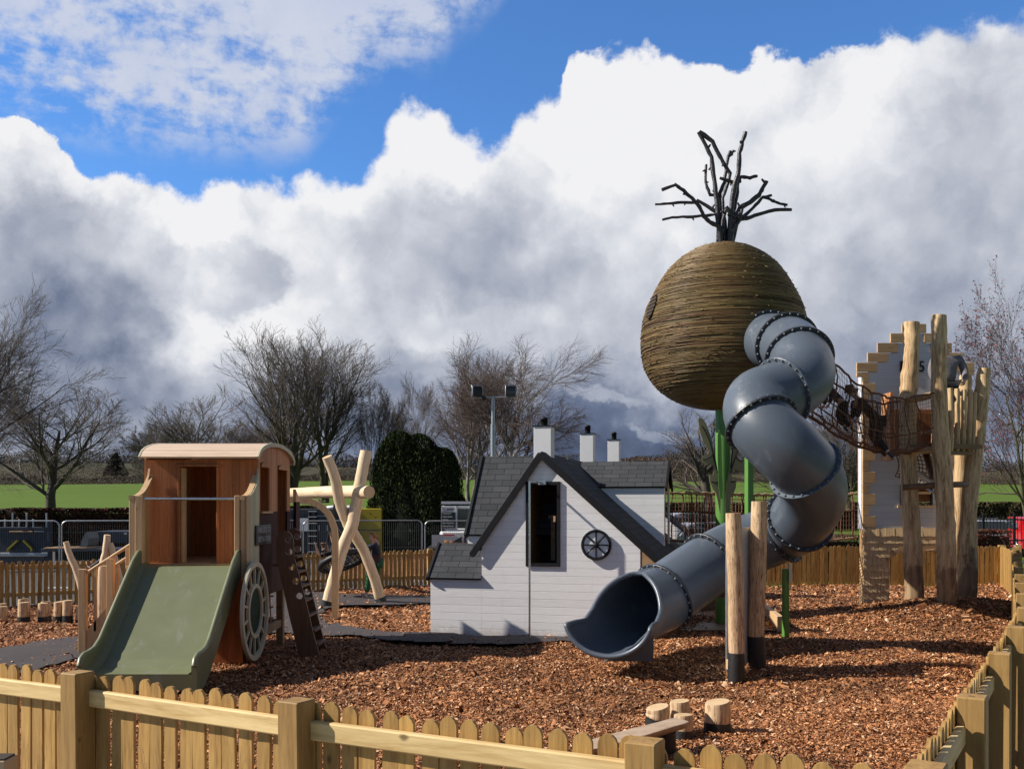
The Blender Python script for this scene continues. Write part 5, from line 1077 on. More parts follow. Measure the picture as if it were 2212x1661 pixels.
# ---------------------------------------------------------------- stumps and balance plank
r8 = lambda x, y: (1088.7+.5078*x, 1209.7+.5078*y)
def stump(label, cx_, top, bot, split, w_, grp, seed, cat='log stump'):
    g = G(cx_, bot); g.z = gz(g.x, g.y); Y = g.y; t_ = P(cx_, top, Y); o = thing('log_stump', label, cat, (g.x, g.y, g.z), grp); r = w_/2*Y/FPX
    if split: s_ = P(cx_, split, Y); twolog(o, t_, s_, Vector((g.x, g.y, g.z-.08)), r, seed, 'log_speck', n=20)
    else: mb = MB(); rough_log(mb, [t_, Vector((g.x, g.y, g.z-.08))], [r, r*1.05], 'log_speck', 'log_end', 20, seed, .02, 4, .005); mb.build('log', None, o)
    return o
GF, GL = 'log stumps beside the balance plank', 'log stumps in the row at the left'
stump('pale black-footed stump farthest left in the foreground cluster, behind the plank', 1420, 1526, 1590, 1551, 51, GF, 100)
stump('tallest pale stump in the middle of the foreground cluster', 1468, 1513, 1583, 1562, 44, GF, 102)
stump('small stump at the raised end of the balance plank', 1476, 1542.5, 1597, 1576, 42, GF, 104)
stump('thick lone stump with a dark knot, standing apart on the right of the cluster', 1549.5, 1515, 1580, 1560, 56, GF, 106)
BPk = MB(); a = P(1262, 1622, 8.75); b_ = P(1474, 1563, 9.35); x = (b_-a).normalized(); y = Z_.cross(x).normalized(); z = x.cross(y); L_ = (b_-a).length; rr = random.Random(3); vs = []; K_ = 18
for i in range(K_+1):
    s_ = i/K_; w_ = .125*(1+.10*math.sin(s_*5)+rr.uniform(-.03, .03))*(1 if 0 < i < K_ else .86); h = .045
    for (u, v) in ((-1, .9), (-.92, 1), (.92, 1), (1, .85), (.9, .2), (.5, -.7), (0, -1), (-.5, -.7), (-.9, .2)): vs.append(a+x*(L_*s_)+y*(u*w_)+z*(v*h))
fs = [(i*9+j, i*9+(j+1) % 9, (i+1)*9+(j+1) % 9, (i+1)*9+j) for i in range(K_) for j in range(9)]+[tuple(range(8, -1, -1)), tuple(K_*9+j for j in range(9))]
BT = thing('balance_plank', 'half-log balance plank sloping up to the stumps in the foreground', 'balance plank', a.lerp(b_, .5)*1.0)
BPk.add(vs, fs, 'balance_plank'); BPk.build('plank', None, BT)
g = Vector((b_.x-.16, b_.y-.08, 0)); mb = MB(); mb.tube([(g.x, g.y, -.05), (g.x, g.y, b_.z-.055)], .085, 'tar_black', 16); mb.build('tarred_foot', None, BT)
g = Vector((a.x+.10, a.y+.04, 0)); mb = MB(); mb.tube([(g.x, g.y, -.05), (g.x, g.y, a.z-.045)], .085, 'tar_black', 16); mb.build('tarred_foot', None, BT)
k_ = .2047/1.15732; LS = lambda x: x*k_; LY = lambda y: (1230+y*.2047)/1.15732
for (lab, cx_, w_, top, bot, sp) in [('wide reddish stump cut by the left edge of the row', 35, 110, 1395, 1578, None), ('low stump just behind the wide reddish one', 30, 90, 1360, 1520, None), ('front stump of the left pair, with a black foot', 291, 142, 1345, 1592, 1520),
      ('taller stump behind the left pair, lighter than its neighbour', 286, 128, 1300, 1548, 1500), ('front stump of the middle pair in the row', 526, 118, 1355, 1586, 1520), ('stump half hidden behind the middle pair', 562, 124, 1335, 1560, 1505),
      ('light stump next to the tallest one of the right pair', 716, 118, 1338, 1602, 1515), ('tallest stump of the right pair, with a bulging side', 826, 122, 1320, 1606, 1506), ('narrow stump partly behind the stair post', 966, 84, 1390, 1606, 1556)]:
    stump(lab, LS(cx_), LY(top), LY(bot), LY(sp) if sp else None, LS(w_), GL, int(cx_)+200)
# climbing frame of leaning logs behind the stairs
CF = thing('leaning_log_frame', 'splayed peeled logs of a small climbing frame behind the wagon stairs', 'climbing frame', (-8.2, 19, 0))
r4 = reg(0, 1230, .2047)
for pts, rd in [([(805,605),(850,760),(930,950),(1010,1260)], (.058,.062,.066,.07)), ([(1312,522),(1290,740),(1250,960),(1240,1360)], (.065,.072,.08,.088)), ([(1345,622),(1400,800),(1490,1210)], (.055,.06,.065))]:
    q = [r4(x, y, 20.0) for x, y in pts]; q.append(Vector((q[-1].x+(q[-1].x-q[-2].x)*.15, 20.0, -.03))); mb = MB(); rough_log(mb, q, list(rd)+[rd[-1]], 'log_pale', 'log_end', 14, 70); mb.build('log', None, CF)
# ---------------------------------------------------------------- swing of crossed logs
r5 = reg(600, 950, .3913)
SW = thing('log_swing_frame', 'pale crossed-log swing frame with a long horizontal beam', 'swing frame', (-3.3, 22.5, 0))
def sfl(pts, Y, rd, seed): 
    q = [r5(x, y, Y(y) if callable(Y) else Y) for x, y in pts]; mb = MB(); rough_log(mb, q, rd, 'log_pale', 'log_end', 20, seed, .03, 5, .01); mb.build('log', None, SW); return q
qa = sfl([(555,490),(605,620),(640,790),(690,920),(740,1000),(800,1110),(860,1270),(895,1392)], lambda y: 22.1+.9*(y-490)/900, [.115,.12,.125,.125,.12,.12,.122,.125], 81)
qb = sfl([(805,452),(775,620),(745,780),(715,930),(660,1060),(605,1250),(560,1412)], lambda y: 22.55-.35*(y-450)/960, [.135,.135,.14,.14,.135,.13,.13], 82)
for q, (x, y), Yb, r in ((qa, (915, 1440), 22.95, .130), (qb, (550, 1470), 22.2, .136)):
    b_ = r5(x, y, Yb); b_.z = -.05; d = (b_-q[-1]); mb = MB(); mb.tube([q[-1]-d*.02, b_], r, 'tar_black', 20); mb.build('tarred_foot', None, SW)
mb = MB(); e1 = r5(825, 715, 22.0); e0 = Vector((-7.4, 28.6, 2.66)); rough_log(mb, [e1, e1.lerp(e0, .33)+Vector((0, 0, .02)), e1.lerp(e0, .66), e0], [.150, .150, .145, .14], 'log_pale', 'log_end', 24, 83, .02, 5, .01); mb.build('beam', None, SW)
for dx_ in (-.9, .9):
    mb = MB(); rough_log(mb, [(-7.1-dx_*.25, 28.4-dx_*.1, 3.3), (-7.2+dx_*.2, 28.4, 2.4), (-7.2+dx_, 28.4+dx_*.5, -.05)], [.12, .125, .13], 'log_pale', 'log_end', 16, 84); mb.build('log', None, SW)
BS = thing('basket_swing', 'black rubber-rimmed basket swing tilted mid-swing under the log beam', 'swing', (-4.3, 24.4, .9))
bc_ = P(741, 1212, 24.3); nb = Vector((-.34, .30, .90)).normalized(); bx = nb.cross(Vector((0, 1, 0))).normalized(); by = nb.cross(bx)
mb = MB(); mb.torus(bc_, .58, .075, nb, 'rubber_black', 40, 10); mb.build('rim', None, BS)
mb = MB()
for k in range(-5, 6):
    h_ = math.sqrt(max(0, .58**2-(k*.1)**2))
    for A_, B_ in ((bx, by), (by, bx)): mb.tube([bc_+A_*(k*.1)+B_*(h_*f)-nb*(.16*(1-f*f)*(1-(k/6)**2)) for f in (-1, -.6, -.2, .2, .6, 1)], .012, 'rope_black', 5, False)
mb.build('net_seat', None, BS)
hook = e1.lerp(e0, .26)-Vector((0, 0, .16)); hook2 = e1.lerp(e0, .40)-Vector((0, 0, .16))
for k in range(4):
    a = math.pi*(.25+.5*k); mb = MB(); mb.tube([bc_+(bx*math.cos(a)+by*math.sin(a))*.58, (hook if k in (0, 3) else hook2)], .016, 'rope_black', 6); mb.build('rope', None, BS)
mb = MB(); mb.tube([hook+Vector((0, 0, .2)), hook-Vector((0, 0, .12))], .03, 'steel', 8); mb.build('swivel', None, BS)
# ---------------------------------------------------------------- people
def skin_obj(name, V_, E_, Rr, mat, parent, sub=2, root=0, flat=None):
    me = bpy.data.meshes.new(name); me.from_pydata([tuple(v) for v in V_], E_, []); o = bpy.data.objects.new(name, me); C.objects.link(o)
    md = o.modifiers.new('s', 'SKIN'); md.use_smooth_shade = True; md.branch_smoothing = .6; sv = me.skin_vertices[0].data
    for i, r in enumerate(Rr): sv[i].radius = r if isinstance(r, tuple) else (r, r); sv[i].use_root = (i == root)
    sb = o.modifiers.new('b', 'SUBSURF'); sb.levels = sub; sb.render_levels = sub
    dg = bpy.context.evaluated_depsgraph_get(); m2 = bpy.data.meshes.new_from_object(o.evaluated_get(dg)); bpy.data.objects.remove(o)
    off = ORG[parent.name]; m2.materials.clear(); m2.materials.append(MATS[mat])
    for v in m2.vertices: v.co -= off
    o = bpy.data.objects.new(name, m2); C.objects.link(o); o.parent = parent; ORG[o.name] = off; return o
def person(label, J, h, top, legs, shoes, hair, face, hairlen='short', toplen='full', group=None, sleeves=True, look=None, bulk=1., tor=1.):
    """J: joints in place coordinates; h: body height; face: unit vector the face looks along"""
    k = h/1.7; g = {a: Vector(b) for a, b in J.items()}; loc = g['pelvis'].copy(); loc.z = min(v.z for v in g.values())
    T = thing('person', label, 'person', loc, group); f = Vector(face).normalized(); hd = g['head']; upv = (hd-g['neck']).normalized(); rt_ = f.cross(upv).normalized(); f = upv.cross(rt_).normalized()
    V_, E_, Rr = [], [], []
    def av(p, r, par=None):
        V_.append(Vector(p)); Rr.append(r if isinstance(r, tuple) else r*k if r < 1 else r); i = len(V_)-1
        if par is not None: E_.append((par, i))
        return i
    pe = av(g['pelvis'], .125); w_ = av(g['pelvis'].lerp(g['chest'], .5), .105, pe); ch = av(g['chest'], .125, w_); nk = av(g['neck'], .055, ch)
    h1 = av(hd-upv*.05*k, .070, nk); h2 = av(hd+upv*.045*k, .088, h1); h3 = av(hd+upv*.10*k, .062, h2)
    av(hd+f*.105*k-upv*.005*k, .014, h1)                                    # nose
    for s in (-1, 1): av(hd+rt_*s*.085*k, .014, h1)                          # ears
    for s in 'lr':
        sh = av(g['sh'+s], .056, ch); el = av(g['el'+s], .042, sh); wr = av(g['wr'+s], .028, el); d = (g['wr'+s]-g['el'+s]).normalized(); ha = d
        if 'hd'+s in g: ha = (g['hd'+s]-g['wr'+s]).normalized()
        pm = av(g['wr'+s]+ha*.055*k, .032, wr); sd = ha.cross(f).normalized()
        if sd.length < .1: sd = rt_
        pd = ha.cross(sd)
        for q, (o_, L_) in enumerate([(-.030, .072), (-.010, .085), (.010, .080), (.028, .062)]):
            a = av(g['wr'+s]+ha*.095*k+sd*o_*k, .0095, pm); b = av(g['wr'+s]+ha*(.095+L_*.5)*k+sd*o_*1.1*k+pd*.010*k, .0088, a); av(g['wr'+s]+ha*(.095+L_*.85)*k+sd*o_*1.1*k+pd*.034*k, .0078, b)
        a = av(g['wr'+s]+ha*.055*k-sd*.045*k, .011, pm); av(g['wr'+s]+ha*.09*k-sd*.058*k+pd*.02*k, .009, a)
        hp = av(g['hp'+s], .085, pe); kn = av(g['kn'+s], .058, hp); an = av(g['an'+s], .040, kn); fd = (g['to'+s]-g['an'+s])
        av(g['an'+s].lerp(g['to'+s], .9), .034, an)
    B = skin_obj('body', V_, E_, Rr, 'skin', T)
    def part(nm, names, mat, grow, extra=0.):
        V2, E2, R2 = [], [], []; ix = {}
        for a, b, ra, rb_ in names:
            for q, r in ((a, ra), (b, rb_)):
                if q not in ix:
                    p = g[q] if q in g else None
                    if q == 'waist': p = g['pelvis'].lerp(g['chest'], .5)
                    if '~' in q: a1, b1, fr_ = q.split('~'); p = g[a1].lerp(g[b1], float(fr_))
                    ix[q] = len(V2); V2.append(p); r = r*(tor if q in ('pelvis', 'waist', 'chest') else 1); R2.append((r*k+grow, r*k*.88+grow))
            E2.append((ix[a], ix[b]))
        return skin_obj(nm, V2, E2, R2, mat, T)
    arms = []
    for s in 'lr': arms += [('chest', 'sh'+s, .135, .068), ('sh'+s, 'el'+s, .068, .052)]+([('el'+s, 'el'+s+'~wr'+s+'~.93', .052, .040)] if sleeves else [])
    part('top', [('pelvis~waist0~0' if False else 'pelvis', 'waist', .138, .122), ('waist', 'chest', .122, .140), ('chest', 'chest~neck~.7', .140, .07)]+arms, top, .010*bulk)
    lg = []
    for s in 'lr': lg += [('pelvis', 'hp'+s, .13, .10), ('hp'+s, 'kn'+s, .10, .072), ('kn'+s, 'kn'+s+'~an'+s+'~.93', .072, .056)]
    part('trousers', lg, legs, .008)
    for s in 'lr':
        a, b = g['an'+s], g['to'+s]; dn = (a-g['kn'+s]).normalized()*.035*k; skin_obj('shoe', [a+dn*.2-(b-a)*.25, a.lerp(b, .45)+dn, b+dn*.8+(b-a)*.1], [(0, 1), (1, 2)], [(.046*k, .040*k), (.047*k, .040*k), (.038*k, .028*k)], shoes, T, root=1)
    # hair: cap around the back and top of the head
    hv = [hd+upv*.115*k-f*.01*k, hd+upv*.05*k-f*.045*k, hd-upv*.03*k-f*.055*k]; he = [(0, 1), (1, 2)]; hr = [(.078*k, .075*k), (.097*k, .092*k), (.070*k, .064*k)]
    hv += [hd+upv*.125*k+f*.05*k]; he += [(0, 3)]; hr += [(.050*k, .045*k)]
    if hairlen == 'bob':
        for s in (-1, 1): hv.append(hd-upv*.02*k+rt_*s*.072*k-f*.01*k); he.append((1, len(hv)-1)); hr.append((.040*k, .045*k))
        hv.append(hd-upv*.09*k-f*.05*k); he.append((2, len(hv)-1)); hr.append((.06*k, .05*k))
    if hairlen == 'long': hv += [hd-upv*.13*k-f*.09*k, hd-upv*.30*k-f*.11*k]; he += [(2, 4), (4, 5)]; hr += [(.055*k, .045*k), (.03*k, .025*k)]
    skin_obj('hair', hv, he, hr, hair, T, root=1)
    for s in (-1, 1):
        mb = MB(); mb.ball(hd+f*.085*k+rt_*s*.030*k+upv*.018*k, .011*k, 'white_paint', 8); mb.ball(hd+f*.0935*k+rt_*s*.030*k+upv*.018*k, .005*k, 'black_paint', 6); mb.build('eye', None, T)
    mb = MB(); mb.tube([hd+f*.088*k+rt_*.024*k-upv*.045*k, hd+f*.095*k-upv*.047*k, hd+f*.088*k-rt_*.024*k-upv*.045*k], .005*k, 'machine_red' if False else 'skin', 6); mb.build('mouth', None, T)
    return T, g, k
# woman pushing the swing (faces left)
b = G(804, 1288); X, Y = b.x, b.y
wp = lambda dx_, dy_, z: (X+dx_, Y+dy_, z)
J = dict(pelvis=wp(.09, 0, .93), chest=wp(.12, 0, 1.24), neck=wp(.09, 0, 1.40), head=wp(.04, -.01, 1.51), shl=wp(.08, -.19, 1.34), shr=wp(.08, .17, 1.34), ell=wp(-.22, -.20, 1.18), elr=wp(-.22, .16, 1.16), wrl=wp(-.46, -.12, 1.22), wrr=wp(-.46, .14, 1.20),
         hpl=wp(.02, -.10, .88), hpr=wp(.10, .09, .88), knl=wp(-.08, -.11, .48), knr=wp(.10, .10, .47), anl=wp(-.13, -.12, .08), anr=wp(.10, .11, .08), tol=wp(-.31, -.14, .04), tor=wp(-.08, .09, .04))
T, g, k = person('woman with auburn bobbed hair, navy jacket and green trousers pushing the basket swing', J, 1.86, 'jacket_navy', 'trousers_green', 'shoe_pink', 'hair_auburn', (-1, -.12, -.12), 'bob', bulk=2.0, tor=1.1)
mb = MB(); mb.box(wp(.14, -.20, .98), (.20, .09, .20), 'bag_plum', None, .02); mb.tube([wp(.10, -.21, 1.08), wp(.06, -.15, 1.30), wp(.04, .0, 1.42), wp(.12, .14, 1.25)], .008, 'bag_plum', 5); mb.build('shoulder_bag', None, T)
# girl lying back in the basket swing
c = bc_; gg = lambda a, b_, n_: c+bx*a+by*b_+nb*n_
L0_ = (bx if bx.x > 0 else -bx)
sw = lambda dx_, dy_, dz_: (c.x+dx_, c.y+dy_, c.z+dz_)
J = dict(pelvis=sw(.0, 0, .0), chest=sw(-.26, 0, .12), neck=sw(-.36, 0, .24), head=sw(-.44, .0, .36), shl=sw(-.31, -.15, .22), shr=sw(-.31, .15, .22), ell=sw(-.52, -.26, .14), elr=sw(-.30, .30, .40), wrl=sw(-.60, -.34, .36), wrr=sw(-.36, .30, .62), hdl=sw(-.62, -.33, .48), hdr=sw(-.38, .29, .74),
         hpl=sw(.03, -.09, .02), hpr=sw(.03, .09, .02), knl=sw(.30, -.10, .26), knr=sw(.32, .10, .24), anl=sw(.52, -.10, .20), anr=sw(.54, .10, .22), tol=sw(.64, -.10, .30), tor=sw(.66, .10, .32))
person('child with long brown hair lying back in the basket swing', J, 1.35, 'cloth_black', 'jeans', 'cloth_black', 'hair_brown', (.85, -.1, .5), 'long', sleeves=False)
# boy in the leaning log frame behind the stairs
b = P(254, 1304, 21.0); X, Y = b.x, 20.6; wp = lambda dx_, dy_, z: (X+dx_, Y+dy_, z)
J = dict(pelvis=wp(.06, 0, .82), chest=wp(.05, 0, 1.16), neck=wp(.0, 0, 1.32), head=wp(-.04, -.03, 1.45), shl=wp(.02, -.15, 1.27), shr=wp(.02, .14, 1.27), ell=wp(-.18, -.20, 1.12), elr=wp(-.15, .16, 1.10), wrl=wp(-.36, -.16, 1.02), wrr=wp(-.35, .12, 1.04), hdl=wp(-.42, -.14, 1.08), hdr=wp(-.43, .10, 1.10),
         hpl=wp(.0, -.08, .80), hpr=wp(.08, .08, .80), knl=wp(-.06, -.10, .46), knr=wp(.12, .08, .43), anl=wp(-.02, -.1, .09), anr=wp(.14, .09, .08), tol=wp(-.18, -.12, .04), tor=wp(-.02, .08, .04))
person('boy in a dark top and jeans holding a leaning log behind the stairs', J, 1.55, 'jacket_navy', 'jeans', 'cloth_black', 'hair_brown', (-.9, -.45, -.25))
# man on the log platform, his head hidden by a post
b = r6(592, 430, 20.35); X, Y, z0_ = b.x, 20.3, b.z; zz0 = z0_-.88; wp = lambda dx_, dy_, z: (X+dx_, Y+dy_, zz0+z)
J = dict(pelvis=wp(0, 0, .95), chest=wp(0, 0, 1.36), neck=wp(-.01, 0, 1.58), head=wp(-.06, -.03, 1.70), shl=wp(-.26, -.01, 1.52), shr=wp(.27, -.01, 1.52), ell=wp(-.33, -.03, 1.22), elr=wp(.37, -.03, 1.22), wrl=wp(-.29, -.12, .98), wrr=wp(.29, -.22, 1.00), hdl=wp(-.24, -.18, .92), hdr=wp(.22, -.28, .95),
         hpl=wp(-.11, 0, .90), hpr=wp(.11, 0, .90), knl=wp(-.13, 0, .50), knr=wp(.13, 0, .50), anl=wp(-.13, 0, .09), anr=wp(.13, 0, .09), tol=wp(-.16, -.18, .04), tor=wp(.16, -.18, .04))
person('man in a grey jumper and black trousers on the log platform, head behind a post', J, 1.85, 'jumper_grey', 'cloth_black', 'cloth_black', 'hair_brown', (-.1, -1, -.1), bulk=3.0, tor=1.35)
mb = MB(); mb.box((X, 20.3, zz0-.03), (.75, .70, .05), 'sleeper'); mb.build('standing_board', None, LT)
# two children crawling through the rope tunnel
def crawl(label, x0, y0, x1, y1, Y, mat_t, mat_l, s=1.0, hx=0):
    hpnt, hip = r6(x0, y0, Y), r6(x1, y1, Y); d = (hpnt-hip).normalized(); L_ = (hpnt-hip).length; dn = Vector((0, 0, -1)); q = lambda f, dy_, dz_: hip+d*(L_*f)+Vector((0, dy_, dz_))
    J = dict(pelvis=q(0, 0, 0), chest=q(.62, 0, .03), neck=q(.84, 0, .06), head=q(1.0, -.04, .06), shl=q(.76, -.16, .0), shr=q(.76, .15, .0), ell=q(.85, -.20, -.24*s), elr=q(.80, .18, -.22*s), wrl=q(.92, -.18, -.42*s), wrr=q(.90, .16, -.40*s), hdl=q(1.0, -.18, -.50*s), hdr=q(.98, .16, -.48*s),
             hpl=q(-.02, -.10, -.02), hpr=q(-.02, .10, -.02), knl=q(.08, -.13, -.44*s), knr=q(.18, .12, -.36*s), anl=q(-.30, -.13, -.50*s), anr=q(-.20, .12, -.50*s), tol=q(-.46, -.13, -.52*s), tor=q(-.36, .12, -.52*s))
    return person(label, J, 1.6*s, mat_t, mat_l, 'navy', 'hair_brown', (d.x*.6, -.7, -.5))
crawl('person in dark clothes crawling through the rope tunnel, nearest the log platform', 135, 470, 262, 585, 18.95, 'cloth_black', 'cloth_black', .98)
crawl('child in a navy top ahead in the rope tunnel, half hidden by the tube slide', 5, 425, 92, 505, 18.8, 'jacket_navy', 'cloth_black', .75)
# ---------------------------------------------------------------- beyond the fence
def lz(x, y): return float(land(x, y))-.06
# steel mesh site fencing
def heras(x0, x1, Y0, Y1, grp='steel mesh site fence panels', label=None):
    a, b = P(x0, 1090, Y0), P(x1, 1090, Y1); a.z = b.z = 0; top = HC-35*Y0/FPX; h = 1.92; z0 = top-h; T = thing('mesh_fence_panel', label, 'site fence', (a.x, a.y, z0), grp); d = (b-a).normalized(); Lx = (b-a).length; r = .16
    q = lambda s, z: a+d*s+Vector((0, 0, z0+z))
    loop = [q(0, 0), q(0, h-r)]+[q(r-r*math.cos(t_), h-r+r*math.sin(t_)) for t_ in (.4, .8, 1.2)]+[q(r, h), q(Lx-r, h)]+[q(Lx-r+r*math.sin(t_), h-r+r*math.cos(t_)) for t_ in (.4, .8, 1.2)]+[q(Lx, h-r), q(Lx, 0)]
    mb = MB(); mb.tube(loop, .020, 'galvanised', 8); mb.build('frame', None, T)
    mb = MB(); n = int(Lx/.06)
    for i in range(1, n): mb.tube([q(Lx*i/n, .12), q(Lx*i/n, h-.03)], .0026, 'wire_grey', 3, False, smooth=False)
    for z in (.12, .6, 1.1, 1.6): mb.tube([q(.02, z), q(Lx-.02, z)], .004, 'wire_grey', 3, False)
    mb.build('wire_mesh', None, T)
    mb = MB(); p = q(0, 0); mb.box((p.x-.05, p.y, z0+.02), (.6, .22, .13), 'panel_grey', None, .02); mb.build('foot_block', None, T)
for x0, x1, y0, y1, lab in [(-150, 128, 26.8, 27, 'steel mesh fence panel cut by the left edge of the view'), (133, 390, 27, 27.6, 'steel mesh fence panel just left of the wagon, its joint by the leaning log'), (655, 912, 28.8, 30, 'steel mesh fence panel in front of the dark and yellow container'), (918, 1110, 30, 30.5, 'steel mesh fence panel in front of the white digger'), (394, 650, 27.7, 28.8, 'steel mesh fence panel hidden mostly by the wagon')]: heras(x0, x1, y0, y1, label=lab)
# container, part dark, part yellow
def on(x, Y, z=None): p = P(x, 1090, Y); p.z = lz(p.x, Y) if z is None else z; return p
a, b, c = P(648, 1099, 38), P(763, 1099, 38), P(823, 1099, 38.6); zt = a.z
CN = thing('container', 'dark grey site container with ladder rails on its side', 'container', (a.x, 38, 0)); mb = MB(); mb.box(((a.x+b.x)/2-1.2, 39.2, zt/2), ((b.x-a.x)+2.4, 2.4, zt), None, None, .02)
for i in range(26):
    x = a.x-2.3+i*.24
    if x < b.x-.1: mb.box((x, 37.985, zt/2), (.09, .03, zt-.25))
mb.build('shell', 'container_dark', CN)
rk = reg(680, 1180, .2288)
mb = MB()
for x in (410, 480): p, q = rk(x, 415, 37.9), rk(x, 880, 37.9); mb.tube([p, q], .05, 'black_paint', 6)
for y in (430, 490, 560, 640, 700, 780, 870): mb.tube([rk(395, y, 37.85), rk(490, y, 37.85)], .02, 'galvanised', 5)
mb.build('ladder', None, CN)
for x in (515, 605): mb = MB(); mb.tube([rk(x, 580, 37.9), rk(x, 640, 37.9)], .03, 'galvanised', 6); mb.build('door_bar', None, CN)
mb = MB(); mb.tube([rk(490, 478, 37.9), rk(600, 480, 37.9)], .02, 'galvanised', 6); mb.build('door_bar', None, CN)
p = rk(355, 573, 37.9); mb = MB(); mb.box(p, (.38, .02, .50), 'white_paint'); mb.build('notice', None, CN)
p = rk(750, 385, 38.3); mb = MB(); rq = random.Random(2)
for k in range(5): q = rk(670+k*45, 388, 38.4); mb.ball(q, .26, 'white_paint', 10, (1.3, .8, .35))
tag(mb.build('white_tarpaulin', None, None, tuple(p)), 'crumpled white sheeting lying on top of the dark container', 'tarpaulin')
CY = thing('container', 'yellow site container with patched side, next to the dark one', 'container', (c.x-.5, 38.6, 0)); mb = MB(); mb.box(((b.x+c.x)/2+.03, 39.9, zt/2+.01), (c.x-b.x-.02, 2.5, zt), 'container_yellow', None, .02)
for z, w_ in ((.75, .03), (1.35, .03)): mb.box(((b.x+c.x)/2+.03, 38.62, z), (c.x-b.x-.1, .02, w_), 'container_dark')
mb.build('shell', None, CY)
# digger
rd = lambda x, y, Y=36.0: P(907.3+.1301*x, 993.8+.1301*y, Y)
DG = thing('mini_digger', 'white tracked digger with a black and white trade notice on its rear', 'digger', on(985, 36)); 
mb = MB(); a, b = rd(350, 755), rd(845, 1150); mb.box(((a.x+b.x)/2, 37.0, (a.z+b.z)/2+.55), (b.x-a.x, 1.9, a.z-b.z-1.1+0.0) if False else (b.x-a.x, 1.9, .10), 'machine_white'); 
mb.box(((a.x+b.x)/2, 37.0, a.z-.06), (b.x-a.x, 1.9, .12), 'machine_white', None, .03)
for x0, x1 in ((350, 372), (592, 618), (830, 845)): p, q = rd(x0, 760), rd(x1, 1150); mb.box(((p.x+q.x)/2, 36.08, (p.z+q.z)/2), (q.x-p.x, .12, p.z-q.z), 'machine_white')
mb.build('cab_frame', None, DG)
mb = MB(); p, q = rd(372, 770), rd(592, 1150); mb.box(((p.x+q.x)/2, 36.1, (p.z+q.z)/2), (q.x-p.x, .06, p.z-q.z), 'machine_white'); NB = mb.build('rear_panel', None, DG)
mb = MB(); p, q = rd(356, 865), rd(590, 1125); mb.box(((p.x+q.x)/2, 36.03, (p.z+q.z)/2), (q.x-p.x, .03, p.z-q.z), 'machine_green'); mb.build('notice_board', None, NB)
def wr(s, x0, x1, y0, y1, mat='white_paint', Y=36.005, sh=.25, bold=.02): p, q = rd(x0, y1, Y), rd(x1, y0, Y); text_part('lettering', s, (q.x-p.x, (q.z-p.z)), (p.x, Y, p.z), (1, 0, 0), (0, 0, 1), mat, NB, .01, sh, bold)
wr('Joinery', 440, 575, 795, 830, 'black_paint'); wr('\u2022 Extensions', 370, 520, 872, 893); wr('\u2022 New Builds', 366, 535, 925, 948); wr('\u2022 Drives', 368, 470, 975, 998); wr('\u2022 Site Clearance', 362, 560, 1028, 1052); wr('\u2022 Ground Works', 362, 552, 1080, 1105)
mb = MB(); p = rd(365, 1165); mb.prism([(0, -.11), (.10*1.0, 0), (0, .11)], (p.x, 36.0, p.z), (1.0, 0, 0), (0, 0, 1), (0, 1, 0), .02, 'black_paint'); mb.build('arrow', None, NB)
mb = MB(); p, q = rd(618, 785), rd(832, 1130); mb.box(((p.x+q.x)/2, 36.12, (p.z+q.z)/2), (q.x-p.x, .03, p.z-q.z), 'glass_dark'); mb.build('window', None, DG)
mb = MB(); p, q = rd(325, 1150), rd(800, 1395); mb.box(((p.x+q.x)/2, 36.9, (p.z+q.z)/2), (q.x-p.x, 1.9, p.z-q.z), 'machine_white', None, .12); BODY = mb.build('engine_housing', None, DG)
mb = MB(); mb.prism([(rd(x, y).x, rd(x, y).z) for x, y in [(545, 1355), (690, 1265), (692, 1365)]], (0, 35.92, 0), (1, 0, 0), (0, 0, 1), (0, 1, 0), .03, 'black_paint'); mb.prism([(rd(x, y).x, rd(x, y).z) for x, y in [(735, 1250), (770, 1250), (770, 1365), (735, 1365)]], (0, 35.92, 0), (1, 0, 0), (0, 0, 1), (0, 1, 0), .03, 'black_paint'); mb.build('grille', None, BODY)
mb = MB(); p, q = rd(325, 1232), rd(572, 1255); mb.box(((p.x+q.x)/2, 35.93, (p.z+q.z)/2), (q.x-p.x, .03, p.z-q.z), 'machine_red'); p, q = rd(395, 1392), rd(800, 1410); mb.box(((p.x+q.x)/2, 35.95, (p.z+q.z)/2), (q.x-p.x, .03, p.z-q.z), 'machine_red'); mb.build('red_stripe', None, BODY)
for x in (435, 520): p = rd(x, 1358); mb = MB(); mb.box((p.x, 35.93, p.z), (.10, .04, .07), 'machine_orange', None, .01); mb.build('lamp', None, BODY)
mb = MB(); p = rd(560, 1480); mb.box((p.x, 36.9, .42+lz(p.x, 37)), (2.0, 1.7, .3), 'tyre', None, .08); mb.box((p.x, 36.9, 1.0), (1.0, 1.0, .6), 'tyre'); mb.build('tracks', None, DG)
p = rd(770, 742); mb = MB(); mb.lathe([(0, .14), (.06, .12), (.08, .04), (.08, 0)], (p.x, 36.6, p.z-.02), 'lamp_black', 10); mb.build('beacon', None, DG)
mb = MB(); p, q = rd(195, 1240, 33.5), rd(395, 1430, 33.5); mb.box(((p.x+q.x)/2, 33.5, (p.z+q.z)/2), (q.x-p.x, .03, p.z-q.z), 'galvanised'); mb.box(((p.x+q.x)/2, 33.53, q.z/2), (.06, .04, q.z), 'galvanised'); tag(mb.build('metal_board', None, None, ((p.x+q.x)/2, 33.5, 0)), 'plain grey metal board standing in front of the digger', 'metal board')
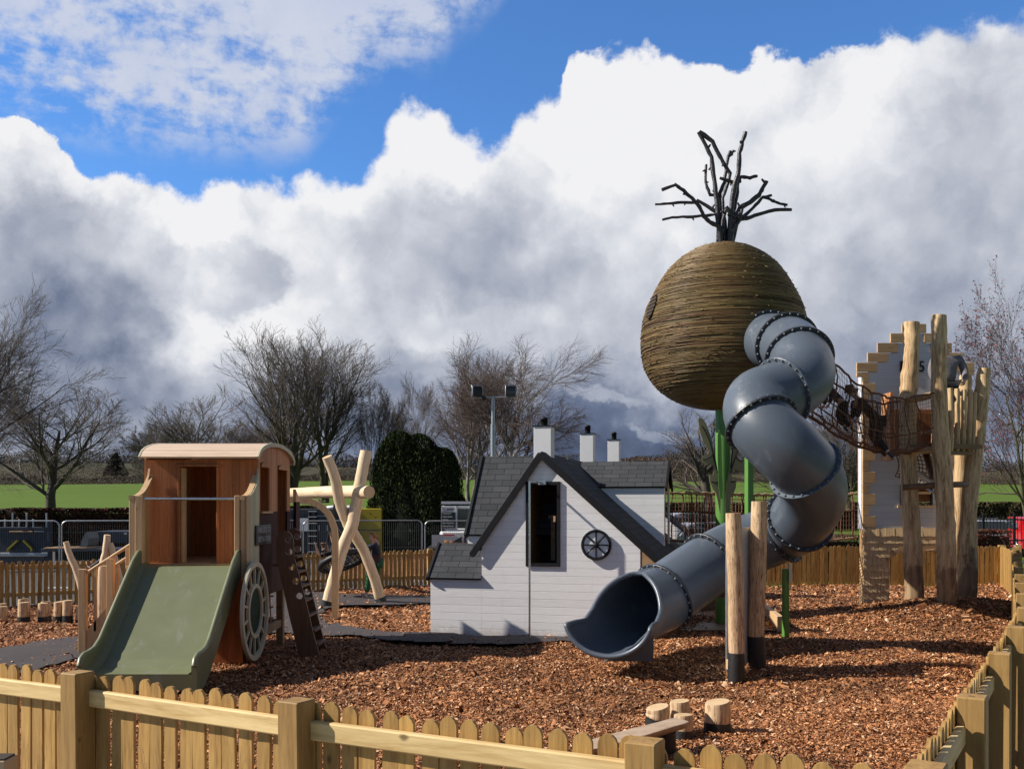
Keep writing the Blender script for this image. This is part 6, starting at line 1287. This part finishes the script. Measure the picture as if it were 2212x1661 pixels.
# left: tipper body with posts and yellow chevrons
TP = thing('tipper_trailer', 'dark navy tipper trailer with upright posts and yellow chevron bars on its tail', 'trailer', on(40, 34)); q4 = reg(0, 1230, .2047)
def bar(nm, x0, y0, x1, y1, Y, mat, th=.06, parent=TP): p, q = q4(x0, y0, Y), q4(x1, y1, Y); mb = MB(); mb.box(((p.x+q.x)/2, Y, (p.z+q.z)/2), (abs(q.x-p.x), th, abs(p.z-q.z)), mat, None, .01); return mb.build(nm, None, parent)
bar('tail_board', -200, 430, 600, 740, 34, 'navy', .12); bar('top_rail', -200, 425, 605, 462, 33.9, 'navy', .14); bar('lower_rail', -200, 738, 592, 775, 33.85, 'panel_grey', .10); bar('corner_post', 592, 360, 628, 850, 33.9, 'navy', .2); bar('chassis', -200, 775, 590, 900, 34.4, 'navy', .5)
for x in (62, 155, 233, 326, 405, 568): bar('upright', x-8, 255 if x in (155, 326, 568) else 330, x+8, 428, 34, 'galvanised', .06)
for x0, x1 in ((0, 0),): bar('load', 120, 474, 400, 492, 33.7, 'machine_orange' if False else 'ply_brown', .1); bar('load', 425, 474, 535, 484, 33.7, 'panel_grey', .1)
for pts in ([(95, 720), (110, 690), (220, 590)], [(395, 720), (385, 680), (292, 590)]):
    mb = MB(); Q_ = [q4(x, y, 33.84) for x, y in pts]
    for i in range(2): mb.beam(Q_[i], Q_[i+1], .06, .13, 'chevron_yellow', (0, 1, 0))
    mb.build('chevron', None, TP)
mb = MB(); mb.lathe([(0, -.15), (.42, -.15), (.45, -.1), (.45, .1), (.42, .15), (0, .15)], (q4(300, 900, 34.5).x, 34.5, lz(-17, 34)+.43), 'tyre', 20, (0, 1, 0)); mb.build('wheel', None, TP)
SK = thing('skip', 'dark blue waste skip with a pale patch, behind the mesh fence by the leaning log', 'skip', on(275, 35)); mb = MB(); p, q = q4(1130, 480, 35), q4(1800, 620, 35)
mb.prism([(p.x, p.z), (q.x, p.z), (q.x-.4, q.z), (p.x+.3, q.z)], (0, 35, 0), (1, 0, 0), (0, 0, 1), (0, 1, 0), 1.8, 'navy'); mb.build('body', None, SK)
for x in (1165, 1535): p = q4(x, 505, 34.98); mb = MB(); mb.box((p.x, 34.97, p.z), (.10, .02, .06), 'white_paint'); mb.build('label', None, SK)
FB = thing('flatbed', 'low dark flatbed trailer carrying a grey digger bucket', 'trailer', on(210, 32.5)); bar('deck', 640, 680, 1800, 712, 32.5, 'navy', 1.6, FB); bar('chassis', 740, 715, 1700, 830, 32.8, 'black_paint', .8, FB); bar('deck_board', 640, 668, 1150, 682, 32.3, 'ply_brown', 1.2, FB)
mb = MB(); pts = [(1045, 665), (1060, 590), (1100, 500), (1125, 480), (1145, 560), (1135, 640), (1110, 668)]; mb.prism([(q4(x, y, 32.6).x, q4(x, y, 32.6).z) for x, y in pts], (0, 32.2, 0), (1, 0, 0), (0, 0, 1), (0, 1, 0), .8, 'scoop_grey'); tag(mb.build('digger_bucket', None, None, tuple(q4(1100, 665, 32.6))), 'curved grey digger bucket resting on the flatbed trailer', 'digger bucket')
# floodlight mast
rf_ = reg(1000, 820, .2532); FM = thing('floodlight_mast', 'tall grey mast with two black floodlights facing away', 'floodlight mast', on(1066, 33))
p, q = rf_(918, 1280, 33), rf_(920, 690, 33); mb = MB(); mb.tube([(p.x, 33, 0), (p.x, 33, q.z-.9)], .085, 'galvanised', 12); mb.tube([(p.x, 33, q.z-.9), (p.x, 33, q.z)], .06, 'galvanised', 12); mb.build('mast', None, FM)
mb = MB(); mb.tube([rf_(745, 686, 33), rf_(1100, 684, 33)], .028, 'galvanised', 8); mb.lathe([(0, -.07), (.08, -.07), (.08, .07), (0, .07)], rf_(830, 688, 33), 'lamp_black', 10, (1, 0, 0)); mb.build('cross_arm', None, FM)
for x, rz in ((757, .35), (1097, -.1)):
    p = rf_(x, 622, 33); mb = MB(); M_ = Matrix.Rotation(rz, 3, 'Z'); prf = [(a_*.62, b_*.62) for a_, b_ in [(-.24, -.30), (.20, -.32), (.22, -.12), (.20, .10), (.12, .26), (-.02, .34), (-.20, .33)]]
    mb.prism(prf, p-M_@Vector((.16, 0, 0)), M_@Vector((0, -1, 0)), (0, 0, 1), M_@Vector((1, 0, 0)), .32, 'lamp_black'); 
    for k in range(7): mb.box(p+M_@Vector((-.144+k*.048, -.10, .01)), (.012, .07, .30), 'lamp_black', M_)
    LM = mb.build('floodlight', None, FM); mb = MB(); mb.tube([p+M_@Vector((-.18, -.06, -.19)), p+M_@Vector((-.18, -.10, .06)), p+M_@Vector((-.18, .0, .19))], .013, 'galvanised', 5); mb.build('bracket', None, LM); mb = MB(); mb.tube([p+M_@Vector((.18, -.06, -.19)), p+M_@Vector((.18, -.10, .06)), p+M_@Vector((.18, .0, .19))], .013, 'galvanised', 5); mb.build('bracket', None, LM)
# cars
def car(label, px, Y, rz, mat, base=None, L_=4.4, grp=None):
    o_ = on(px, Y, base); T = thing('parked_car', label, 'car', o_, grp); M_ = Matrix.Rotation(rz, 3, 'Z'); pr = [(-.5, .28), (-.49, .62), (-.44, .86), (-.36, .93), (-.27, 1.36), (-.20, 1.43), (.10, 1.44), (.17, 1.38), (.30, .98), (.44, .86), (.49, .70), (.5, .34)]
    mb = MB(); W_ = .86
    for i in range(len(pr)):
        (a, z1), (b, z2) = pr[i], pr[(i+1) % len(pr)]; w1 = W_ if z1 < .95 else W_-.16; w2 = W_ if z2 < .95 else W_-.16
        mb.add([o_+M_@Vector((a*L_, -w1, z1)), o_+M_@Vector((b*L_, -w2, z2)), o_+M_@Vector((b*L_, w2, z2)), o_+M_@Vector((a*L_, w1, z1))], [(0, 1, 2, 3)], mat)
    for s in (-1, 1): mb.add([o_+M_@Vector((a*L_, s*(W_ if z < .95 else W_-.16), z)) for a, z in pr], [tuple(range(len(pr)))], mat)
    mb.build('body', None, T)
    for s in (-1, 1):
        mb = MB(); mb.add([o_+M_@Vector((a*L_, s*(W_+.012 if z < .98 else W_-.135), z)) for a, z in [(-.33, .97), (-.255, 1.33), (-.19, 1.385), (.095, 1.39), (.155, 1.34), (.275, .99)]], [(0, 1, 2, 3, 4, 5)], 'glass_dark'); mb.build('side_window', None, T)
        for xx in (-.31, .32):
            mb = MB(); mb.lathe([(0, -.1), (.22, -.1), (.31, -.09), (.32, 0), (.31, .09), (.22, .1), (0, .1)], o_+M_@Vector((xx*L_, s*.78, .32)), 'tyre', 20, M_@Vector((0, 1, 0))); mb.lathe([(0, .105), (.19, .105), (.2, .09)], o_+M_@Vector((xx*L_, s*.80, .32)), 'car_silver', 16, M_@Vector((0, s, 0))); mb.build('wheel', None, T)
    for s, (a, z1), (b, z2), nm in ((0, (-.365, .95), (-.278, 1.35), 'rear_window'), (0, (.175, 1.36), (.295, 1.0), 'windscreen')):
        nx = -.03 if 'rear' in nm else .03; mb = MB(); mb.add([o_+M_@Vector((a*L_+nx, -.66, z1)), o_+M_@Vector((b*L_+nx, -.62, z2)), o_+M_@Vector((b*L_+nx, .62, z2)), o_+M_@Vector((a*L_+nx, .66, z1))], [(0, 1, 2, 3)], 'glass_dark'); mb.build(nm, None, T)
    for s in (-1, 1): mb = MB(); mb.box(o_+M_@Vector((.475*L_, s*.62, .70)), (.12, .3, .14), 'white_paint', M_, .02); mb.build('headlight', None, T); mb = MB(); mb.box(o_+M_@Vector((-.475*L_, s*.66, .76)), (.12, .22, .18), 'machine_red', M_, .02); mb.build('tail_light', None, T)
    return T
pz = lambda y, Y: HC-(y-HY)*Y/FPX
CG = 'cars parked beyond the rope bridge'
car('silver car parked behind the rope bridge, left of the green pole', 1502, 44, .12, 'car_silver', pz(1107, 44)-1.44, 4.3, CG)
car('pale silver car parked nearer, low behind the tube slide', 1535, 39, .15, 'car_silver', pz(1128, 39)-1.44, 4.3, CG)
car('dark car parked behind the silver ones', 1600, 47, .1, 'car_dark', pz(1112, 47)-1.44, 4.4, CG)
car('bright red car cut by the right edge of the view', 2228, 38, 1.35, 'car_red', pz(1116, 38)-1.44, 4.0)
car('silver car with a dark window behind the black railings', 2118, 40, 1.4, 'car_silver', pz(1120, 40)-1.44, 3.9)
mb = MB(); V1 = P(1380, 1090, 36); mb.quad([(5.5, 36, pz(1128, 39)-1.43), (26, 36, pz(1128, 39)-1.43), (30, 52, pz(1107, 44)-1.42), (5, 52, pz(1107, 44)-1.42)], 'road'); structure(mb.build('car_park', None))
# black railings
BRl = thing('railing', 'black metal railings beyond the back fence at the right', 'railing', on(2160, 33)); a, b = P(2095, 1090, 33), P(2290, 1090, 32); zt, zb = pz(1114, 33), pz(1172, 33)
mb = MB()
for z in (zt-.12, zb+.1): mb.beam((a.x, a.y, z), (b.x, b.y, z), .04, .05, 'black_paint')
mb.build('rail', None, BRl); n = 26
for i in range(n+1):
    p = Vector((a.x, a.y, 0)).lerp(Vector((b.x, b.y, 0)), i/n); mb = MB(); w_ = .07 if i % 9 == 4 else .018; mb.box((p.x, p.y, (zt+zb)/2), (w_, w_, zt-zb+(.1 if w_ > .05 else 0)), 'black_paint'); mb.lathe([(w_*.5, 0), (0, .06)], (p.x, p.y, zt+(.05 if w_ > .05 else 0)), 'black_paint', 4); mb.build('upright', None, BRl)
# ---------------------------------------------------------------- leaf and twig masses
def leaves(name, pts, size, cols, mat='leaf_bits', parent=None, seed=1, flat=.6, dirs=None, asp=.6, at=None):
    r = np.random.default_rng(seed); n = len(pts); u = r.normal(0, 1, (n, 3)) if dirs is None else dirs+r.normal(0, .35, (n, 3)); u /= np.linalg.norm(u, axis=1, keepdims=True); v = np.cross(u, r.normal(0, 1, (n, 3))); v /= np.linalg.norm(v, axis=1, keepdims=True)
    L_ = (size*r.uniform(.6, 1.4, n))[:, None]; p = pts
    V_ = np.stack([p-u*L_*.5, p+v*L_*.5*asp, p+u*L_*.5, p-v*L_*.5*asp], 1).reshape(-1, 3); Q = np.arange(n*4).reshape(-1, 4); cols = np.array(cols); T_c = cols[r.integers(0, len(cols), n)]*r.uniform(.7, 1.3, (n, 1))
    return np_obj(name, V_, Q, mat, parent, np.repeat(T_c, 4, 0), at=at)
def hedge(label, x0, Y0, x1, Y1, ztop, th, n, cols, seed, size=.09, hgt=None, cat='hedge'):
    r = np.random.default_rng(seed); a = P(x0, 1090, Y0); b = P(x1, 1090, Y1); s = r.random(n); zb = np.array([lz(a.x+(b.x-a.x)*q, Y0+(Y1-Y0)*q) for q in np.linspace(0, 1, 20)]); zb = np.interp(s, np.linspace(0, 1, 20), zb)
    X = a.x+(b.x-a.x)*s; Y = Y0+(Y1-Y0)*s; H_ = (ztop-zb)*(1+.05*(vnoise(X*3, Y, seed, .7)-.5)); k = r.random(n)
    face = r.random(n); dy_ = np.where(face < .5, -th/2+r.exponential(.05, n), r.uniform(-th/2, th/2, n)); hh = np.where(face < .5, r.random(n), 1-r.exponential(.03, n))
    pts = np.stack([X+r.normal(0, .04, n), Y+dy_+(vnoise(X*2, hh*4, seed+1, 1.)-.5)*.25, zb+H_*np.clip(hh, 0, 1.03)], -1)
    T = thing('hedge', label, cat, (float(a.x+b.x)/2, (Y0+Y1)/2, float(zb.mean()))); leaves('foliage', pts, size, cols, parent=T, seed=seed)
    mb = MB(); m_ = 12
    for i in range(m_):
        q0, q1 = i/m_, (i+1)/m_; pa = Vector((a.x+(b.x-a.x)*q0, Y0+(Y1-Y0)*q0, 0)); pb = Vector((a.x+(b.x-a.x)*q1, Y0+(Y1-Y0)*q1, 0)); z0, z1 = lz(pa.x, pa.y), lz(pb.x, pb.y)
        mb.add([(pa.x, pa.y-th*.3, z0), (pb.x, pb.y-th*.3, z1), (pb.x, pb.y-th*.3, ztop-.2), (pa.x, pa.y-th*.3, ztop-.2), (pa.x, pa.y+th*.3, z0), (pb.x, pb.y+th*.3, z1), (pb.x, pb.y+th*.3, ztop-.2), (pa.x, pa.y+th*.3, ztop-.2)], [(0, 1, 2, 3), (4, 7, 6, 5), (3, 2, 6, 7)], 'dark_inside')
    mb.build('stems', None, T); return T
hedge('clipped beech hedge with copper-brown leaves along the left pasture', -220, 41, 330, 42, pz(1099, 41), 1.3, 34000, [(.10, .030, .020), (.05, .022, .014), (.035, .045, .012), (.16, .055, .035), (.03, .022, .012)], 3, .10)
hedge('continuing brown hedge behind the wagon and containers', 300, 42.5, 700, 43, pz(1094, 42), 1.2, 16000, [(.07, .030, .016), (.045, .030, .014), (.035, .040, .014)], 4, .10)
hedge('low dark hedge beyond the parked cars', 1400, 52, 2300, 50, pz(1086, 52), 1.5, 26000, [(.060, .045, .020), (.04, .035, .014), (.09, .06, .03)], 5, .14)
hedge('shrubs with dark red leaves just beyond the back fence at the right', 1880, 30.5, 2170, 30.8, pz(1145, 30), 1.0, 13000, [(.14, .02, .02), (.05, .05, .015), (.08, .03, .02), (.035, .045, .015), (.20, .05, .04)], 6, .07, cat='shrubs')
hedge('scrubby brown planting behind the low end of the tube slide', 1500, 31, 1880, 31, pz(1156, 31), 1.0, 9000, [(.05, .05, .02), (.08, .05, .025), (.05, .035, .02)], 7, .07, cat='shrubs')
# bark bank behind the middle fence
xs_ = np.linspace(-6, 0, 50); ys_ = np.linspace(30.5, 36, 40); structure(sheet('bank', xs_, ys_, lambda X, Y: .30+.75*np.exp(-((Y-33.4)/1.6)**2)*np.clip((X+6)/1.5, 0, 1)*(1+.12*(vnoise(X+9, Y, 31, 2.)-.5))-.35, 'mulch'))
# distant hedgerows and woods
def treeline(name, label, Y, x0, x1, hlo, hhi, n, cols, seed, sz, dens=1.):
    r = np.random.default_rng(seed); X = np.linspace((x0-CX)*Y/FPX, (x1-CX)*Y/FPX, n)+r.normal(0, .5, n); X = r.permutation(X); nz = vnoise(X+4000, X*0, seed, 1/ (Y*.035)); nz2 = vnoise(X+4000, X*0+7, seed+1, 1/(Y*.012)); H_ = hlo+(hhi-hlo)*np.clip(nz*1.2-.1+(nz2-.5)*.5, 0, 1)
    Yv = Y+r.normal(0, Y*.01, n); zb = land(X, Yv)-.3; hh = r.random(n)**1.25; pts = np.stack([X, Yv, zb+H_*hh], -1); o = leaves(name, pts, sz, cols, seed=seed, asp=.8); o['kind'] = 'stuff'; tag(o, label, 'trees'); return o
DK = [(.040, .034, .028), (.055, .043, .032), (.030, .032, .020), (.07, .052, .038)]; BRN = [(.085, .060, .042), (.06, .048, .034), (.10, .07, .05), (.045, .044, .026)]
treeline('distant_hedgerow', 'dark hedgerow across the far edge of the pasture', 152, -150, 2400, .6, 1.6, 90000, BRN, 41, .15)
treeline('distant_hedgerow', 'broken line of bare field trees beyond the pasture', 235, -150, 2400, 1.0, 5.5, 150000, BRN, 42, .17)
treeline('distant_woods', 'dark wooded rise on the horizon', 420, -250, 2500, 2, 8, 110000, DK, 43, .42)
treeline('distant_woods', 'blue-grey wooded skyline on the horizon', 640, -300, 2600, 4, 11, 60000, [(.050, .052, .055), (.06, .06, .06)], 44, .9)
treeline('distant_trees', 'rounded reddish-brown trees on the skyline right of the chimneys', 300, 1340, 1460, 3.0, 7.0, 12000, [(.13, .075, .05), (.10, .065, .045), (.07, .055, .04)], 45, .32)
treeline('distant_trees', 'rounded dark copse on the skyline behind the green pole', 300, 1440, 1660, 4, 8.5, 18000, BRN, 46, .32)
xs_ = np.linspace(-26, 6, 65); ys_ = np.linspace(18, 40.6, 46); structure(sheet('yard', xs_, ys_, lambda X, Y: land(X, Y)-.035, 'road', lambda x, y: ~inpoly(x, y, PLAY) & (y > 12+.2*0)))
# far conifer
def conifer_pts(cx_, Y, z0, h, r0, n, seed, power=.8):
    r = np.random.default_rng(seed); s = r.random(n); a = r.random(n)*6.283; rr = r0*(1-s)**power*np.sqrt(r.uniform(.3, 1, n)); return np.stack([cx_+rr*np.cos(a), Y+rr*np.sin(a), z0+h*s], -1)
Tc = thing('conifer', 'small dark pointed conifer on the far skyline at the left', 'tree', on(250, 260)); x_ = on(250, 260); z_ = x_.z; leaves('crown', conifer_pts(x_.x, 260, z_+.5, pz(983, 260)-z_, 3.4, 3500, 9), .7, DK, 'needles', Tc, 9); mb = MB(); mb.tube([(x_.x, 260, z_), (x_.x, 260, z_+4)], .2, 'bark', 6); mb.build('trunk', None, Tc)
# big yew
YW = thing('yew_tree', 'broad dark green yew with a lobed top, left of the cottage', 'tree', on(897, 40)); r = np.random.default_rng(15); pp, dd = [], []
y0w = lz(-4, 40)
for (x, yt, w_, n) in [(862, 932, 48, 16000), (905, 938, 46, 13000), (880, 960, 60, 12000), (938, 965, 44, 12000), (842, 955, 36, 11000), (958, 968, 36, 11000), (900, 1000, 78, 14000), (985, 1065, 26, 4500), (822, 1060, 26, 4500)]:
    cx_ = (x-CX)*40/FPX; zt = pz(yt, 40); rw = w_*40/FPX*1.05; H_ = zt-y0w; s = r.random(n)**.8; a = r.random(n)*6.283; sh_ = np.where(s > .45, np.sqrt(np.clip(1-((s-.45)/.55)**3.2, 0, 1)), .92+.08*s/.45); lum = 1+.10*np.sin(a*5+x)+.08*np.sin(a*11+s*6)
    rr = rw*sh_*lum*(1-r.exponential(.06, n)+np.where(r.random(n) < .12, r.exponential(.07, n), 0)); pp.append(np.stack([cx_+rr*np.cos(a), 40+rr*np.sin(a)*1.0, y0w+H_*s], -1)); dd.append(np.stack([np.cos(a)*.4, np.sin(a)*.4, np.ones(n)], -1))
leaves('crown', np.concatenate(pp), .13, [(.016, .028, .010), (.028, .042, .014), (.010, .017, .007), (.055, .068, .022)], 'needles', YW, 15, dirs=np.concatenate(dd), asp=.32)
mb = MB(); mb.lathe([(1.35, y0w-.1), (1.5, y0w+.6), (1.2, y0w+2.6), (.6, y0w+3.0), (0, y0w+3.1)], ((893-CX)*40/FPX, 40, 0), 'yew_core', 20); mb.build('trunk', None, YW)  # near-black core filling the crown, coloured to stand in for its inner shade
# ---------------------------------------------------------------- bare trees
def grow(P0, D0, L_, K, wander, up, wind, r):
    n = len(P0); pts = np.zeros((n, K, 3)); pts[:, 0] = P0; d = D0.copy(); out = [d.copy()]
    for k in range(1, K):
        d = d+r.normal(0, wander, (n, 3))+np.array([0, 0, up])+wind; d /= np.linalg.norm(d, axis=1, keepdims=True); pts[:, k] = pts[:, k-1]+d*(L_/(K-1))[:, None]; out.append(d.copy())
    return pts, np.stack(out, 1)
def batch_tubes(pts, r0, r1, S_):
    n, K, _ = pts.shape; T = pts[:, -1]-pts[:, 0]; T /= np.linalg.norm(T, axis=1, keepdims=True)+1e-9; ref = np.where(np.abs(T[:, 2:3]) > .9, np.array([[1., 0, 0]]), np.array([[0, 0, 1.]])); u = np.cross(T, ref); u /= np.linalg.norm(u, axis=1, keepdims=True); v = np.cross(T, u)
    rad = r0[:, None]+(r1-r0)[:, None]*np.linspace(0, 1, K)[None]; a = np.arange(S_)*2*np.pi/S_
    off = u[:, None, None]*np.cos(a)[None, None, :, None]+v[:, None, None]*np.sin(a)[None, None, :, None]; V_ = (pts[:, :, None]+off*rad[:, :, None, None]).reshape(-1, 3)
    b_ = (np.arange(n)[:, None, None]*K+np.arange(K-1)[None, :, None])*S_; j = np.arange(S_)[None, None]; return V_, np.stack([b_+j, b_+(j+1) % S_, b_+S_+(j+1) % S_, b_+S_+j], -1).reshape(-1, 4)
def bare_tree(label, px, Y, ytop, wpx, seed, stems=1, levels=((10, .58, .62, 40), (8, .54, .58, 36), (7, .50, .5, 34), (5, .52, .5, 34)), up=.05, wind=(0, 0, 0), trunk=.20, r0=None, mats=('bark', 'twig'), split=.25, ybase=None, droop=0., spread=.35, tw=.010, name='bare_tree', buds=None, wander=.07, twigk=1.):
    tw *= .82; r = np.random.default_rng(seed); b_ = on(px, Y) if ybase is None else P(px, ybase, Y); H_ = pz(ytop, Y)-b_.z; Wm = wpx/2*Y/FPX; r0 = (r0 or H_*.018)*.85; wind = np.array(wind)
    T = thing(name, label, 'tree', b_, 'bare trees beyond the play area'); vs, qs, o_ = [], [], 0; vt, qt, ot = [], [], 0
    n = stems; P0 = np.tile(np.array(b_)[None], (n, 1))+r.normal(0, .12*(n > 1), (n, 3))*np.array([1, 1, 0]); az_ = np.arange(n)*6.283/max(n, 1)+r.random()*6; lean = spread*.5*(n > 1)
    D0 = np.stack([np.cos(az_)*lean, np.sin(az_)*lean, np.ones(n)], -1)+r.normal(0, .03, (n, 3)); D0 /= np.linalg.norm(D0, axis=1, keepdims=True); L_ = H_*r.uniform(.72, .86, n)
    pts, dirs = grow(P0, D0, L_, 10, wander*.8, .02, wind*.3, r); R0 = np.full(n, r0/ n**.35); R1 = R0*.22; V_, Q = batch_tubes(pts, R0, R1, 10); vs.append(V_); qs.append(Q); o_ += len(V_); tmin = split
    cur = (pts, dirs, L_, R0, R1)
    for li, (nc, lr, rr_, ang) in enumerate(levels):
        pts, dirs, L_, R0, R1 = cur; nb_, K = pts.shape[:2]; m_ = nb_*nc; par = np.repeat(np.arange(nb_), nc); t_ = (np.tile(np.linspace(tmin, .98, nc), nb_)+r.normal(0, .04, m_)).clip(tmin*.9, .995); kf = t_*(K-1); k0 = np.minimum(kf.astype(int), K-2); fr_ = (kf-k0)[:, None]
        S0 = pts[par, k0]*(1-fr_)+pts[par, k0+1]*fr_; pd = dirs[par, k0+1]; rnd = r.normal(0, 1, (m_, 3)); rnd -= pd*(rnd*pd).sum(1, keepdims=True); rnd /= np.linalg.norm(rnd, axis=1, keepdims=True); an_ = np.radians(ang*r.uniform(.55, 1.25, m_))[:, None]
        D = pd*np.cos(an_)+rnd*np.sin(an_); tipf = (1-.55*t_) if li else (1.0-.35*t_); L2 = L_[par]*lr*tipf*r.uniform(.7, 1.25, m_)*1.35; rp_ = R0[par]+(R1-R0)[par]*t_; Rn = np.maximum(rp_*rr_, tw); last = li == len(levels)-1; K2 = 8 if li == 0 else (6 if li == 1 else (5 if not last else 4))
        lv = up*(1.0 if li < 2 else .6)-droop*(li-1 if li > 1 else 0); p2, d2 = grow(S0, D, L2, K2, wander*(1.2+.3*li), lv, wind*(.4+.5*li), r); R2 = np.maximum(Rn*.28, tw*.6); V_, Q = batch_tubes(p2, Rn, R2, 6 if li == 0 else (4 if li == 1 else 3))
        if li <= 0: vs.append(V_); qs.append(Q+o_); o_ += len(V_)
        else: vt.append(V_); qt.append(Q+ot); ot += len(V_)
        cur = (p2, d2, L2, Rn, R2); tmin = .12
    # fit the crown to its seen width and height
    VT = np.concatenate(vt); VS = np.concatenate(vs); allv = np.concatenate([VS, VT]); zt = np.percentile(allv[:, 2], 99.8); sx = Wm/(np.percentile(np.abs(allv[:, 0]-b_.x-wind[0]*0), 98)); sz = H_/(zt-b_.z); sx = min(max(sx, .35), 1.7)
    for A_ in (VS, VT): A_[:, 0] = b_.x+(A_[:, 0]-b_.x)*sx; A_[:, 1] = b_.y+(A_[:, 1]-b_.y)*min(sx, 1.1); A_[:, 2] = b_.z+(A_[:, 2]-b_.z)*sz
    np_obj('trunk', VS, np.concatenate(qs), mats[0], T, smooth=True); np_obj('crown', VT, np.concatenate(qt), mats[1], T)
    if buds:
        e = cur[0].copy(); e[..., 0] = b_.x+(e[..., 0]-b_.x)*sx; e[..., 1] = b_.y+(e[..., 1]-b_.y)*min(sx, 1.1); e[..., 2] = b_.z+(e[..., 2]-b_.z)*sz; e = e.reshape(-1, 3); e = e[r.random(len(e)) < buds[0]]; leaves('buds', e+r.normal(0, .02, e.shape), buds[1], buds[2], parent=T, seed=seed)['kind'] = 'stuff'
    return T
bare_tree('large windswept bare tree entering from the left edge of the view', -110, 33, 610, 480, 101, stems=3, spread=.7, wind=(.045, 0, 0), tw=.008, ybase=1130, r0=.24)
bare_tree('spreading bare tree with a dark stocky trunk in the left pasture', 107, 47, 790, 330, 131, split=.20, wander=.05, levels=((13, .62, .62, 48), (8, .54, .58, 38), (7, .50, .5, 36), (5, .5, .5, 36)), ybase=1112, tw=.011, r0=.27)
bare_tree('round-headed bare tree rising behind the wagon roof', 418, 54, 836, 235, 103, stems=2, split=.22, ybase=1085, tw=.011, r0=.26, up=.08, levels=((9, .58, .62, 40), (7, .54, .58, 36), (7, .50, .5, 34), (3, .52, .5, 34)))
bare_tree('small scrubby bare tree between the two larger ones over the wagon roof', 330, 60, 905, 150, 104, stems=3, split=.2, ybase=1085, tw=.012)
bare_tree('tall many-stemmed bare tree with a dense crown behind the swing', 632, 45, 712, 250, 105, stems=3, split=.22, ybase=1085, tw=.009, spread=.30, r0=.30, mats=('bark_moss', 'twig'), up=.10, levels=((9, .56, .62, 36), (8, .54, .58, 34), (6, .50, .5, 34), (4, .52, .5, 34)))
bare_tree('tall slim bare tree leaning right beside the many-stemmed one', 700, 46, 716, 240, 106, stems=2, split=.25, ybase=1085, tw=.009, wind=(.025, 0, 0), r0=.27, mats=('bark_moss', 'twig'), up=.09)
bare_tree('low bushy bare tree in the gap behind the arched post', 560, 50, 905, 190, 113, stems=5, split=.15, ybase=1088, tw=.010, mats=('bark_moss', 'twig'))
bare_tree('slender bare tree behind the upright swing log', 802, 47, 828, 160, 107, stems=2, split=.25, ybase=1088, tw=.009, up=.08)
bare_tree('slender bare tree standing behind the yew', 885, 52, 808, 150, 108, stems=2, split=.25, ybase=1088, tw=.010, mats=('bark_birch', 'twig_birch'), up=.08)
bare_tree('birch with pale stems behind the cottage roof, left of the mast', 1015, 43, 748, 190, 109, stems=3, split=.25, ybase=1098, tw=.008, mats=('bark_birch', 'twig_birch'), up=.08, wind=(.008, 0, 0), droop=.02, r0=.22)
bare_tree('weeping birch with drooping windblown twigs behind the chimneys', 1098, 41, 742, 340, 110, stems=1, split=.28, ybase=1098, tw=.008, mats=('bark_birch', 'twig_birch'), up=.05, wind=(.030, 0, 0), droop=.055, r0=.24, levels=((13, .66, .62, 46), (9, .54, .58, 40), (8, .50, .5, 36), (5, .8, .5, 30)))
bare_tree('bushy bare tree behind the green pole, beyond the rope bridge', 1532, 43, 882, 190, 111, stems=1, split=.28, ybase=1112, tw=.009, levels=((9, .60, .7, 42), (7, .52, .6, 36), (6, .46, .5, 34), (3, .5, .45, 36)), up=.06, r0=.30, mats=('bark', 'twig'))
bare_tree('bare tree seen between the tube slide and the tower', 1832, 46, 880, 190, 112, stems=2, split=.2, ybase=1105, tw=.010, mats=('bark_moss', 'twig'), r0=.26)
bare_tree('dark bare tree behind the tube slide bend', 1700, 50, 930, 200, 114, stems=3, split=.2, ybase=1100, tw=.010, mats=('bark_moss', 'twig'))
bare_tree('large tree with scattered red-brown leaves at the right edge', 2215, 25.5, 600, 400, 115, stems=2, split=.18, ybase=1200, tw=.0055, mats=('bark_moss', 'twig_dark'), r0=.17, spread=.5, up=.05, levels=((11, .62, .60, 46), (7, .54, .55, 40), (7, .50, .5, 38), (4, .5, .5, 38)), buds=(.40, .048, [(.16, .03, .022), (.10, .025, .018), (.22, .055, .03)]))
for (x, yt, s_) in ((38, 1578, 1), (60, 1600, 2), (248, 1592, 3), (272, 1600, 4), (322, 1606, 5), (344, 1604, 6), (526, 1612, 7), (8, 1590, 8)):
    bare_tree(['', 'thin leafless sapling in front of the left fence bay, tallest', 'thin leafless sapling just right of the tallest one', 'reddish leafless sapling close to the first fence post', 'small leafless sapling right of the reddish one', 'leafless sapling with curved shoots in the middle fence bay', 'leafless sapling beside the curved one in the middle bay', 'short leafless sapling near the second fence post', 'leafless sapling at the left edge beside the cardboard box'][s_], x, 5.0 if x > 200 else 5.5, yt, 30, 200+s_, stems=2, levels=((3, .4, .7, 30), (2, .35, .6, 30)), ybase=1980, tw=.0022, r0=.007, split=.45, spread=.10, name='sapling', mats=('bark_moss', 'twig'))
for o in C.objects:
    if o.name.startswith('sapling'): o['group'] = 'saplings planted along the front fence'
PB = thing('cardboard_box', 'corner of a brown cardboard box at the bottom left', 'box', P(-8, 1700, 5.2)); p = P(-8, 1636, 5.2); mb = MB(); mb.box((p.x, 5.2, p.z/2), (.16, .14, p.z), 'pot_brown', None, .004); mb.build('box', None, PB)
mb = MB(); mb.box((p.x, 5.2, p.z+.004), (.14, .12, .01), 'dark_inside'); mb.build('opening', None, PB)  # dark sheet laid on top in place of the shaded hollow
